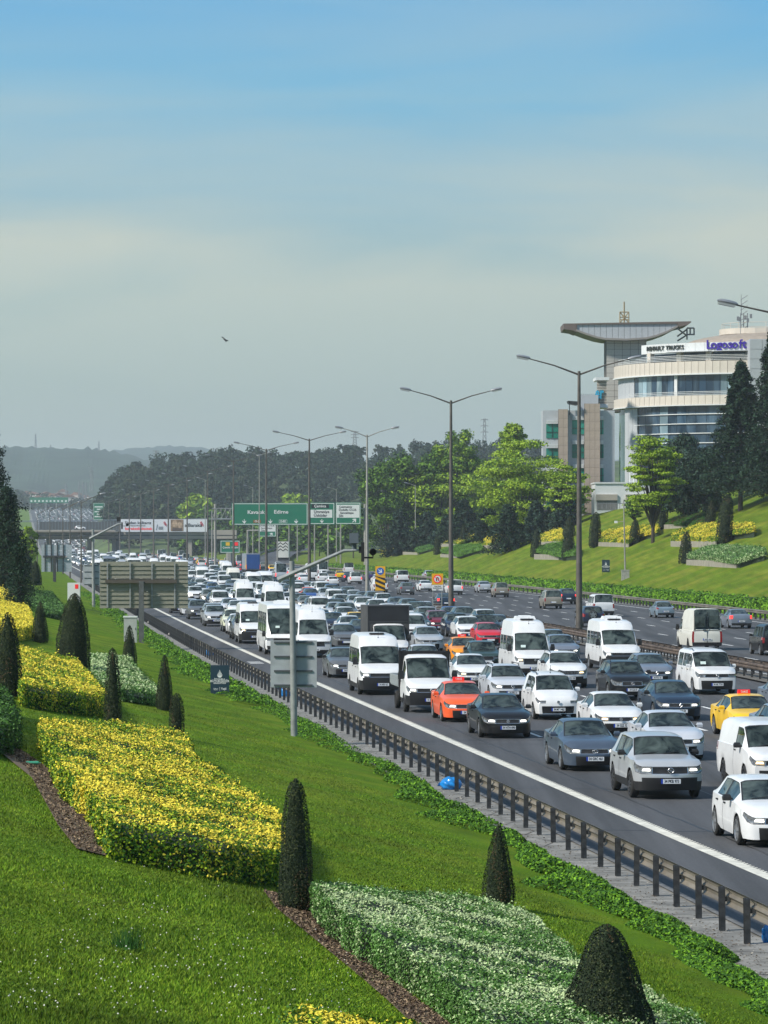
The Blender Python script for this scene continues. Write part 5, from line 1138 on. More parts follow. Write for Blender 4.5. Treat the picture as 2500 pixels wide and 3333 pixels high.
topiary(422, 2034, 2168, 48, 'slim dark cone in front of the grey cabinet', 'cone', leaf=.045, ragged=.03, group=GT)
topiary(235, 1929, 2200, 116, 'broad dark clipped cone left of the large sign back', 'bullet', leaf=.05, lean=.03, group=GT)
topiary(131, 1956, 2092, 52, 'small dark cone right of the left edge yellow hedge', 'cone', leaf=.05, group=GT)
topiary(26, 1990, 2268, 92, 'large dark clipped cone at the left edge', 'bullet', leaf=.05, group=GT)
topiary(115, 1825, 1905, 42, 'dark rounded cone on the upper left lawn, nearer the road', 'bullet', leaf=.07, group=GT)
topiary(88, 1798, 1866, 38, 'dark rounded cone on the upper left lawn, second from the road', 'bullet', leaf=.07, group=GT)
topiary(14, 1764, 1914, 38, 'dark clipped column under the tall conifers at the left edge', 'bullet', leaf=.07, group=GT)

# mulch strips beside the hedges with chips
def mulch(pix, label):
    pts = [bank_pt(x, y) for x, y in pix]; n = len(pts); c = sum((p_ for p_ in pts), Vector()) / n
    v = [(p_.x, p_.y, p_.z + .02) for p_ in pts] + [(c.x, c.y, gz(c.x, c.y) + .03)]; f = [(i, (i + 1) % n, n) for i in range(n)]
    o = struct('mulch_bed', new_mesh('mulch_bed', v, f, [SOIL]), 'stuff'); o['label'] = label; o['category'] = 'mulch'
    poly = [(p_.x, p_.y) for p_ in pts]; P = RNG.uniform(0, 1, (40000, 2)) * [max(a for a, _ in poly) - min(a for a, _ in poly), max(b_ for _, b_ in poly) - min(b_ for _, b_ in poly)] + [min(a for a, _ in poly), min(b_ for _, b_ in poly)]
    P = P[in_poly(P, poly)][:9000]; C = np.column_stack([P, ground(P[:, 0], P[:, 1]) + .035]); Q = leaf_quads(C, np.tile([0, 0, 1.], (len(C), 1)), .05, .5, .5)
    o2 = link('wood_chips', quads_mesh('wood_chips', Q, [leafm('chip', (.22, .16, .10), .6), leafm('chip_dark', (.07, .045, .03), .5)], (RNG.random(len(C)) < .5).astype(int))); o2.parent = o; o2['kind'] = 'stuff'
mulch([(0, 2425), (70, 2445), (150, 2500), (225, 2600), (300, 2700), (350, 2790), (250, 2765), (190, 2690), (140, 2600), (85, 2500), (0, 2450)], 'brown mulch strip left of the large golden hedge')
mulch([(860, 2905), (1000, 2935), (1100, 3030), (1200, 3130), (1330, 3240), (1500, 3370), (1380, 3372), (1250, 3250), (1120, 3140), (1010, 3050), (900, 2960)], 'brown mulch strip left of the white edged hedge')

# grass blades on the near lawns, clover flowers
n = 470000; Dg = 1.0 / RNG.uniform(1 / 190.0, 1 / 26.0, n); xg = RNG.uniform(-40, 2540, n); Xg = (xg - CX) / FPX * Dg
k_ = Xg < XW(Dg) - 4.5; Dg, Xg = Dg[k_], Xg[k_]; Zg = ground(Xg, Dg); n = len(Dg); a = RNG.uniform(0, np.pi, n); hgt = .034 * (.6 + .8 * vnoise(np.column_stack([Xg, Dg]), .5, 3)) * RNG.uniform(.6, 1.3, n); wd = .004 + Dg * 8e-5; hgt = hgt * np.clip(1.15 - Dg / 260, .4, 1)
B = np.column_stack([Xg, Dg, Zg - .01]); dx = np.column_stack([np.cos(a) * wd, np.sin(a) * wd, 0 * a]); tip = B + np.column_stack([RNG.normal(0, .02, n), RNG.normal(0, .02, n), hgt])
o = link('grass_blades', quads_mesh('grass_blades', np.stack([B - dx, B + dx, tip], axis=1), [leafm('grass_blade', (0.078, 0.155, 0.006), .5, noise=.40, nscale=.28, world=True), leafm('grass_blade_pale', (0.15, 0.225, 0.012), .4, noise=.35, nscale=.28, world=True)], (RNG.random(n) < .35).astype(int))); tag(o, 'mown grass blades on the near bank', 'grass', None, 'stuff')
n = 480; u = RNG.random(n); y_ = 2800 + 533 * RNG.random(n) ** .6; x_ = RNG.uniform(0, 1150, n); C = []
for x, y in zip(x_, y_):
    if vnoise(np.array([[x, y]]), .008, 8)[0] > .42 or RNG.random() < .15:
        if y > 2700 + (x - 300) * .45: C.append(tuple(bank_pt(x, y) + Vector((0, 0, .06))))
C = np.array(C); Q = np.concatenate([leaf_quads(C, np.tile([0, -1, .6], (len(C), 1)),   .016, .9, .5) for _ in range(2)])
o = link('clover_flowers', quads_mesh('clover_flowers', Q, [mat('clover_white', (.6, .6, .52), .8)])); tag(o, 'scattered white clover flowers in the foreground lawn', 'flowers', None, 'stuff')
# weeds along the foot of the near bank
def weeds(name, fx0, fx1, d0, d1, n, leaf, hmax, mats, label, pw=1.0, seed=2, edge=.4):
    rng = np.random.default_rng(seed); D = 1 / rng.uniform(1 / d1, 1 / d0, n); u = rng.random(n); X0 = fx0(D); X1 = fx1(D); P = np.column_stack([X0 + (X1 - X0) * u, D])
    m_ = vnoise(P * [1.2, .35], .6, seed) * .6 + vnoise(P, 1.6, seed + 1) * .4; prof = np.clip(np.minimum(u, 1 - u) / edge, 0, 1) ** .6
    hh = hmax * (m_ * 1.1 + .15) * prof; P[:, 0] += (vnoise(P * [0, .3], 1, seed + 2) - .5) * 1.5 * (1 - u) + (vnoise(P * [0, .9], 1, seed + 3) - .5) * .7
    C = np.column_stack([P, ground(P[:, 0], P[:, 1]) + hh * rng.uniform(0.15, 1, n) ** .5]); Q = leaf_quads(C, np.tile([-.1, -.4, 1.0], (n, 1)), leaf * (.7 + .6 * m_), .55, .8, rng)
    o = link(name, quads_mesh(name, Q, mats, rng.integers(0, len(mats), n))); tag(o, label, 'weeds', None, 'stuff'); return o
weeds('weeds', lambda D: XW(D) - 4.95, lambda D: XW(D) - 3.8, 46, 150, 75000, .075, .42, [LF_HD, LF_H, LF_G], 'leafy green weeds along the foot of the near bank', seed=21)
weeds('weeds', lambda D: XW(D) - 6.0, lambda D: XW(D) - 3.9, 140, 420, 28000, .13, .5, [LF_HD, LF_H, LF_G], 'rough grass and weeds along the far part of the near bank', seed=25)
# bright hedge band along the right hand rail
def band(name, fx0, fx1, d0, d1, n, leaf, h, mats, label, seed):
    rng = np.random.default_rng(seed); D = 1 / rng.uniform(1 / d1, 1 / d0, n); u = rng.random(n); face = rng.random(n) < .42
    X0, X1 = fx0(D), fx1(D); X = np.where(face, X0 + rng.normal(0, .08, n), X0 + (X1 - X0) * u); P = np.column_stack([X, D]); lump = vnoise(P, .8, seed)
    Z = ground(X, D) + np.where(face, rng.uniform(0, 1, n) * h, h * (1 - .25 * u)) + (lump - .5) * .35
    Q = leaf_quads(np.column_stack([X, D, Z]), np.where(face[:, None], [-.9, -.3, .4], [0, -.2, 1.0]), leaf * np.ones(n), .6, .7, rng); mi = (rng.random(n) < .3 + (lump - .5)).astype(int)
    o = link(name, quads_mesh(name, Q, mats, mi)); tag(o, label, 'hedge'); 
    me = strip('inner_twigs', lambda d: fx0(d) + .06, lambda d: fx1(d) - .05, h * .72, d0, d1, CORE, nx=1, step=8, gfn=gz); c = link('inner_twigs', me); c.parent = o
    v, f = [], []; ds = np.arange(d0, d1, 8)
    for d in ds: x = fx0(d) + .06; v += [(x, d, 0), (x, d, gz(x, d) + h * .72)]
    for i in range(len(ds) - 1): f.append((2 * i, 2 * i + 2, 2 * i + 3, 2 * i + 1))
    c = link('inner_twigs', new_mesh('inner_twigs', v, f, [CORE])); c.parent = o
band('roadside_hedge', lambda D: XR(D) + 1.7, lambda D: XR(D) + 5.4, 250, 760, 70000, .26, 1.4, [LF_H, LF_HD], 'bright green hedge band running along the right hand rail', 31)

# ------------------------------------------------------------------ far bank planters (pixels read off the photograph)
Z5 = lambda x, y: (1800 + x / 2.37, 1550 + y / 2.37); Z3 = lambda x, y: (1200 + x / 2.37, 1300 + y / 2.37)
def rb(pts, fn, h, mats, frac, label, wall=None, seed=1, leaf=.15, dens=120):
    sk = 0
    if wall:
        wp_ = [fn(*p_) for p_ in wall]; fp = [fn(*p_) for p_ in pts]; yf = np.mean([max((q_ for q_ in fp if abs(q_[0] - a_[0]) < 22), key=lambda q_: q_[1], default=(0, a_[1] - 32))[1] for a_ in wp_]); Dw = np.mean([on_bank(*a_) for a_ in wp_]); h = float(np.clip((np.mean([a_[1] for a_ in wp_]) - yf) / FPX * Dw, .7, 2.6)); sk = h * .5
    hedge([fn(*p_) for p_ in pts], h, leaf, dens, mats, frac, label, patch=2.0, cat='hedge', group='planted beds on the right hand bank', wall=([fn(*p_) for p_ in wall], None, h * .52) if wall else None, seed=seed, undul=.12, skirt=sk)
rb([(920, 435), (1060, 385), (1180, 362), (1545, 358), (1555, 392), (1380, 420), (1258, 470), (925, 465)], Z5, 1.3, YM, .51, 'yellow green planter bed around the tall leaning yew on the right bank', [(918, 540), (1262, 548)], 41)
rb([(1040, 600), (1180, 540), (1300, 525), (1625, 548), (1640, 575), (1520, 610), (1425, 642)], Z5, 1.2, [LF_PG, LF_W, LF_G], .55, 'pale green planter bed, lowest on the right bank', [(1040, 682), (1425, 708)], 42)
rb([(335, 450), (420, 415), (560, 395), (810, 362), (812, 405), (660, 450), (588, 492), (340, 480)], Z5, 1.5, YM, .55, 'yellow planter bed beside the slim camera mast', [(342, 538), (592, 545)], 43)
rb([(868, 340), (1000, 295), (1170, 285), (1160, 345), (1080, 362), (870, 362)], Z5, .8, [LF_R, LF_G, LF_HD], .4, 'low reddish planter bed above the yellow green one', [(866, 405), (1080, 392)], 44)
rb([(1290, 1150), (1380, 1115), (1480, 1100), (1610, 1120), (1600, 1170), (1485, 1185)], Z3, 1.0, [LF_HD, LF_H, LF_PG], .5, 'green planter bed between two yew cones', [(1285, 1232), (1482, 1235)], 45)
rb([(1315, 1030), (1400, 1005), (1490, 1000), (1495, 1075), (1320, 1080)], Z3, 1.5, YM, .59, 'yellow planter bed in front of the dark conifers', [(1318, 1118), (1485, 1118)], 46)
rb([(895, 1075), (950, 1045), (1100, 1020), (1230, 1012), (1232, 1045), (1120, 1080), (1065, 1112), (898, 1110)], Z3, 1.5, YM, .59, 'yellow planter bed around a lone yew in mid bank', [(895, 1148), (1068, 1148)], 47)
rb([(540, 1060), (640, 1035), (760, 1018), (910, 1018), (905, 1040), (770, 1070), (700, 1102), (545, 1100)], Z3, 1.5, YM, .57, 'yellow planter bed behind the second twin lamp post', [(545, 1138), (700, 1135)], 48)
rb([(560, 1160), (680, 1120), (860, 1115), (880, 1140), (790, 1165), (700, 1195)], Z3, .9, [LF_HD, LF_H, LF_PG], .45, 'low green planter bed left of the lone yew', [(560, 1215), (700, 1222)], 49)
rb([(245, 1168), (330, 1135), (490, 1115), (495, 1140), (380, 1172)], Z3, .9, [LF_HD, LF_G, LF_PG], .4, 'low green planter bed under the dark conifers', [(240, 1200), (382, 1198)], 50)
rb([(100, 1120), (160, 1105), (208, 1105), (205, 1160), (105, 1165)], Z3, 1.4, YM, .64, 'small yellow planter bed beside a tiny yew', None, 51)
rb([(-20, 1085), (60, 1078), (170, 1078), (165, 1100), (90, 1115), (-20, 1140)], Z3, 1.3, YM, .61, 'yellow planter bed farthest along the right bank', None, 52)
GR = 'clipped yews on the right hand bank'
for fn, c, top, base, wd, shape, lab in [
    (Z5, 840, 170, 412, 84, 'column', 'dark yew column highest on the bank, beside the reddish bed'), (Z5, 1210, 185, 362, 84, 'cone', 'dark yew cone behind the tall leaning one'),
    (Z5, 1312, 140, 525, 118, 'column', 'tallest leaning dark yew on the right bank'), (Z5, 1018, 425, 675, 100, 'bullet', 'dark yew cone left of the pale green bed'),
    (Z5, 627, 328, 525, 84, 'bullet', 'dark yew cone right of the camera mast'), (Z5, 318, 275, 552, 90, 'column', 'dark yew column right of the tall twin lamp post'),
    (Z5, 122, 308, 478, 100, 'cone', 'dark yew cone left of the tall twin lamp post, upper one'), (Z5, 115, 405, 645, 104, 'bullet', 'dark yew cone left of the tall twin lamp post, lower one'),
    (Z5, 68, 250, 405, 62, 'column', 'small dark yew behind the two left of the tall lamp post'), (Z3, 1287, 998, 1218, 82, 'bullet', 'dark yew cone at the left end of the green bed'),
    (Z3, 1270, 940, 1090, 60, 'column', 'dark yew column in a tight pair, front one'), (Z3, 1252, 885, 1055, 46, 'column', 'dark yew column in a tight pair, rear one'),
    (Z3, 1090, 935, 1135, 72, 'bullet', 'lone dark yew beside the mid bank yellow bed'), (Z3, 732, 950, 1115, 66, 'cone', 'dark yew cone right of the second twin lamp post'),
    (Z3, 530, 1050, 1198, 60, 'bullet', 'dark yew cone left of the second twin lamp post'), (Z3, 222, 1078, 1208, 46, 'bullet', 'small dark yew at the left end of the low green bed'), (Z3, 102, 1060, 1168, 28, 'column', 'tiny dark yew between two yellow beds')]:
    (x, yt), (_, yb) = fn(c, top), fn(c, base); topiary(x, yt, yb, wd / 2.37, lab, shape, leaf=.16, dens=1.3, group=GR, lean=.10 if 'leaning' in lab else .05 if wd > 80 else 0)

# ------------------------------------------------------------------ trees
BARK = mat('bark', (.05, .04, .03), .9)
LT = [leafm('tree_lime', (0.23, 0.34, 0.022), .4), leafm('tree_green', (0.095, 0.19, 0.018), .4), leafm('tree_dark', (0.030, 0.075, 0.012), .4)]
CT = [leafm('conifer_blue', (0.030, 0.060, 0.040), .5), leafm('conifer_deep', (0.012, 0.034, 0.014), .5)]
GC = 'dark conifers at the foot of the tree group'; GD = 'trees behind the planted right bank'
def tree(x, ytop, ybot, wpx, D, kind, label, n=5200, leaf=.34, seed=1, group=None, trunk=True, zb=None, name=None):
    """crown box in photo pixels at distance D: clumps of leaves on a limb skeleton"""
    if group == GD and x < 1650: D = min(800.0, on_bank(x, 1735) + (10 if x > 1400 and ytop > 1450 else 50))
    if group == GC: D = min(750.0 if x < 1600 else 574.0, on_bank(x, min(ybot, 1775)) + 6)
    n = int(n * (1.9 if D > 440 else 1.5)); leaf = leaf * max(1, D / 600); leaf = leaf * (1.3 if kind in ('conifer', 'round') else 1.18)
    rng = np.random.default_rng(seed); X = px(x, D); ztop, zbot = pz(ytop, D), pz(ybot, D); r_ = wpx / 2 * D / FPX; zg = min(gz(X, D), zbot - .3) if zb is None else zb; h = ztop - zbot
    if group == GC or kind == 'round': zbot = gz(X, D) + .3; h = ztop - zbot
    nc = {'broad': 70, 'layer': 90, 'conifer': 0, 'round': 60, 'shrubby': 55}[kind]; limbs = MB(); root = empty(name or ('conifer' if kind in ('conifer', 'round') else 'broadleaf_tree'), (X, D, zg), label, 'tree', group)
    zt, zb_ = ztop - zg, zbot - zg; cz = (zt + zb_) / 2
    Cs, Nv, sz = [], [], []
    if kind == 'conifer':
        lv = int(h / .55)
        for i in range(lv):
            u = i / lv; z = zb_ + h * u; rr_ = r_ * ((1 - u) ** (.85 if D > 440 else .7)) * (.85 + .4 * rng.random()) + .15; nb = max(4, int(9 * (1 - u) + 4))
            for k in range(nb):
                a = 2 * math.pi * (k + rng.random()) / nb; L_ = rr_ * rng.uniform(.65, 1.12); m_ = max(4, int(n / lv / nb)); t_ = rng.uniform(.02, 1, m_) ** .5
                Cs.append(np.column_stack([np.cos(a) * L_ * t_ + rng.normal(0, .16, m_), np.sin(a) * L_ * t_ + rng.normal(0, .16, m_), z - .18 * L_ * t_ ** 1.5 + .10 * t_ * L_ + rng.normal(0, .22, m_)])); Nv.append(np.tile([np.cos(a) * .3, np.sin(a) * .3, 1], (m_, 1)))
                if u < .9 and k % 2 == 0: limbs.tube([(0, 0, z), (np.cos(a) * L_ * .8, np.sin(a) * L_ * .8, z - .1 * L_)], [.06, .02], 4, cap=False)
    else:
        for i in range(nc):
            for _ in range(20):
                p_ = rng.uniform(-1, 1, 3)
                if kind == 'broad' and np.linalg.norm(p_ * [1, 1, .95]) < 1: break
                if kind == 'layer' and abs(p_[2]) < .95 and math.hypot(p_[0], p_[1]) < (1 - max(0, p_[2]) ** 1.7 * .72) * (1 - max(0, -p_[2]) * .30): break
                if kind == 'round' and np.linalg.norm(p_) < 1: break
                if kind == 'shrubby' and np.linalg.norm(p_ * [1, 1, .8]) < 1: break
            p_ = p_ * (.62 + .38 * np.linalg.norm(p_) ** -.2) * .88; c = np.array([p_[0] * r_, p_[1] * r_, cz + p_[2] * h / 2]); m_ = n // nc; cr = r_ * rng.uniform(.18, .30) * (1.2 if kind != 'layer' else 1.0)
            fl = .33 if kind == 'layer' else .75; q_ = rng.normal(0, 1, (m_, 3)); q_ /= np.linalg.norm(q_, axis=1, keepdims=True); rad = rng.uniform(.45, 1.05, (m_, 1)); Cs.append(c + q_ * rad * [cr * (1.35 if kind == 'layer' else 1), cr * (1.35 if kind == 'layer' else 1), cr * fl]); Nv.append(q_ * .6 + [0, 0, .7])
            if i % 3 == 0: limbs.tube([(0, 0, max(.5, zb_ * .6)), (c[0] * .45, c[1] * .45, (c[2] + zb_) * .5), tuple(c)], [.13, .09, .03], 4, cap=False)
    C = np.vstack(Cs); NN = np.vstack(Nv); mats_ = CT if kind in ('conifer', 'round') else LT
    if mats_ is CT: mi = (rng.random(len(C)) < (.25 if 'blue' in label else .72)).astype(int)
    else:
        base = {'lime': .0, 'mid': .75, 'deep': 1.45}['lime' if ('lime' in label or 'yellow' in label) else 'mid' if 'mid' in label else 'deep']; pv = vnoise(C[:, [0, 2]], .55, seed) - .5; mi = np.clip(np.round(base + pv * 1.2 + rng.normal(0, .35, len(C))), 0, 2).astype(int)
    cr_ = link('crown', quads_mesh('crown', leaf_quads(C, NN, leaf, .62, .6, rng), mats_, mi), root)
    if trunk: limbs.tube([(0, 0, -.3), (.05, 0, max(.6, zb_ + .1 * h)), (0, 0, zb_ + h * (.9 if kind == 'conifer' else .55))], [max(.16, h * .020), max(.12, h * .016), .04], 8)
    limbs.build('trunk', BARK, root)
    return root

tree(1265, 1462, 1790, 230, 640, 'broad', 'deep green bushy tree at the left end of the tree group', 9000, .42, 1, GD)
tree(1360, 1440, 1740, 200, 650, 'broad', 'deep green tree behind the left end of the tree group', 6000, .42, 2, GD)
tree(1480, 1378, 1640, 150, 640, 'broad', 'mid green tallest narrow tree rising over the group', 7000, .38, 3, GD)
tree(1425, 1500, 1745, 300, 600, 'layer', 'lime green spreading tree behind the second twin lamp post', 9000, .36, 4, GD)
tree(1570, 1475, 1730, 260, 610, 'layer', 'lime green spreading tree in the middle of the group', 7500, .36, 5, GD)
tree(1700, 1388, 1735, 340, 588, 'layer', 'largest yellow green layered tree before the beige office block', 15000, .34, 6, GD)
tree(1845, 1495, 1705, 160, 575, 'layer', 'lime green loose tree beside the tall twin lamp post', 4200, .34, 7, GD)
tree(1670, 1372, 1480, 90, 700, 'broad', 'mid green tree top behind the largest yellow green tree', 2500, .40, 8, GD)
tree(1325, 1620, 1778, 180, 545, 'shrubby', 'blue', 10, .3, 9, GD) if False else None
GC = 'dark conifers at the foot of the tree group'
for i, (x, yt, yb, wd, D, lab, kind) in enumerate([(1300, 1660, 1800, 150, 560, 'blue grey dense conifer at the left foot of the group', 'conifer'), (1390, 1665, 1798, 150, 560, 'blue grey conifer with drooping boughs, second from left', 'conifer'), (1510, 1625, 1765, 150, 570, 'dark conifer right behind the second twin lamp post', 'conifer'),
        (1590, 1635, 1765, 140, 560, 'dark low conifer under the lime green trees', 'conifer'), (1655, 1640, 1758, 160, 560, 'dark spreading conifer right of the lone yew', 'conifer'), (1745, 1630, 1745, 140, 545, 'blue grey conifer below the largest tree', 'conifer'), (1825, 1595, 1715, 150, 545, 'blue grey loose conifer beside the tall lamp post', 'conifer'), (1455, 1680, 1785, 110, 555, 'dark brownish small conifer in the middle', 'conifer')]):
    tree(x, yt, yb, wd, D, kind, lab, 5200, .30, 60 + i, GC)
# upper right: trees in front of the building
tree(2410, 1175, 1590, 290, 460, 'conifer', 'tall dark pine before the right end of the office building', 22000, .26, 71, None)
tree(2515, 1080, 1600, 260, 450, 'conifer', 'very tall dark pine cut by the right edge', 15000, .26, 72, None)
tree(2235, 1385, 1640, 225, 480, 'round', 'blue grey rounded conifer thicket before the glass facade', 14000, .27, 73, None)
tree(2300, 1470, 1635, 190, 475, 'round', 'dark low thicket between the rounded one and the pine', 7000, .27, 76, None)
tree(2125, 1380, 1690, 200, 465, 'layer', 'lime green tree against the glass facade', 8000, .27, 74, None)
tree(2065, 1600, 1690, 80, 520, 'layer', 'mid green small tree by the low white annex', 1500, .25, 75, None)
# left edge
tree(-50, 1360, 1900, 330, 300, 'conifer', 'tall dark cedar overhanging the left edge', 15000, .17, 81, None)
tree(25, 1580, 1915, 150, 290, 'conifer', 'dark conifer beneath the cedar at the left edge', 9000, .15, 82, None)
tree(60, 1760, 1960, 90, 230, 'conifer', 'narrow dark conifer at the end of the upper left bed', 4000, .11, 85, None)
tree(95, 1710, 1850, 60, 640, 'shrubby', 'yellow olive tree beside the bridge at the left', 1800, .5, 83, None)
# trees under and right of the bridge
for i, (x, yt, yb, wd, D) in enumerate([(430, 1760, 1800, 90, 1500), (520, 1765, 1800, 90, 1480), (620, 1745, 1812, 90, 1350), (675, 1660, 1790, 110, 1340), (745, 1660, 1800, 120, 1330), (640, 1615, 1700, 120, 1420), (880, 1680, 1800, 150, 1200), (960, 1700, 1790, 120, 1150), (1040, 1690, 1780, 120, 1050), (960, 1615, 1680, 100, 1400), (1150, 1660, 1770, 120, 950), (820, 1720, 1820, 90, 1250), (1080, 1750, 1800, 90, 1000)]):
    tree(x, yt, yb, wd, D, 'shrubby', ('deep green' if i not in (5, 9) else 'lime green') + ' tree before the pine wood, ' + ['under the banner', 'under the right end of the banner', 'near the right pier', 'behind the bare masts', 'above the green emblem sign', 'right of the banner', 'below the exit sign', 'behind the gantry', 'left of the slip road end', 'over the wide green sign', 'right of the slip road', 'beside the blue lorry', 'above the slip road rail'][i], 1500, .9, 100 + i, 'trees between the bridge and the slip road', zb=None)

# ------------------------------------------------------------------ pine wood and hills
def ridge(xpx): return np.interp(xpx, [300, 330, 370, 400, 440, 500, 600, 700, 850, 1000, 1100, 1200, 1300, 1420, 1700, 2600], [1690, 1600, 1545, 1520, 1500, 1488, 1476, 1460, 1455, 1458, 1443, 1440, 1432, 1425, 1430, 1440])
DR = 1800.0
v, f = [], []; xs = np.arange(280, 2700, 20.0); rows = np.linspace(0, 1, 10)
for u in rows:
    D = 1420 + u * 420
    for xp in xs:
        zt = HC - (ridge(xp) + 62 - HY) / FPX * DR; z = -1 + (zt + 1) * (u ** .8); v.append((px(xp, D) if u else px(xp, D), D, z))
n = len(xs)
for i in range(9):
    for k in range(n - 1): f.append((i * n + k, i * n + k + 1, (i + 1) * n + k + 1, (i + 1) * n + k))
hill_m = mat('scrub', (0.035, 0.055, 0.018), .95, noise=.4, nscale=.05, world=True, col2=(.10, .15, .04)); struct('wooded_hill', new_mesh('wooded_hill', v, f, [hill_m], smooth=True))
PN = [leafm('pine_a', (0.022, 0.042, 0.022), .5), leafm('pine_b', (0.010, 0.022, 0.013), .5), leafm('pine_c', (0.045, 0.058, 0.030), .5)]
rng = np.random.default_rng(77); Cs, Nv, mi = [], [], []
for i in range(1500):
    u = rng.random() ** .8; D = 1425 + u * 420; xp = rng.uniform(318, 1950) if i > 250 else rng.uniform(318, 900); zt = HC - (ridge(xp) + 62 - HY) / FPX * DR; z = -1 + (zt + 1) * (u ** .8); X = px(xp, D); hh = rng.uniform(7.5, 12.5) * (1.0 if u > .1 else .8); rr_ = rng.uniform(2.2, 3.9)
    if xp < 350 and u < .8 and rng.random() < .7: continue
    m_ = 150; nb = 7; dark = rng.random()
    for b_ in range(nb):
        c = np.array([X + rng.normal(0, rr_ * .42), D + rng.normal(0, rr_ * .42), z + hh * rng.uniform(.45, .95)]); q_ = rng.normal(0, 1, (m_ // nb, 3)); q_ /= np.linalg.norm(q_, axis=1, keepdims=True)
        Cs.append(c + q_ * [rr_ * .55, rr_ * .55, rr_ * .42] * rng.uniform(.6, 1.05, (m_ // nb, 1))); Nv.append(q_ + [0, 0, .4]); mi.append(np.full(m_ // nb, 1 if dark < .25 else (2 if dark > .9 else 0)))
C = np.vstack(Cs); o = link('pine_wood', quads_mesh('pine_wood', leaf_quads(C, np.vstack(Nv), 1.35, .7, .5, rng), PN, np.concatenate(mi))); tag(o, 'dark pine wood covering the hill behind the signs', 'forest', None, 'stuff')
def hillmesh(name, pts, D, depth, m, z0=-2):
    v, f = [], []; xs = np.arange(-400, 3000, 14.0); yy = np.interp(xs, [p_[0] for p_ in pts], [p_[1] for p_ in pts]); r2 = np.random.default_rng(5)
    for j, u in enumerate(np.linspace(0, 1, 9)):
        for k, xp in enumerate(xs):
            d = D - depth * (1 - u); zt = HC - (yy[k] - HY) / FPX * D; z = z0 + (zt - z0) * (math.sin(u * math.pi / 2) ** 1.1) + (r2.uniform(0, 6) if u > .95 else 0) + (float(vnoise(np.array([[xp * .012, u * 3.0]]), 1.0, 4)[0]) - .5) * 10 * math.sin(u * math.pi); v.append((px(xp, d), d, z))
    n = len(xs)
    for j in range(8):
        for k in range(n - 1): f.append((j * n + k, j * n + k + 1, (j + 1) * n + k + 1, (j + 1) * n + k))
    struct(name, new_mesh(name, v, f, [m], smooth=False))
hm = mat('far_wood', (0.022, 0.042, 0.022), .95, noise=.5, nscale=.02, world=True)
hillmesh('far_hill', [(-400, 1455), (0, 1460), (60, 1458), (110, 1462), (200, 1468), (290, 1464), (370, 1478), (430, 1490), (520, 1515), (600, 1540), (700, 1580), (3000, 1600)], 5200, 1500, hm)
hillmesh('far_hill', [(-400, 1500), (200, 1490), (350, 1474), (450, 1462), (560, 1455), (640, 1462), (720, 1475), (1000, 1500), (3000, 1500)], 7400, 1500, hm)
# low wooded ground with houses at the foot of the far hills
rng = np.random.default_rng(9); Cs, Nv = [], []
for i in range(520):
    D = rng.uniform(2930, 3300); xp = rng.uniform(-30, 330); yy = np.interp(xp, [-30, 60, 200, 330], [1585, 1590, 1612, 1620]) + rng.uniform(0, 40); c = np.array([px(xp, D), D, pz(yy + 18, D)]); q_ = rng.normal(0, 1, (40, 3)); q_ /= np.linalg.norm(q_, axis=1, keepdims=True); Cs.append(c + q_ * [5, 5, 4.5] * rng.uniform(.6, 1.1, (40, 1))); Nv.append(q_)
o = link('distant_trees', quads_mesh('distant_trees', leaf_quads(np.vstack(Cs), np.vstack(Nv), 2.6, .7, .5, rng), PN, rng.integers(0, 3, len(np.vstack(Cs))))); tag(o, 'distant tree belt at the foot of the far hills', 'trees', None, 'stuff')
v = [(px(-60, 3000), 3000, -1), (px(340, 3000), 3000, -1), (px(340, 3200), 3200, pz(1650, 3200)), (px(-60, 3200), 3200, pz(1640, 3200)), (px(340, 3500), 3500, pz(1640, 3500)), (px(-60, 3500), 3500, pz(1630, 3500))]
struct('distant_slope', new_mesh('distant_slope', v, [(0, 1, 2, 3), (3, 2, 4, 5)], [hill_m]))
ROOF = mat('roof_tile', (.20, .11, .08), .8, noise=.2); HW = [mat('house_wall_%d' % i, c, .8) for i, c in enumerate([(.45, .42, .38), (.36, .33, .30), (.5, .5, .48)])]  # roof colour paled to put distance haze into the tiles
for i in range(16):
    D = 3000 + rr.uniform(0, 150); xp = [10, 30, 52, 70, 92, 108, 128, 150, 172, 190, 206, 222, 236, 250, 262, 278][i]; yb = 1640 - rr.uniform(0, 24); X = px(xp, D); z0 = pz(yb, D) - 3; wd = rr.uniform(4, 7)
    h = empty('house', (X, D, z0), 'tiny far house among trees at the foot of the hills', 'house', 'tiny far houses at the foot of the hills', rr.uniform(-.5, .5)); hh = rr.uniform(5, 8)
    mb = MB(); mb.box(-wd, wd, -4, 4, 0, hh); mb.build('wall', HW[i % 3], h)
    mb = MB(); mb.prism([(-wd - .4, hh), (wd + .4, hh), (0, hh + 2.6)], -4.4, 4.4); mb.build('roof', ROOF, h)
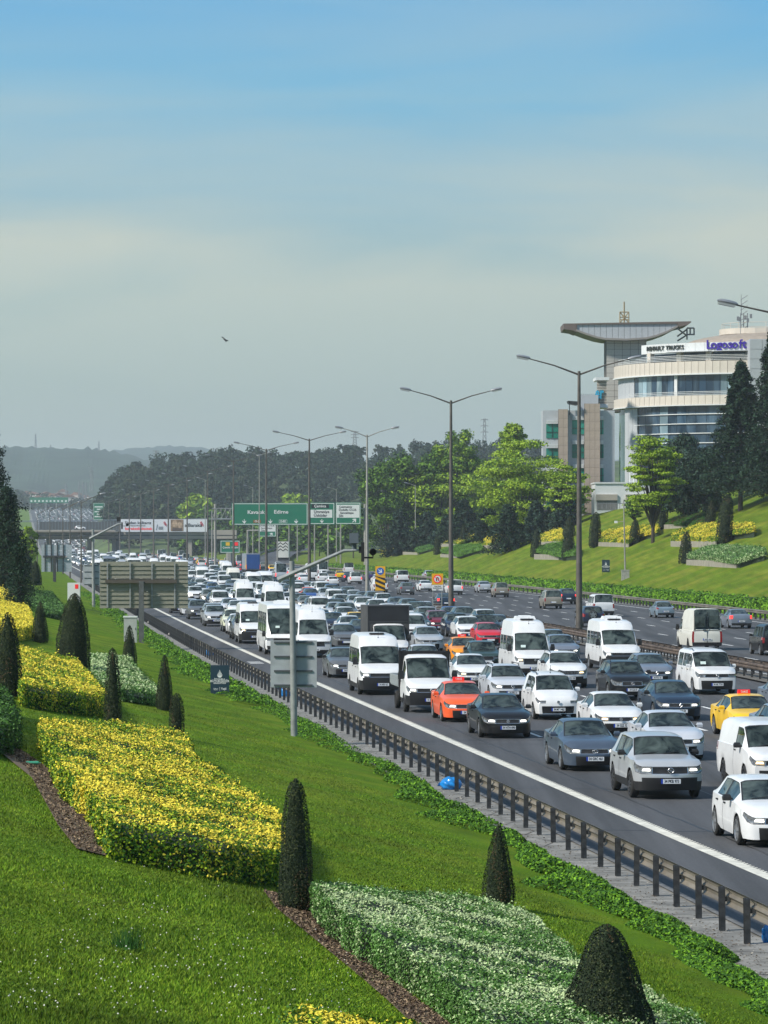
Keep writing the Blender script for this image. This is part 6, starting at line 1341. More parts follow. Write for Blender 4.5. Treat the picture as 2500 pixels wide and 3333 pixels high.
# ------------------------------------------------------------------ signs
GRN = mat('sign_green', (0.006, 0.155, 0.085), .5, noise=.06, nscale=.6); WHT = mat('sign_white', (0.66, 0.68, 0.66), .5); BRN = mat('sign_brown', (.22, .10, .02), .5); SGREY = mat('sign_back_grey', (0.36, 0.385, 0.40), .55, .2, noise=.12, nscale=2); ALU = mat('pole_galvanised', (0.27, 0.285, 0.28), .5, .2, noise=.2, nscale=3)
def arrow_down(mb, x, z, s_, y0=-.03, y1=0, rot=0):
    a = [(-.07, .5), (.07, .5), (.07, -.05), (.42, .2), (.42, -.02), (0, -.5), (-.42, -.02), (-.42, .2), (-.07, -.05)]
    c, sn = math.cos(rot), math.sin(rot); a = [((p_[0] * c - p_[1] * sn) * s_ + x, (p_[0] * sn + p_[1] * c) * s_ + z) for p_ in a]
    mb.prism(a, y0, y1)
D = 742.0; U = D / FPX        # metres per photo pixel
GX0, GZ0 = px(754, D), pz(1709, D)
gt = empty('sign_gantry', (px(963, D), D, 0), 'long overhead gantry carrying the green direction signs', 'gantry')
mb = MB(); cxg = px(963, D)
for z in (pz(1690, D), pz(1655, D)): 
    for y in (.5, 1.3): mb.tube([(px(690, D) - cxg, y, z), (px(1192, D) - cxg, y, z)], .09, 5)
for k in range(34):
    xa = px(690 + k * 15, D) - cxg; mb.tube([(xa, .5, pz(1690, D)), (xa + 15 * U, .5, pz(1655, D))], .05, 4); mb.tube([(xa, .5, pz(1655, D)), (xa, .5, pz(1690, D))], .05, 4)
mb.build('truss', ALU, gt)
for xx in (700, 1188):
    mb = MB(); mb.tube([(px(xx, D) - cxg, .9, 0), (px(xx, D) - cxg, .9, pz(1640, D))], .28, 8); mb.build('leg', PALEP, gt)
def board(x0, x1, y0, y1, label, D=D, mats=(GRN, WHT), brd=True, dz=.12, nm='direction_sign'):
    X = px((x0 + x1) / 2, D); Z = pz(y1, D); w2 = (x1 - x0) / 2 * D / FPX; h = (y1 - y0) * D / FPX; root = empty(nm, (X, D - .1, Z), label, 'road sign')
    mb = MB(); mb.box(-w2, w2, 0, dz, 0, h); mb.build('panel', mats[0], root)
    if brd:
        mb = MB(); t_ = .12; e = .12
        mb.box(-w2 + e, w2 - e, -.02, 0, e, e + t_); mb.box(-w2 + e, w2 - e, -.02, 0, h - e - t_, h - e); mb.box(-w2 + e, -w2 + e + t_, -.02, 0, e + t_, h - e - t_); mb.box(w2 - e - t_, w2 - e, -.02, 0, e + t_, h - e - t_); mb.build('border', mats[1], root)
    return root, w2, h
def lab(root, s, xpix, ypix, hpix, m, D=D, cxp=0, y1=0, squeeze=1.0, y=-.04): return text_mesh(s, hpix * D / FPX * 1.35, m, root, ((xpix - cxp) * D / FPX, y, (y1 - ypix) * D / FPX), (R(90), 0, 0), squeeze=squeeze)
Zb = lambda x, y: (600 + x / 2.37, 1300 + y / 2.37)
b1, w2, h = board(754.5, 1002.5, 1637, 1709, 'widest green sign reading Kavacık and Edirne with three down arrows'); kw = dict(cxp=878.5, y1=1709)
lab(b1, 'Kavacık', Zb(553, 0)[0], 1667.5, 12, WHT, **kw, squeeze=1.12); lab(b1, 'Edirne', Zb(747, 0)[0], 1666.5, 12, WHT, **kw, squeeze=1.12)
mb = MB()
for xx in (463, 664, 863): arrow_down(mb, (Zb(xx, 0)[0] - 878.5) * U, (1709 - Zb(0, 941)[1]) * U, .95, -.03, 0)
mb.build('arrow', WHT, b1)
mb = MB(); xx = (Zb(561, 0)[0] - 878.5) * U; zz = (1709 - Zb(0, 941)[1]) * U; mb.box(xx - .8, xx + .8, -.02, 0, zz - .32, zz + .32); mb.build('route_shield', BRN, b1); lab(b1, 'O-2', Zb(561, 0)[0], Zb(0, 941)[1], 7, WHT, **kw)
mb = MB(); xx = (Zb(762, 0)[0] - 878.5) * U
for a in ((-.85, .85, .29, .34), (-.85, .85, -.34, -.29), (-.85, -.80, -.29, .29), (.80, .85, -.29, .29)): mb.box(xx + a[0], xx + a[1], -.02, 0, zz + a[2], zz + a[3])
mb.build('route_frame', WHT, b1); lab(b1, 'E-80', Zb(762, 0)[0], Zb(0, 941)[1], 7, WHT, **kw)
b2, w2, h = board(1006, 1089.5, 1636, 1707, 'green sign reading Çamlıca above Ümraniye and Üsküdar'); kw = dict(cxp=1047.5, y1=1707)
mb = MB(); mb.box(-(37) * U, 34 * U, -.02, 0, (1707 - 1685) * U, (1707 - 1659) * U); mb.build('white_field', WHT, b2)
mb = MB(); mb.box(-34 * U, 23 * U, -.02, 0, (1707 - 1654) * U, (1707 - 1641) * U); mb.build('dark_field', INK, b2)
lab(b2, 'Çamlıca', 1042, 1647.5, 9, WHT, **kw); lab(b2, 'Ümraniye', 1046.5, 1666, 9.5, INK, **kw); lab(b2, 'Üsküdar', 1043, 1678, 9.5, INK, **kw)
mb = MB(); arrow_down(mb, 0, (1707 - 1696) * U, .85); mb.build('arrow', WHT, b2)
b3, w2, h = board(1092.5, 1174.5, 1635, 1706.5, 'green sign listing Çekmeköy and three more places with a slanted arrow'); kw = dict(cxp=1133.5, y1=1706.5)
mb = MB(); mb.box(-37 * U, 36 * U, -.02, 0, (1706.5 - 1685) * U, (1706.5 - 1643) * U); mb.build('white_field', WHT, b3)
for s_, y_ in (('Çekmeköy', 1650), ('Dudullu O.S.B.', 1659.5), ('Sancaktepe', 1669.5), ('Şile', 1679)): 
    t_ = lab(b3, s_, {'Çekmeköy': 1125, 'Dudullu O.S.B.': 1132, 'Sancaktepe': 1129, 'Şile': 1110}[s_], y_, 7.2, INK, **kw)
mb = MB(); arrow_down(mb, 20 * U, (1706.5 - 1694) * U, 1.1, rot=R(135)); mb.build('arrow', WHT, b3)
D2 = 980.0
gb = empty('sign_gantry', (px(806, D2), D2 + .5, 0), 'pale cantilever gantry arm behind the first sign bridge', 'gantry')
mb = MB(); mb.tube([(0, 0, 0), (0, 0, pz(1727, D2)), (px(880, D2) - px(806, D2), 0, pz(1727, D2))], .42, 6); mb.build('frame', PALEP, gb)
b4, w2, h = board(841, 899, 1700, 1747, 'smaller green and white exit sign below the wide one', D=D2); kw = dict(cxp=870, y1=1747, D=D2); U2 = D2 / FPX
mb = MB(); mb.box(-25 * U2, 26 * U2, -.03, 0, 17 * U2, 45 * U2); mb.build('white_field', WHT, b4); lab(b4, 'Dudullu O.S.B.', 870, 1711, 6, INK, **kw); lab(b4, 'Sancaktepe', 868, 1719, 6, INK, **kw); lab(b4, 'Şile', 856, 1727, 6, INK, **kw)
mb = MB(); arrow_down(mb, 13 * U2, 8 * U2, 1.1, rot=R(135)); mb.build('arrow', WHT, b4)
D3 = 860.0; b5, w2, h = board(717, 781, 1759, 1800, 'green ground sign with two coloured emblems and the word Çamlık', D=D3); kw = dict(cxp=749, y1=1800, D=D3); U3 = D3 / FPX
mb = MB(); mb.box(-14 * U3, -1 * U3, -.03, 0, 24 * U3, 35 * U3); mb.build('yellow_emblem', mat('sign_yellow', (.7, .42, .01), .5), b5); mb = MB(); mb.box(14 * U3, 26 * U3, -.03, 0, 24 * U3, 35 * U3); mb.build('red_emblem', REDSIGN, b5); lab(b5, 'Çamlık', 737, 1782, 6.5, WHT, **kw); lab(b5, 'Kazım', 765, 1782, 6.5, WHT, **kw)
mb = MB(); mb.tube([(-.2, .3, -3.5), (-.2, .3, 0)], .8, 6); mb.build('plinth', PALEP, b5)
b6, w2, h = board(304, 341, 1637, 1692, 'green sign seen above the bridge deck at the foot of the hill', D=1600.0)
for i in range(4): lab(b6, ['Kavacık', 'Kozyatağı', 'Ankara', 'Şile'][i] if False else 'IIIII', 325, 1650 + i * 11, 5, WHT, D=1600.0, cxp=322.5, y1=1692) if False else None
mb = MB(); [mb.box(-2 + (i % 2), 1.6, -.03, 0, 1.2 + i * 1.1, 1.75 + i * 1.1) for i in range(5)]; mb.build('lettering_rows', WHT, b6)
mb = MB(); mb.tube([(-2, .2, -14), (-2, .2, 0)], .2, 5); mb.tube([(2, .2, -14), (2, .2, 0)], .2, 5); mb.build('leg', ALU, b6)
b7, w2, h = board(97, 222, 1619, 1637, 'long green lane sign over the far toll lanes', D=2400.0, brd=False)
mb = MB(); [mb.box(-12.5 + i * 2.6, -11.3 + i * 2.6, -.05, 0, .7, 1.9) for i in range(10)]; mb.build('arrow', WHT, b7); mb = MB(); [mb.tube([(x, .2, -16), (x, .2, 0)], .3, 5) for x in (-12.8, -2, 5, 12.8)]; mb.build('leg', ALU, b7)
# chevron board and keep right sign on the median
SY = mat('sign_amber', (.72, .38, .01), .5); SB = mat('sign_blue', (.01, .10, .45), .5)
D = 350.0; U = D / FPX; X = px(1238, D); r_ = empty('chevron_board', (X, D, 0), 'yellow and black striped board below a blue keep right sign', 'road sign'); z = lambda y: pz(y, D); hw = 16.2 * U
mb = MB(); mb.box(-hw, hw, 0, .05, z(1922), z(1874.5)); mb.build('striped_panel', SY, r_)
mb = MB(); H_ = z(1874.5) - z(1922)
for k in range(3):
    zb_ = z(1922) + .02 + k * H_ / 3; p_ = [(-hw, zb_ + .40), (hw, zb_ - .02 if k else zb_), (hw, zb_ + .24), (-hw, min(zb_ + .66, z(1874.5) - .01))]; mb.prism(p_, -.012, 0)
mb.build('black_stripe', INK, r_)
mb = MB(); mb.box(-hw, hw, 0, .05, z(1874) + .01, z(1843)); mb.build('top_panel', SY, r_)
cz_ = z(1859)
mb = MB(); mb.prism([(.36 * math.cos(2 * math.pi * k / 20), cz_ + .36 * math.sin(2 * math.pi * k / 20)) for k in range(20)], -.015, 0); mb.build('blue_disc', SB, r_)
mb = MB(); arrow_down(mb, 0, cz_, .5, -.03, -.015, R(50)); mb.build('arrow', WHT, r_); mb = MB(); mb.tube([(-.3, .1, 0), (-.3, .1, z(1843))], .05, 6); mb.tube([(.3, .1, 0), (.3, .1, z(1843))], .05, 6); mb.build('leg', ALU, r_)
D = 296.0; U = D / FPX; X = px(1424, D); r_ = empty('no_u_turn_sign', (X, D, 0), 'amber no u-turn sign above a small white text plate', 'road sign'); hw = 18.3 * U
mb = MB(); mb.box(-hw, hw, 0, .04, z(1903), z(1867)); mb.build('panel', SY, r_); cz_ = z(1884.5)
mb = MB(); mb.prism([(.36 * math.cos(2 * math.pi * k / 20), cz_ + .36 * math.sin(2 * math.pi * k / 20)) for k in range(20)], -.012, 0); mb.build('red_ring', REDSIGN, r_)
mb = MB(); mb.prism([(.27 * math.cos(2 * math.pi * k / 20), cz_ + .27 * math.sin(2 * math.pi * k / 20)) for k in range(20)], -.020, -.012); mb.build('white_disc', WHT, r_)
mb = MB(); mb.tube([(-.09, -.03, cz_ - .17), (-.09, -.03, cz_ + .06), (-.05, -.03, cz_ + .12), (.03, -.03, cz_ + .12), (.09, -.03, cz_ + .06), (.09, -.03, cz_ - .15)], .03, 4); mb.build('u_turn_arrow', INK, r_)
mb = MB(); mb.tube([(-.22, -.035, cz_ + .2), (.22, -.035, cz_ - .2)], .026, 4); mb.build('slash', REDSIGN, r_)
mb = MB(); mb.box(-hw, hw, 0, .04, z(1922), z(1904)); mb.build('text_plate', WHT, r_)
for i, s_ in enumerate(['Yasak İhlali', 'Sürekli Denetim', 'EDS']): text_mesh(s_, .14, INK, r_, (0, -.01, z(1908.5) - i * .145), (R(90), 0, 0), squeeze=.85)
mb = MB(); mb.tube([(-hw + .1, .08, 0), (-hw + .1, .08, z(1867))], .04, 6); mb.tube([(hw - .1, .08, 0), (hw - .1, .08, z(1867))], .04, 6); [mb.box(-hw + .1, hw - .1, .05, .10, .5 + k * .22, .55 + k * .22) for k in range(6)]; mb.build('support_frame', ALU, r_)
# sign backs on the near bank
D = on_bank(462, 2092); U = D / FPX; X = px(462, D); zg = gz(X, D); r_ = empty('large_sign', (X, D, zg), 'large road sign seen from behind, ribbed planks on a single steel post', 'road sign')
PLANK = mat('sign_back_planks', (0.27, 0.265, 0.21), .6, .35, noise=.2, nscale=2.5, stretch=(1, 1, 8)); z = lambda y: pz(y, D) - zg; x0, x1 = (325 - 462) * U, (612 - 462) * U
npk = 11; H_ = (z(1828) - z(1980)) / npk
pk = MB(); pk.box(0, x1 - x0, 0, .05, 0.0, H_ * .72); pk.box(0, x1 - x0, -.05, .0, H_ * .03, H_ * .12); pk.box(0, x1 - x0, .02, .04, H_ * .72, H_ - .002); pkm = pk.mesh('plank', [PLANK])
for k in range(npk): o = link('plank', pkm, r_, (x0, 0, z(1980) + k * H_))
for xx in (350, 424, 495, 569): mb = MB(); mb.box((xx - 462) * U - .04, (xx - 462) * U + .04, -.12, -.05, z(1980) + .05, z(1828) - .05); mb.build('upright', ALU, r_)
mb = MB(); mb.box((344 - 462) * U, (577 - 462) * U, -.32, -.12, z(1898), z(1886)); mb.build('crossbeam', mat('brown_steel', (.10, .085, .07), .6, .4), r_)
mb = MB(); mb.box(-.15, .15, -.62, -.32, -.3, z(1892)); mb.build('post', mat('post_steel', (.12, .125, .125), .55, .4, noise=.15), r_)
D = 480.0; U = D / FPX; X = px(179, D); zg = gz(X, D); r_ = empty('large_sign', (X, D, zg), 'grey sign back with four uprights further up the road', 'road sign'); z = lambda y: pz(y, D) - zg
pkm = MB(); pkm.box((135 - 179) * U, (234 - 179) * U, 0, .06, 0, .38); pkm = pkm.mesh('plank', [mat('sign_back_pale', (.36, .40, .44), .5, .3, noise=.1)])
for k in range(int((z(1764) - z(1861)) / .41)): link('plank', pkm, r_, (0, 0, z(1861) + k * .41))
for xx in (147, 167, 187, 206): mb = MB(); mb.box((xx - 179) * U - .06, (xx - 179) * U + .06, -.15, 0, z(1861), z(1765)); mb.build('upright', POSTM, r_)
mb = MB(); mb.box((141 - 179) * U, (213 - 179) * U, -.4, -.15, z(1815), z(1808)); mb.box(-.2, .2, -.7, -.4, -.3, z(1811)); mb.build('post', POSTM, r_)
def mast(xb, yb, ytop, pts, label, panel, D=None, r0=.10):
    D = D or on_bank(xb, yb); U = D / FPX; X = px(xb, D); zg = gz(X, D); r_ = empty('camera_mast', (X, D, zg), label, 'camera mast'); z = lambda y: pz(y, D) - zg; xx = lambda x: (x - xb) * U
    mb = MB(); mb.tube([(0, 0, -.3), (xx(xb - 8 * (1 if D < 200 else .3)), 0, z(ytop))], [r0 * 1.1, r0 * .85], 10); mb.build('pole', ALU, r_, smooth=True)
    mb = MB(); mb.tube([(xx(x), -.16, z(y)) for x, y in pts], [r0 * .9 - .02 * i for i in range(len(pts))], 8); mb.build('arm', ALU, r_, smooth=True)
    if panel:
        x0, x1, y0, y1 = panel; mb = MB(); mb.box(xx(x0), xx(x1), .16, .19, z(y1), z(y0)); mb.build('sign_back', SGREY, r_)
        for k in range(4): yy = y0 + (y1 - y0) * (.04 + .305 * k); mb = MB(); mb.box(xx(x0) + .12, xx(x1) - .15, .12, .16, z(yy) - .03, z(yy) + .03); mb.build('rail', mat('sign_rail_dark', (.09, .10, .11), .5, .4), r_)
    return r_, xx, z
r_, xx, z = mast(958, 2397, 1826, [(905, 1888), (948, 1868), (1120, 1793), (1178, 1790)], 'grey mast with a rising arm and traffic camera, panel back halfway up', (880, 1031, 2085, 2238), r0=.105)
mb = MB(); mb.box(xx(1137), xx(1167), -.35, .1, z(1768), z(1735)); mb.tube([(xx(1153), -.12, z(1790)), (xx(1153), -.12, z(1766))], .08, 6); mb.build('camera_box', mat('camera_grey', (.10, .12, .14), .5), r_)
mb = MB(); mb.box(xx(1176), xx(1186), -.3, 0, z(1828), z(1765)); mb.box(xx(1168), xx(1178), -.22, -.1, z(1800), z(1778)); mb.build('bracket', BLK, r_)
mb = MB(); lathe(mb, [(-.1, .10), (-.06, .12), (.08, .11), (.12, .05)], 12, 0, 0, 0); mb.v = [(xx(1214) + y, -.2 + x, z(1796) + z_) for x, y, z_ in mb.v]; mb.tube([(xx(1186), -.15, z(1815)), (xx(1214), -.15, z(1815)), (xx(1214), -.2, z(1806))], .03, 5); mb.build('camera_dome', BLK, r_)
r_, xx, z = mast(305, 1975, 1722, [(292, 1754), (302, 1748), (385, 1706), (398, 1705)], 'grey mast with a short rising arm left of the large sign back', (270, 326, 1838, 1905), r0=.14)
mb = MB(); mb.box(xx(381), xx(393), -.3, .1, z(1697), z(1683)); mb.box(xx(395), xx(400), -.2, 0, z(1722), z(1700)); mb.build('camera_box', BLK, r_)
mb = MB(); lathe(mb, [(-.1, .12), (.08, .14), (.12, .05)], 10, 0, 0, 0); mb.v = [(xx(415) + y, -.2 + x, z(1708) + z_) for x, y, z_ in mb.v]; mb.tube([(xx(398), -.15, z(1712)), (xx(415), -.15, z(1712))], .03, 5); mb.build('camera_dome', BLK, r_)
# municipal boards
NAVY = mat('board_navy', (0.012, 0.035, 0.055), .45)
def emblem_board(x, y0, y1, wpx, D, label, full):
    U = D / FPX; X = px(x, D); zg = gz(X, D); r_ = empty('information_board', (X, D, zg), label, 'board'); r_.rotation_euler = (0, 0, 0); z0, z1 = pz(y1, D) - zg, pz(y0, D) - zg; w2 = wpx / 2 * U; h = z1 - z0
    mb = MB(); mb.box(-w2, w2, 0, .05, z0, z1); mb.build('panel', NAVY, r_); mb = MB(); mb.tube([(-w2 + .1, .08, -.3), (-w2 + .1, .08, z1 - .1)], .025, 5); mb.tube([(w2 - .1, .08, -.3), (w2 - .1, .08, z1 - .1)], .025, 5); mb.build('leg', POSTM, r_)
    zc = z0 + h * .70; s_ = h * .15; mb = MB()   # tulip-like crest of domes and minarets
    mb.prism([(s_ * .55 * math.cos(t), zc - s_ * .35 + s_ * .55 * math.sin(t)) for t in [math.pi * (1 + k / 10) for k in range(11)]], -.012, 0)
    for dx_, hh in ((-.75, .1), (-.5, .45), (-.25, .75), (0, 1.15), (.25, .75), (.5, .45), (.75, .1)): mb.prism([(dx_ * s_ * .75 - s_ * .07, zc - s_ * .3), (dx_ * s_ * .75 + s_ * .07, zc - s_ * .3), (dx_ * s_ * .75 + s_ * .05, zc - s_ * .3 + s_ * hh), (dx_ * s_ * .75, zc - s_ * .2 + s_ * hh), (dx_ * s_ * .75 - s_ * .05, zc - s_ * .3 + s_ * hh)], -.012, 0)
    mb.build('crest', WHT, r_)
    for s, f_, sz in (('İSTANBUL', .515, .055), ('BÜYÜKŞEHİR', .445, .082), ('BELEDİYESİ', .375, .055)): text_mesh(s, h * sz * 1.25, WHT, r_, (0, -.012, z0 + h * f_), (R(90), 0, 0), squeeze=1.05 if sz > .06 else 1.2)
    text_mesh('Parklar ve\nBahçeler', h * .04, WHT, r_, (-w2 * .42, -.012, z0 + h * .17), (R(90), 0, 0)); text_mesh('Yeşil', h * .11, WHT, r_, (w2 * .42, -.012, z0 + h * .18), (R(90), 0, 0), squeeze=.8)
    mb = MB(); mb.box(-.006, .006, -.01, 0, z0 + h * .12, z0 + h * .24); mb.build('divider', WHT, r_)
emblem_board(715.5, 2165, 2259, 61, on_bank(735, 2266), 'dark navy board of İSTANBUL BÜYÜKŞEHİR BELEDİYESİ on the near bank', True)
(x, yb) = Z5(408, 752); emblem_board(x, Z5(0, 645)[1], Z5(0, 740)[1], 60 / 2.37, on_bank(x, yb), 'small dark navy board with a white crest on the right hand bank', False)
# camera mast + cabinet on the right bank
x, yb = Z5(558, 795); D = on_bank(x, yb); X = px(x, D); zg = gz(X, D); r_ = empty('camera_mast', (X, D, zg), 'slim pale camera mast with a grey cabinet on the right hand bank', 'camera mast'); z = lambda y: pz(Z5(0, y)[1], D) - zg; U = D / FPX / 2.37
mb = MB(); mb.tube([(0, 0, 0), (-.2, 0, z(180))], [.12, .06], 6); mb.tube([(-.2, 0, z(350)), (-1.1, 0, z(352))], .04, 4); mb.build('pole', PALEP, r_); mb = MB(); mb.box(-1.3, -.95, -.3, .1, z(362), z(344)); mb.build('camera', WHT, r_)
mb = MB(); mb.box(-30 * U, 30 * U, -.3, .3, -.3, z(728)); mb.box(-33 * U, 33 * U, -.34, .34, z(730), z(722)); mb.build('cabinet', mat('cabinet_grey', (.30, .30, .27), .7, noise=.2), r_)
# cabinets on the near bank
D = on_bank(424, 2092); U = D / FPX; X = px(424, D); zg = gz(X, D); r_ = empty('utility_cabinet', (X, D, zg), 'tall pale grey cabinet beside the post of the large sign', 'cabinet'); h = (2092 - 2010) * U
mb = MB(); mb.box(-.38, .38, 0, .5, 0, h); mb.build('body', mat('cabinet_pale', (.36, .38, .35), .6, noise=.1), r_); mb = MB(); mb.box(-.42, .42, -.04, .54, h, h + .08); mb.build('lid', WHT, r_); mb = MB(); mb.box(-.34, -.30, -.015, 0, .3, .4); mb.box(.30, .33, -.02, 0, h * .5, h * .6); mb.build('hinge', POSTM, r_)
D = 330.0; U = D / FPX; X = px(240, D); zg = gz(X, D) - .05; r_ = empty('utility_cabinet', (X, D, zg), 'low white cabinet with a red notice near the left shoulder', 'cabinet')
mb = MB(); mb.box(-.58, .58, 0, .6, 0, pz(1897, D) - zg); mb.build('body', WHT, r_); mb = MB(); mb.box(.12, .42, -.02, 0, pz(1916, D) - zg, pz(1902, D) - zg); mb.build('notice', REDSIGN, r_)
# rubbish bags
def bag(x, yb, wpx, hpx, D, col, label, lie=False, seed=1):
    U = D / FPX; X = px(x, D); zg = min(gz(X, D), 0) - .02; r2 = np.random.default_rng(seed); bm = bmesh.new(); bmesh.ops.create_icosphere(bm, subdivisions=4, radius=1)
    for v_ in bm.verts:
        p_ = v_.co.copy(); a = math.atan2(p_.y, p_.x); f_ = 1 + .07 * math.sin(a * 9 + p_.z * 5) + .06 * math.sin(a * 4 + p_.z * 9 + seed) + r2.normal(0, .012)
        if lie: neck = max(0, -p_.x - .6) * 1.0; k_ = 1 - neck; v_.co = (p_.x * (1.05) , p_.y * f_ * k_, max(-.8, p_.z) * f_ * k_)
        else: neck = max(0, p_.z - .45) * 1.5; k_ = max(.15, 1 - neck); v_.co = (p_.x * f_ * k_, p_.y * f_ * k_, max(-.85, p_.z) * 1.05)
    me = bpy.data.meshes.new('rubbish_bag'); bm.to_mesh(me); bm.free(); me.materials.append(col); me.transform(Matrix.Diagonal((wpx / 2 * U, wpx / 2 * U * .8, hpx / 1.85 * U, 1))); me.transform(Matrix.Translation((0, 0, hpx / 1.85 * U * .8)))
    for p_ in me.polygons: p_.use_smooth = True
    o = link('rubbish_bag', me, None, (X, D, zg)); tag(o, label, 'rubbish bag', 'rubbish bags along the guard rail'); mb = MB(); 
    if lie: mb.tube([(-wpx / 2 * U * .95, 0, hpx * U * .35), (-wpx / 2 * U * 1.15, 0, hpx * U * .45)], [.03, .07], 7)
    else: mb.tube([(0, 0, hpx * U * .92), (.02, 0, hpx * U * 1.1)], [.03, .06], 7)
    c = mb.build('knot', col, o); return o
BAG = mat('blue_plastic', (0.01, 0.20, 0.55), .3, noise=.25, nscale=7, bump=.4, coat=.5); WBAG = mat('white_plastic', (.5, .48, .43), .5, noise=.3, nscale=7, bump=.4)
bag(1467, 2599, 70, 44, Dz(2599, -.25), BAG, 'blue rubbish bag lying against the rail posts, middle of the verge', True, 2)
bag(930, 2286, 40, 42, Dz(2286, -.25), BAG, 'blue rubbish bag standing behind the grey mast', False, 3)
bag(684, 2148, 26, 30, Dz(2148, -.25), BAG, 'blue rubbish bag beside the posts left of the navy board', False, 4)
bag(2497, 3115, 34, 72, Dz(3115, -.25), BAG, 'blue rubbish bag at the right edge of the view', False, 5)
bag(561, 2082, 24, 18, Dz(2082, -.25), WBAG, 'off white bundle lying on the verge by the posts, nearer one', True, 6)
bag(490, 2040, 18, 13, Dz(2040, -.25), WBAG, 'off white bundle lying on the verge by the posts, farther one', True, 7)
p_ = bank_pt(105, 2492); mb = MB(); mb.tube([(-.12, 0, .05), (.12, .03, .05)], .035, 8); mb.tube([(.12, .03, .05), (.16, .03, .05)], .015, 6); o = mb.build('bottle', mat('green_plastic', (.05, .30, .18), .3), None, p_); tag(o, 'small green plastic bottle on the mulch', 'bottle')
p_ = bank_pt(228, 2632); mb = MB(); mb.box(-.10, .10, -.05, .05, 0, .03, 0, None, .6); o = mb.build('litter', WHT, None, p_); tag(o, 'scrap of white paper on the mulch strip', 'litter', 'scraps of litter')
p_ = bank_pt(1020, 3032); mb = MB(); mb.box(-.06, .06, -.05, .05, 0, .03, 0, None, .6); o = mb.build('litter', WHT, None, p_); tag(o, 'scrap of white paper between the two large hedges', 'litter', 'scraps of litter')
p_ = bank_pt(262, 2665); mb = MB(); mb.tube([(-.25, 0, .04), (0, .03, .06), (.25, -.02, .03)], [.02, .015, .008], 5); o = mb.build('fallen_branch', BARK, None, p_); tag(o, 'dead stick lying on the mulch', 'stick')
p_ = bank_pt(412, 3088); C = np.array([[RNG.normal(0, .09), RNG.normal(0, .09), 0] for _ in range(160)]); tips = C + np.column_stack([RNG.normal(0, .07, 160), RNG.normal(0, .07, 160), RNG.uniform(.10, .30, 160)]); dd = np.tile([.005, 0, 0], (160, 1))
o = link('grass_tuft', quads_mesh('grass_tuft', np.stack([C - dd, C + dd, tips], axis=1), [leafm('tuft', (.03, .10, .015), .4)]), None, p_); tag(o, 'single dark tuft of tall grass in the foreground lawn', 'grass tuft')
# bird
D = 230.0; mb = MB(); mb.tube([(-.16, 0, .05), (-.05, 0, 0), (.12, 0, -.05), (.2, 0, -.06)], [.01, .05, .045, .012], 6); mb.add([(-.03, 0, .02), (.06, 0, 0), (-.28, .1, .16), (-.2, .1, .22)], [(0, 1, 2, 3)]); mb.add([(-.03, 0, 0), (.08, 0, 0), (.06, -.1, -.16), (0, -.1, -.14)], [(0, 1, 2, 3)])
o = mb.build('bird', INK, None, (px(734, D), D, pz(1106, D))); tag(o, 'small black bird flying in the open sky', 'bird')

# ------------------------------------------------------------------ bridge with billboard
D = 1320.0; U = D / FPX; DECK = mat('bridge_concrete', (.30, .27, .24), .85, noise=.12, nscale=.2); BDK = mat('bridge_dark', (.06, .07, .075), .7); FENCE = mat('bridge_fence', (.17, .20, .23), .6, .3)
br = empty('road_bridge', (px(420, D), D, 0), 'flat concrete road bridge crossing the motorway in the distance', 'bridge'); cx_ = px(420, D); X_ = lambda x: px(x, D) - cx_; z = lambda y: pz(y, D)
mb = MB(); mb.box(X_(-20), X_(770), 0, 12, z(1741), z(1725)); mb.box(X_(-20), X_(770), .3, 12, z(1744), z(1741), 1); mb.build('deck', [DECK, BDK], br)
mb = MB(); mb.box(X_(-20), X_(770), .2, 1.2, z(1753.5), z(1744.5)); mb.box(X_(-20), X_(770), 4, 12, z(1755.5), z(1744.5), 1); mb.build('girder', [DECK, BDK], br)
for x0 in (-8, 150, 283, 364, 612): mb = MB(); mb.box(X_(x0), X_(x0 + 12), 1, 9, -.5, z(1756)); mb.box(X_(x0 + 13), X_(x0 + 22), 1.2, 9, -.5, z(1756), 1) if x0 in (364,) else None; mb.build('pier', [DECK, BDK], br)
mb = MB(); mb.box(X_(128), X_(394), .02, .10, z(1724.5), z(1698)); mb.build('noise_screen', BDK, br)
for k in range(27): mb = MB(); mb.box(X_(130 + k * 10) - .06, X_(130 + k * 10) + .06, -.1, 0, z(1725), z(1697)); mb.build('fence_post', FENCE, br)
mb = MB(); mb.tube([(X_(60), 0, z(1696)), (X_(770), 0, z(1687))], .12, 4); mb.tube([(X_(60), 0, z(1699)), (X_(770), 0, z(1691))], .08, 4); mb.build('hand_rail', mat('rail_blue', (.16, .20, .24), .5, .3), br)
bb = empty('billboard', (px(533, D), D - 1.2, z(1730)), 'wide white advertising banner with the word Baraka fixed to the bridge', 'billboard'); cb = px(533, D); xb = lambda x: px(x, D) - cb; zb = lambda y: z(y) - z(1730)
mb = MB(); mb.box(xb(394), xb(674), 0, .3, zb(1731), zb(1690)); mb.build('banner', mat('banner_white', (.62, .64, .68), .6), bb)
mb = MB(); mb.box(xb(393), xb(675), .0, .5, zb(1690), zb(1688.5)); mb.box(xb(393), xb(675), -.1, .5, zb(1732.5), zb(1731)); mb.build('frame', BDK, bb)
text_mesh('Sizden kalkarız', 1.45, INK, bb, (xb(450), -.05, zb(1702)), (R(90), 0, 0), squeeze=1.15); text_mesh('faizsiz finansman', .65, INK, bb, (xb(450), -.05, zb(1711)), (R(90), 0, 0), squeeze=1.3)
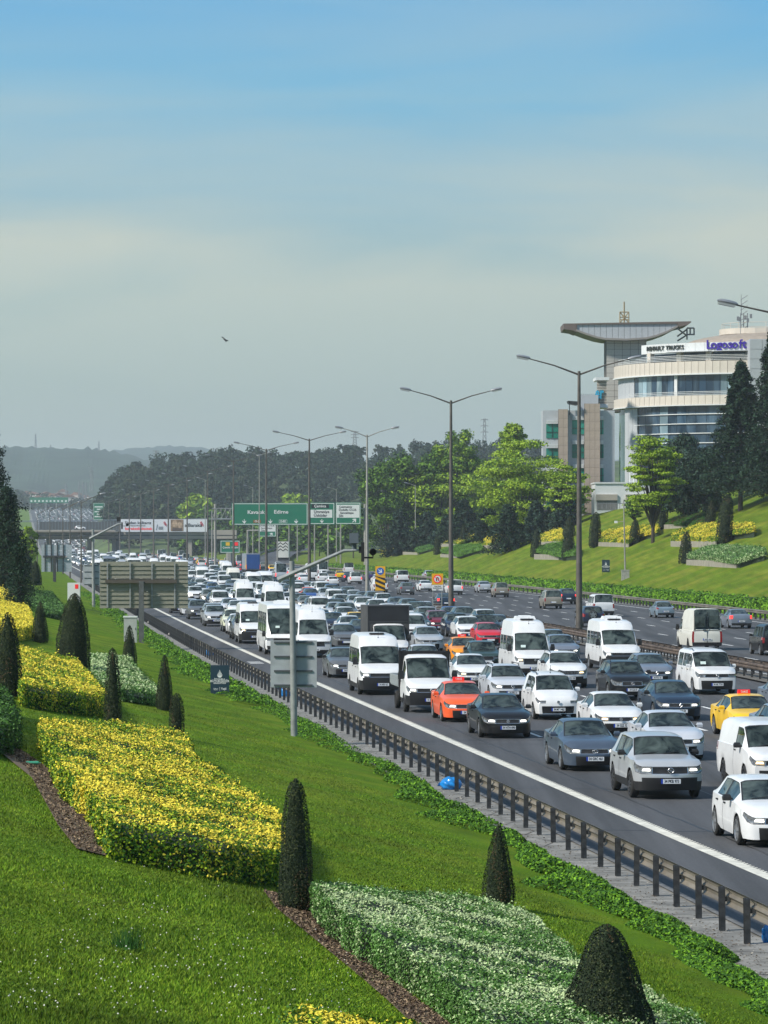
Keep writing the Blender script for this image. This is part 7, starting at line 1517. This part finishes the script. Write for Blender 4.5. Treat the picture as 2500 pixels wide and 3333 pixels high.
text_mesh('bereketli destek', 1.35, REDSIGN, bb, (xb(452), -.05, zb(1721)), (R(90), 0, 0), squeeze=1.15); text_mesh('alBaraka', 1.75, INK, bb, (xb(630), -.05, zb(1710)), (R(90), 0, 0), squeeze=1.1)
mb = MB()
for cx2 in (538, 657): mb.tube([(xb(cx2 - 4), -.05, zb(1700)), (xb(cx2 - 1), -.05, zb(1698)), (xb(cx2 + 2), -.05, zb(1704)), (xb(cx2 - 2), -.05, zb(1707)), (xb(cx2 - 4), -.05, zb(1700))], .14, 4); mb.tube([(xb(cx2 + 1), -.05, zb(1703)), (xb(cx2 + 5), -.05, zb(1708)), (xb(cx2 + 5), -.05, zb(1713)), (xb(cx2 + 1), -.05, zb(1710)), (xb(cx2 + 1), -.05, zb(1703))], .14, 4)
mb.build('red_loops', mat('loop_red', (.55, .03, .06), .5), bb)
PH = [mat('photo_tone_%d' % i, c, .7, noise=.4, nscale=1.2) for i, c in enumerate([(.22, .14, .08), (.40, .28, .18), (.08, .05, .035)])]
mb = MB(); mb.box(xb(556), xb(598), -.04, 0, zb(1729), zb(1691), 0); mb.prism([(xb(570) + 1.0 * math.cos(t), zb(1705) + 1.3 * math.sin(t)) for t in [k * .5 for k in range(12)]], -.06, -.04, 1); mb.prism([(xb(586) + .9 * math.cos(t), zb(1709) + 1.2 * math.sin(t)) for t in [k * .5 for k in range(12)]], -.06, -.04, 1); mb.box(xb(562), xb(594), -.055, -.04, zb(1729), zb(1718), 2); mb.build('photo_print', PH, bb)
mb = MB(); mb.tube([(xb(509), -.05, zb(1725)), (xb(513), -.05, zb(1707))], .12, 4); mb.box(xb(517), xb(532), -.05, 0, zb(1724), zb(1714)); mb.build('pen_drawing', mat('pen_grey', (.2, .22, .25), .5), bb)
make_vehicle('coach', 'blue', Vector((px(560, D + 7), D + 7, z(1725) + .05)), R(90), 'blue roofed bus crossing the bridge behind the banner', 'bus', None, lod=2)
make_vehicle('hatch', 'white', Vector((px(262, D - 14), D - 14, z(1724))), R(90), 'pale car on the near carriageway of the bridge', 'car', None, lod=2)
mb = MB(); mb.box(X_(-20), X_(390), -22, -.4, z(1730), z(1725.5)); mb.build('near_ramp', DECK, br)
mb = MB(); mb.box(px(385, D) - cx_, px(393, D) - cx_, -.6, .4, z(1755), z(1682)); mb.build('pylon', BDK, br)

# ------------------------------------------------------------------ pylons and masts on the hills
LAT = mat('lattice_steel', (.20, .21, .22), .6, .3)
def pylon(x, yt, yb, D, label, wpx=16, arms=3, group='power pylons on the wooded hills'):
    U = D / FPX; X = px(x, D); h = (yb - yt) * U; w_ = wpx * U / 2; mb = MB(); t_ = .00006 * D * 1.4
    for sx in (-1, 1):
        for sy in (-1, 1): mb.tube([(sx * w_ * .55, sy * w_ * .55, 0), (sx * w_ * .18, sy * w_ * .18, h)], t_, 4)
    n = 7
    for k in range(n):
        z0, z1 = h * k / n, h * (k + 1) / n; a, b_ = w_ * (.55 - .37 * k / n), w_ * (.55 - .37 * (k + 1) / n); mb.tube([(-a, -a, z0), (b_, -b_, z1)], t_ * .7, 4); mb.tube([(a, -a, z0), (-b_, -b_, z1)], t_ * .7, 4)
    for k in range(arms): zz = h * (.62 + .17 * k); mb.tube([(-w_, 0, zz), (0, 0, zz + h * .02), (w_, 0, zz)], t_, 4)
    o = mb.build('power_pylon', LAT, None, (X, D, pz(yb, D))); tag(o, label, 'pylon', group)
pylon(1577, 1362, 1480, 1900, 'lattice pylon rising between the green trees on the right', 26)
pylon(1155, 1403, 1460, 1900, 'lattice pylon behind the ridge left of the pale lamp post', 26)
pylon(508, 1466, 1520, 2300, 'lattice pylon at the left end of the pine ridge', 22)
pylon(298, 1518, 1600, 2900, 'tall lattice pylon before the far blue hill', 18)
for x, yt in ((258, 1565), (270, 1568), (280, 1570), (215, 1572)): pylon(x, yt, 1620, 3100, 'slim distant pylon in a small cluster', 9, 2, 'cluster of slim distant pylons')
pylon(116, 1413, 1470, 5100, 'thin radio mast on the far left hill', 10, 1); pylon(322, 1435, 1470, 5100, 'thin radio mast on the far hill, right one', 8, 1); pylon(165, 1448, 1470, 5100, 'pair of small pylons on the far hill saddle', 10, 1)
# ------------------------------------------------------------------ office building, right
BD = 600.0; BU = BD / FPX; bz = lambda y: pz(y, BD)
BP = mat('facade_panel', (.54, .49, .42), .6, noise=.07, nscale=.6); BPW = mat('facade_white', (.60, .62, .62), .55, noise=.05); BPG = mat('facade_grey_panel', (.40, .42, .44), .5, noise=.06); STONE = mat('beige_cladding', (.36, .29, .235), .8, noise=.12, nscale=.8); JNT = mat('panel_joint', (.10, .09, .08), .8)
def bglass(name, c1, c2, sc=.5):
    m = bpy.data.materials.new(name); m.use_nodes = True; t = m.node_tree; b = t.nodes['Principled BSDF']; b.inputs['Roughness'].default_value = .04; b.inputs['Specular IOR Level'].default_value = .45
    g = N('ShaderNodeNewGeometry', t); mpn = N('ShaderNodeMapping', t); mpn.inputs['Scale'].default_value = (1.0, 1.0, .28); nz = N('ShaderNodeTexNoise', t); nz.inputs['Scale'].default_value = sc; nz.inputs['Detail'].default_value = 4; nz.inputs['Distortion'].default_value = .6
    r = N('ShaderNodeValToRGB', t); r.color_ramp.elements[0].position = .42; r.color_ramp.elements[0].color = (*c1, 1); r.color_ramp.elements[1].position = .66; r.color_ramp.elements[1].color = (*c2, 1)
    oi = N('ShaderNodeObjectInfo', t); hv = N('ShaderNodeHueSaturation', t); mr = N('ShaderNodeMapRange', t); mr.inputs['To Min'].default_value = .6; mr.inputs['To Max'].default_value = 1.5; t.links.new(oi.outputs['Random'], mr.inputs[0]); t.links.new(mr.outputs[0], hv.inputs['Value'])
    t.links.new(g.outputs['Position'], mpn.inputs[0]); t.links.new(mpn.outputs[0], nz.inputs[0]); t.links.new(nz.outputs[0], r.inputs[0]); t.links.new(r.outputs[0], hv.inputs['Color']); t.links.new(hv.outputs[0], b.inputs['Base Color']); MATS[name] = m; return m
GLB = bglass('facade_glass_blue', (.014, .034, .060), (.06, .10, .14)); GLL = bglass('facade_glass_light', (.16, .24, .28), (.36, .46, .50)); GLG = bglass('window_green', (.008, .16, .12), (.03, .26, .20), .3); GLT = bglass('glass_teal', (.05, .12, .11), (.12, .22, .20))
Rb = 26.0; CXb, CYb = px(2479, 626), 626.0
bl = empty('office_building', (CXb, CYb, 0), 'curved glass and stone office building with roof lettering Logosoft', 'building')
def arcpt(a, r_, z): return (r_ * math.sin(a), -r_ * math.cos(a), z)       # a measured from the camera side, negative to the left
def arc(mb, r0, r1, a0, a1, z0, z1, n=1, mi=0):
    for k in range(n):
        b0, b1 = a0 + (a1 - a0) * k / n, a0 + (a1 - a0) * (k + 1) / n
        v = [arcpt(b0, r1, z0), arcpt(b1, r1, z0), arcpt(b1, r0, z0), arcpt(b0, r0, z0), arcpt(b0, r1, z1), arcpt(b1, r1, z1), arcpt(b1, r0, z1), arcpt(b0, r0, z1)]
        mb.add(v, [(3, 2, 1, 0), (4, 5, 6, 7), (0, 1, 5, 4), (1, 2, 6, 5), (2, 3, 7, 6), (3, 0, 4, 7)], mi)
def ring_pieces(name, r0, r1, A0, A1, z0, z1, n, mats_, gap=.0013, pick=None):
    da = (A1 - A0) / n; cache = {}
    for k in range(n):
        m = mats_[0] if pick is None else mats_[pick(k)]
        if m.name not in cache: mb = MB(); arc(mb, r0, r1, -da / 2 + gap, da / 2 - gap, z0, z1); cache[m.name] = mb.mesh(name, [m])
        o = link(name, cache[m.name], bl); o.rotation_euler = (0, 0, (A0 + da * (k + .5)))
A0, A1 = R(-88), R(-1.5)
mb = MB(); arc(mb, Rb - 3, Rb - .9, A0, A1, 4, bz(1170), 40); mb.build('inner_wall', [JNT], bl)
ring_pieces('parapet_panel', Rb - .6, Rb + .25, A0, A1, bz(1212), bz(1172), 30, [BP])
mb = MB(); arc(mb, Rb - .8, Rb + .45, A0, A1, bz(1216), bz(1212), 40); mb.build('cornice', [BPW], bl); mb = MB(); arc(mb, Rb - .8, Rb + .45, A0, A1, bz(1317), bz(1314), 40); mb.build('cornice', [BPW], bl)
ring_pieces('spandrel_panel', Rb - .6, Rb + .25, A0, A1, bz(1313.5), bz(1284), 30, [BP])
cb2 = {0: 0, 1: 1, 6: 1}
ring_pieces('glass_pane', Rb - .75, Rb - .6, R(-66), A1, bz(1284), bz(1216), 22, [GLB, GLL], pick=lambda k: 1 if k in (1, 2, 3, 5, 15, 16, 19) else 0)
ring_pieces('facade_panel', Rb - .7, Rb - .5, R(-88), R(-66), bz(1284), bz(1216), 5, [BPG])
mb = MB(); [arc(mb, Rb - .65, Rb - .35, R(a) - .012, R(a) + .012, bz(1284), bz(1216)) for a in (-41, -6)]; mb.build('pilaster', [BPW], bl)
for r_i in range(8):      # curtain wall
    yb = 1345.5 + r_i * 31.6; ring_pieces('curtain_pane', Rb - .8, Rb - .7, R(-63), A1, bz(yb - 2.5), bz(yb - 31.6), 14, [GLB, GLL], gap=.0015, pick=lambda k, q_=r_i: 1 if (k in (11, 12) and q_ < 2) or (k in (3,) and q_ < 4) else 0)
    mb = MB(); arc(mb, Rb - .8, Rb - .45, R(-66), A1, bz(yb), bz(yb - 2.6), 30); mb.build('mullion', [BPW], bl)
ring_pieces('pilaster_panel', Rb - .7, Rb - .45, R(-75), R(-63.5), bz(1575), bz(1318), 3, [BPG])
mb = MB(); arc(mb, Rb - .85, Rb - .72, R(-89), R(-75), 10, bz(1318), 6); mb.build('corner_glass', [GLT], bl)
for y0 in (1282, 1277, 1272): mb = MB(); mb.tube([arcpt(R(a), Rb + .2, bz(y0)) for a in range(-68, -2, 6)], .05, 4, cap=False); mb.build('balcony_rail', [BPW], bl)
for y0 in (1168, 1163, 1158, 1153): mb = MB(); mb.tube([arcpt(R(a), Rb + .1, bz(y0)) for a in range(-80, -2, 6)], .05, 4, cap=False); mb.build('terrace_rail', [BPW], bl)
mb = MB(); arc(mb, Rb - 4, Rb - 3.6, R(-66), A1, bz(1172), bz(1140), 20); mb.build('attic_glass', [GLB], bl)
for a in (-56, -40, -27, -9): mb = MB(); arc(mb, Rb - 1.5, Rb - .6, R(a) - .018, R(a) + .018, bz(1174), bz(1138)); mb.build('column', [BP], bl)
ring_pieces('fascia_panel', Rb - 2.2, Rb - .9, R(-62), A1 + R(6), bz(1140), bz(1110), 16, [BPW], gap=.001)
mb = MB(); arc(mb, Rb - 3.6, Rb + .6, R(-44), R(-26), bz(1141), bz(1139), 6); arc(mb, Rb - 3.6, Rb + .6, R(-24), A1, bz(1141), bz(1139), 8); mb.build('awning', [BPG], bl)
def curved_text(s, a_c, r_, z, size, m, nm='lettering', adv=.62):
    w_ = 0; ch = []
    for c in s: ch.append(w_); w_ += size * adv * {'L': .95, 'g': 1.05, 's': .9, 'f': .75, 't': .75, ' ': .6, 'K': 1.05, 'N': 1.1, 'U': 1.1, 'A': 1.1, 'E': .9}.get(c, 1.08)
    for c, x0 in zip(s, ch):
        if c == ' ': continue
        a = a_c + (x0 - w_ / 2) / r_; p_ = arcpt(a, r_, z); o = text_mesh(c, size, m, bl, p_, (R(90), 0, a), name=nm, extr=.08)
VIO = mat('letter_violet', (.035, .008, .26), .4); BLKL = mat('letter_black', (.02, .025, .02), .5)
curved_text('Logosoft', R(-19.0), Rb - .75, bz(1119), 2.1, VIO, adv=.43); curved_text('RENAULT TRUCKS', R(-47.0), Rb - .75, bz(1124), 1.0, BLKL, adv=.62)
# white panel slab on the right
xs0 = px(2438, 598) - CXb
for i in range(5):
    for j in range(8): mb = MB(); mb.box(xs0 + i * 2.1 + .03, xs0 + i * 2.1 + 2.07, -29.4, -29.2, bz(1108) - (j + 1) * 1.66 + .03, bz(1108) - j * 1.66 - .03); mb.build('slab_panel', [BPG], bl)
mb = MB(); mb.box(xs0, xs0 + 11, -29.2, 10, 5, bz(1107)); mb.build('slab_wall', [BPG, ], bl)
# dome roof
vs, fs = [], []; m_, n = 10, 40; zt, zr_ = bz(1052), bz(1104)
for i in range(m_ + 1):
    t_ = i / m_ * math.pi / 2
    for k in range(n): a = 2 * math.pi * k / n; vs.append((17.5 * math.cos(t_) * math.cos(a) + 3.5, 17.5 * math.cos(t_) * math.sin(a) + 2, zr_ + (zt - zr_) * math.sin(t_)))
for i in range(m_):
    for k in range(n): fs.append((i * n + k, i * n + (k + 1) % n, (i + 1) * n + (k + 1) % n, (i + 1) * n + k))
mb = MB(); mb.add(vs, fs); o = mb.build('dome_roof', [mat('dome_tile', (.30, .25, .20), .8, noise=.15, nscale=1.5)], bl, smooth=True)
mb = MB(); mb.tube([(0, 0, zt - .6), (0, 0, zt + .4)], [7.5, 7.5], 24); [mb.tube([(7 * math.cos(k), 7 * math.sin(k), zt), (7 * math.cos(k), 7 * math.sin(k), zt + 1.4)], .05, 4) for k in range(12)]; mb.tube([(7 * math.cos(k * .3), 7 * math.sin(k * .3), zt + 1.4) for k in range(22)], .05, 4); mb.build('roof_crown', [BP], bl)
tm_ = MB(); xm = px(2422, 620) - CXb
for sx, sy in ((-.6, 0), (.6, 0), (0, .9)): tm_.tube([(xm + sx, sy - 6, zt - 1), (xm + sx, sy - 6, bz(995))], .09, 4)
for k in range(8): tm_.tube([(xm - .6, -6, zt - 1 + k * .9), (xm + .6, -6, zt - .2 + k * .9)], .06, 4)
for k in range(5): a = k * 1.3; tm_.box(xm + math.cos(a) * 1.2 - .2, xm + math.cos(a) * 1.2 + .2, -6.2 + math.sin(a), -6 + math.sin(a), bz(1012) - .2 * k, bz(998) - .2 * k)
tm_.tube([(xm - .5, -6, bz(1000)), (xm - .5, -6, bz(932))], [.08, .04], 4); tm_.build('antenna_mast', [LAT], bl)
# service tower with boat shaped crown
TC = mat('tower_panel', (.46, .44, .40), .6, noise=.06); x0t, x1t = px(1974, 630) - CXb, px(2104, 630) - CXb; yt_ = 630 - CYb
mb = MB(); mb.box(x0t, x1t, yt_, yt_ + 7, pz(1340, 630), pz(1090, 630)); mb.build('tower_core', [JNT], bl)
nw, nh = 5, 12; pw = (x1t - x0t) / nw; ph = (pz(1098, 630) - pz(1330, 630)) / nh; mb = MB(); mb.box(.03, pw - .03, -.06, 0, .03, ph - .03); pmh = mb.mesh('tower_panel', [TC])
for i in range(nw):
    for j in range(nh): link('tower_panel', pmh, bl, (x0t + i * pw, yt_, pz(1330, 630) + j * ph))
XC = lambda zx: px(1800 + zx / 2.37, 628) - CXb; ZC = lambda zy: pz(900 + zy / 2.37, 628)
arcl = [(180, 420), (260, 450), (340, 475), (405, 487), (560, 492), (720, 482), (800, 462), (880, 432), (962, 388)]
top = [(962, 362), (180, 368)]
mb = MB(); mb.prism([(XC(a), ZC(b_)) for a, b_ in arcl + top][::-1], yt_ - 1.6, yt_ + 9); mb.build('crown_body', [mat('crown_backing', (.16, .16, .165), .7)], bl)
for k in range(17):    # vertical white panels of the crown
    xa, xb2 = 185 + k * 45.7, 185 + (k + 1) * 45.7; lo = lambda q_: float(np.interp(q_, [a for a, _ in arcl], [b_ for _, b_ in arcl])) - 12
    mb = MB(); mb.prism([(XC(xa) + .03, ZC(lo(xa))), (XC(xb2) - .03, ZC(lo(xb2))), (XC(xb2) - .03, ZC(366)), (XC(xa) + .03, ZC(368))], yt_ - 1.72, yt_ - 1.6); mb.build('crown_panel', [BPG], bl)
mb = MB()
for (a, b_), (c, d_) in zip(arcl[:-1], arcl[1:]): mb.prism([(XC(a), ZC(b_ + 2)), (XC(c), ZC(d_ + 2)), (XC(c), ZC(d_ - 13)), (XC(a), ZC(b_ - 13))], yt_ - 2.2, yt_ + 9.3)
mb.build('crown_keel', [mat('keel_stone', (.24, .22, .20), .7)], bl)
mb = MB(); mb.prism([(XC(80), ZC(363)), (XC(1066), ZC(345)), (XC(1066), ZC(355)), (XC(1040), ZC(372)), (XC(962), ZC(390)), (XC(962), ZC(364)), (XC(183), ZC(371)), (XC(183), ZC(430)), (XC(150), ZC(415)), (XC(84), ZC(405))], yt_ - 2.0, yt_ + 9.2); mb.build('crown_rim', [mat('rim_brown', (.13, .10, .085), .7)], bl)
mb = MB()
for a, b_ in (((530, 260), (600, 260)), ((530, 345), (600, 345)), ((530, 260), (530, 345)), ((600, 260), (600, 345)), ((530, 300), (600, 300)), ((530, 320), (600, 320)), ((530, 345), (600, 260)), ((530, 260), (600, 345)), ((564, 350), (564, 180))): mb.tube([(XC(a[0]), yt_ + 3, ZC(a[1])), (XC(b_[0]), yt_ + 3, ZC(b_[1]))], .10 if a != (564, 350) else .13, 4)
mb.build('roof_frame', [mat('frame_brass', (.28, .22, .12), .6)], bl)
mb = MB()
for a, b_ in (((960, 385), (1045, 450)), ((970, 490), (1050, 440)), ((1045, 440), (1100, 440)), ((1045, 390), (1100, 390)), ((1100, 390), (1100, 445)), ((1045, 390), (1045, 480)), ((970, 455), (1045, 400)), ((1070, 390), (1070, 440))): mb.tube([(XC(a[0]), yt_ + 1, ZC(a[1])), (XC(b_[0]), yt_ + 1, ZC(b_[1]))], .14, 4)
mb.build('roof_stair', [LAT], bl)
# louvred fin with letters
x0f, x1f = px(1945, 606) - CXb, px(1976, 606) - CXb
for k in range(16): mb = MB(); mb.box(x0f, x1f, -19, -18.5, bz(1308) + k * .26, bz(1308) + k * .26 + .13); mb.build('louvre', [BP], bl)
mb = MB(); mb.box(x0f, x1f, -18.4, -18.2, bz(1310), bz(1232)); mb.box(x0f - .3, x1f + .2, -19.6, -12, bz(1322), bz(1310), 1); mb.box(x0f - .3, x1f + .4, -19.6, -12, bz(1232), bz(1222), 1); mb.build('louvre_box', [JNT, BPW], bl)
text_mesh('er', 3.0, mat('letter_cyan', (.02, .32, .50), .4), bl, (x0f + .35, -19.2, bz(1275)), (R(90), 0, 0), name='lettering', extr=.1, squeeze=.55)
# left wing
WY = 600.0; wx = lambda zx: px(1780 + zx / 3.16, WY); wz = lambda zy: pz(1000 + zy / 3.16, WY)
wg = empty('office_wing', (wx(250), WY, 0), 'beige clad office wing with green windows left of the curved building', 'building'); c0 = wx(250)
mb = MB(); mb.box(wx(-40) - c0, wx(700) - c0, .6, 6, 2, wz(1060)); mb.box(wx(350) - c0, wx(540) - c0, 3, 10, wz(1060), wz(895)); mb.build('wall', [BPG], wg)
for a, b_, tp_, nn in ((118, 215, 1050, 2), (385, 545, 992, 3)):      # stone pilasters built of slabs
    n_r = int((wz(tp_) - wz(2140)) / 1.55); sw = (wx(b_) - wx(a)) / nn
    mb = MB(); mb.box(wx(a) - c0, wx(b_) - c0, -.6, .6, 2, wz(tp_)); mb.build('pilaster', [JNT], wg)
    mb = MB(); mb.box(.015, sw - .015, -.05, 0, .015, 1.535); sm_ = mb.mesh('stone_slab', [STONE])
    for i in range(nn):
        for j in range(n_r): link('stone_slab', sm_, wg, (wx(a) - c0 + i * sw, -.6, wz(tp_) - (j + 1) * 1.55))
for a, b_ in ((-5, 118), (262, 384), (545, 585)):
    for f_i, (y0, y1) in enumerate(((1160, 1305), (1410, 1550), (1655, 1790), (1905, 2030))):
        if a < 0: y0 += 40; y1 += 40
        mb = MB(); mb.box(wx(a) - c0, wx(b_) - c0, .45, .6, wz(y1), wz(y0)); fw_ = mb.build('window', [GLG], wg)
        mb = MB(); cxm = (wx(a) + wx(b_)) / 2 - c0
        mb.box(cxm - .06, cxm + .06, .36, .45, wz(y1), wz(y0)); mb.box(wx(a) - c0, wx(b_) - c0, .37, .45, wz(y1 - 60) - .05, wz(y1 - 60) + .05); mb.build('frame', [mat('frame_dark_green', (.01, .05, .04), .5)], fw_)
        for k in range(4): mb = MB(); mb.box(wx(a) - c0 + .05, wx(b_) - c0 - .05, .1, .5, wz(y0 - 8 - k * 9) - .09, wz(y0 - 8 - k * 9) + .09); mb.build('sun_louvre', [BPW], wg)
mb = MB(); mb.prism([(wx(212) - c0, wz(965)), (wx(312) - c0, wz(972)), (wx(312) - c0, wz(1008)), (wx(225) - c0, wz(992))], -1.5, 3); mb.box(wx(228) - c0, wx(236) - c0, -.4, 0, wz(1110), wz(990)); mb.build('roof_canopy', [BLK], wg)
mb = MB(); [mb.tube([(wx(350 + k * 20) - c0, 4, wz(895)), (wx(350 + k * 20) - c0, 4, wz(880))], .05, 4) for k in range(9)]; mb.build('roof_rail', [LAT], wg)
# low white annex
an = empty('annex', (wx(560), 585, 0), 'low white flat roofed annex in front of the glass building', 'building'); c0 = px(1957, 585); ax = lambda zx: px(1780 + zx / 3.16, 585) - px(1780 + 560 / 3.16, 585); az = lambda zy: pz(1000 + zy / 3.16, 585)
mb = MB(); mb.box(ax(438), ax(1010), 0, 10, 3, az(1815)); mb.box(ax(430), ax(1020), -.2, 10.2, az(1815), az(1800)); mb.build('wall', [BPW], an)
mb = MB(); mb.box(ax(455), ax(668), -.05, 0, az(2085), az(1985)); mb.build('garage_door', [mat('roller_grey', (.16, .16, .16), .7, noise=.3, stretch=(5, 1, 1))], an)
for a, b_ in ((445, 668), (752, 1000)):
    for k in range(8): mb = MB(); mb.box(ax(a), ax(b_), -.3, -.02, az(1985 - k * 8), az(1980 - k * 8)); mb.build('louvre', [BP], an)
mb = MB(); mb.box(ax(752), ax(1000), -.06, 0, az(2060), az(1990)); mb.build('window', [GLT], an)
mb = MB(); [mb.tube([(ax(455 + k * 45), -3, az(2090)), (ax(455 + k * 45), -3, az(2020))], .05, 4) for k in range(14)]; mb.tube([(ax(455), -3, az(2020)), (ax(1040), -3, az(2020))], .05, 4); mb.build('railing', [LAT], an)
mb = MB(); mb.tube([(ax(805), 1, az(1800)), (ax(805), 1, az(1690))], .1, 4); mb.tube([(ax(840), 1, az(1800)), (ax(840), 1, az(1690))], .1, 4); [mb.tube([(ax(805), 1, az(1700 + k * 30)), (ax(840), 1, az(1700 + k * 30))], .07, 4) for k in range(4)]; mb.build('roof_ladder', [WHT], an)
# retaining wall with bands left of the annex
rw = MB()
for k in range(6): rw.box(px(1760, 575), px(1885, 575), 575 + k * .1, 577, pz(1712, 575) + k * .45, pz(1712, 575) + k * .45 + .38)
o = rw.build('retaining_wall', [mat('dark_wall', (.07, .08, .09), .8)]); tag(o, 'low dark banded wall below the beige office wing', 'wall')
# ------------------------------------------------------------------ air
hz = bpy.data.materials.new('haze_air'); hz.use_nodes = True; t = hz.node_tree; t.nodes.clear(); ou = N('ShaderNodeOutputMaterial', t); pv = N('ShaderNodeVolumePrincipled', t)
pv.inputs['Color'].default_value = (0.84, 0.92, 1.0, 1); pv.inputs['Density'].default_value = 0.00011; pv.inputs['Anisotropy'].default_value = 0.2
t.links.new(pv.outputs[0], ou.inputs['Volume'])
mb = MB(); mb.box(-9300, 9300, -600, 9100, -2.4, 215)
o = mb.build('haze', [hz]); o['kind'] = 'stuff'
S.cycles.volume_bounces = 1
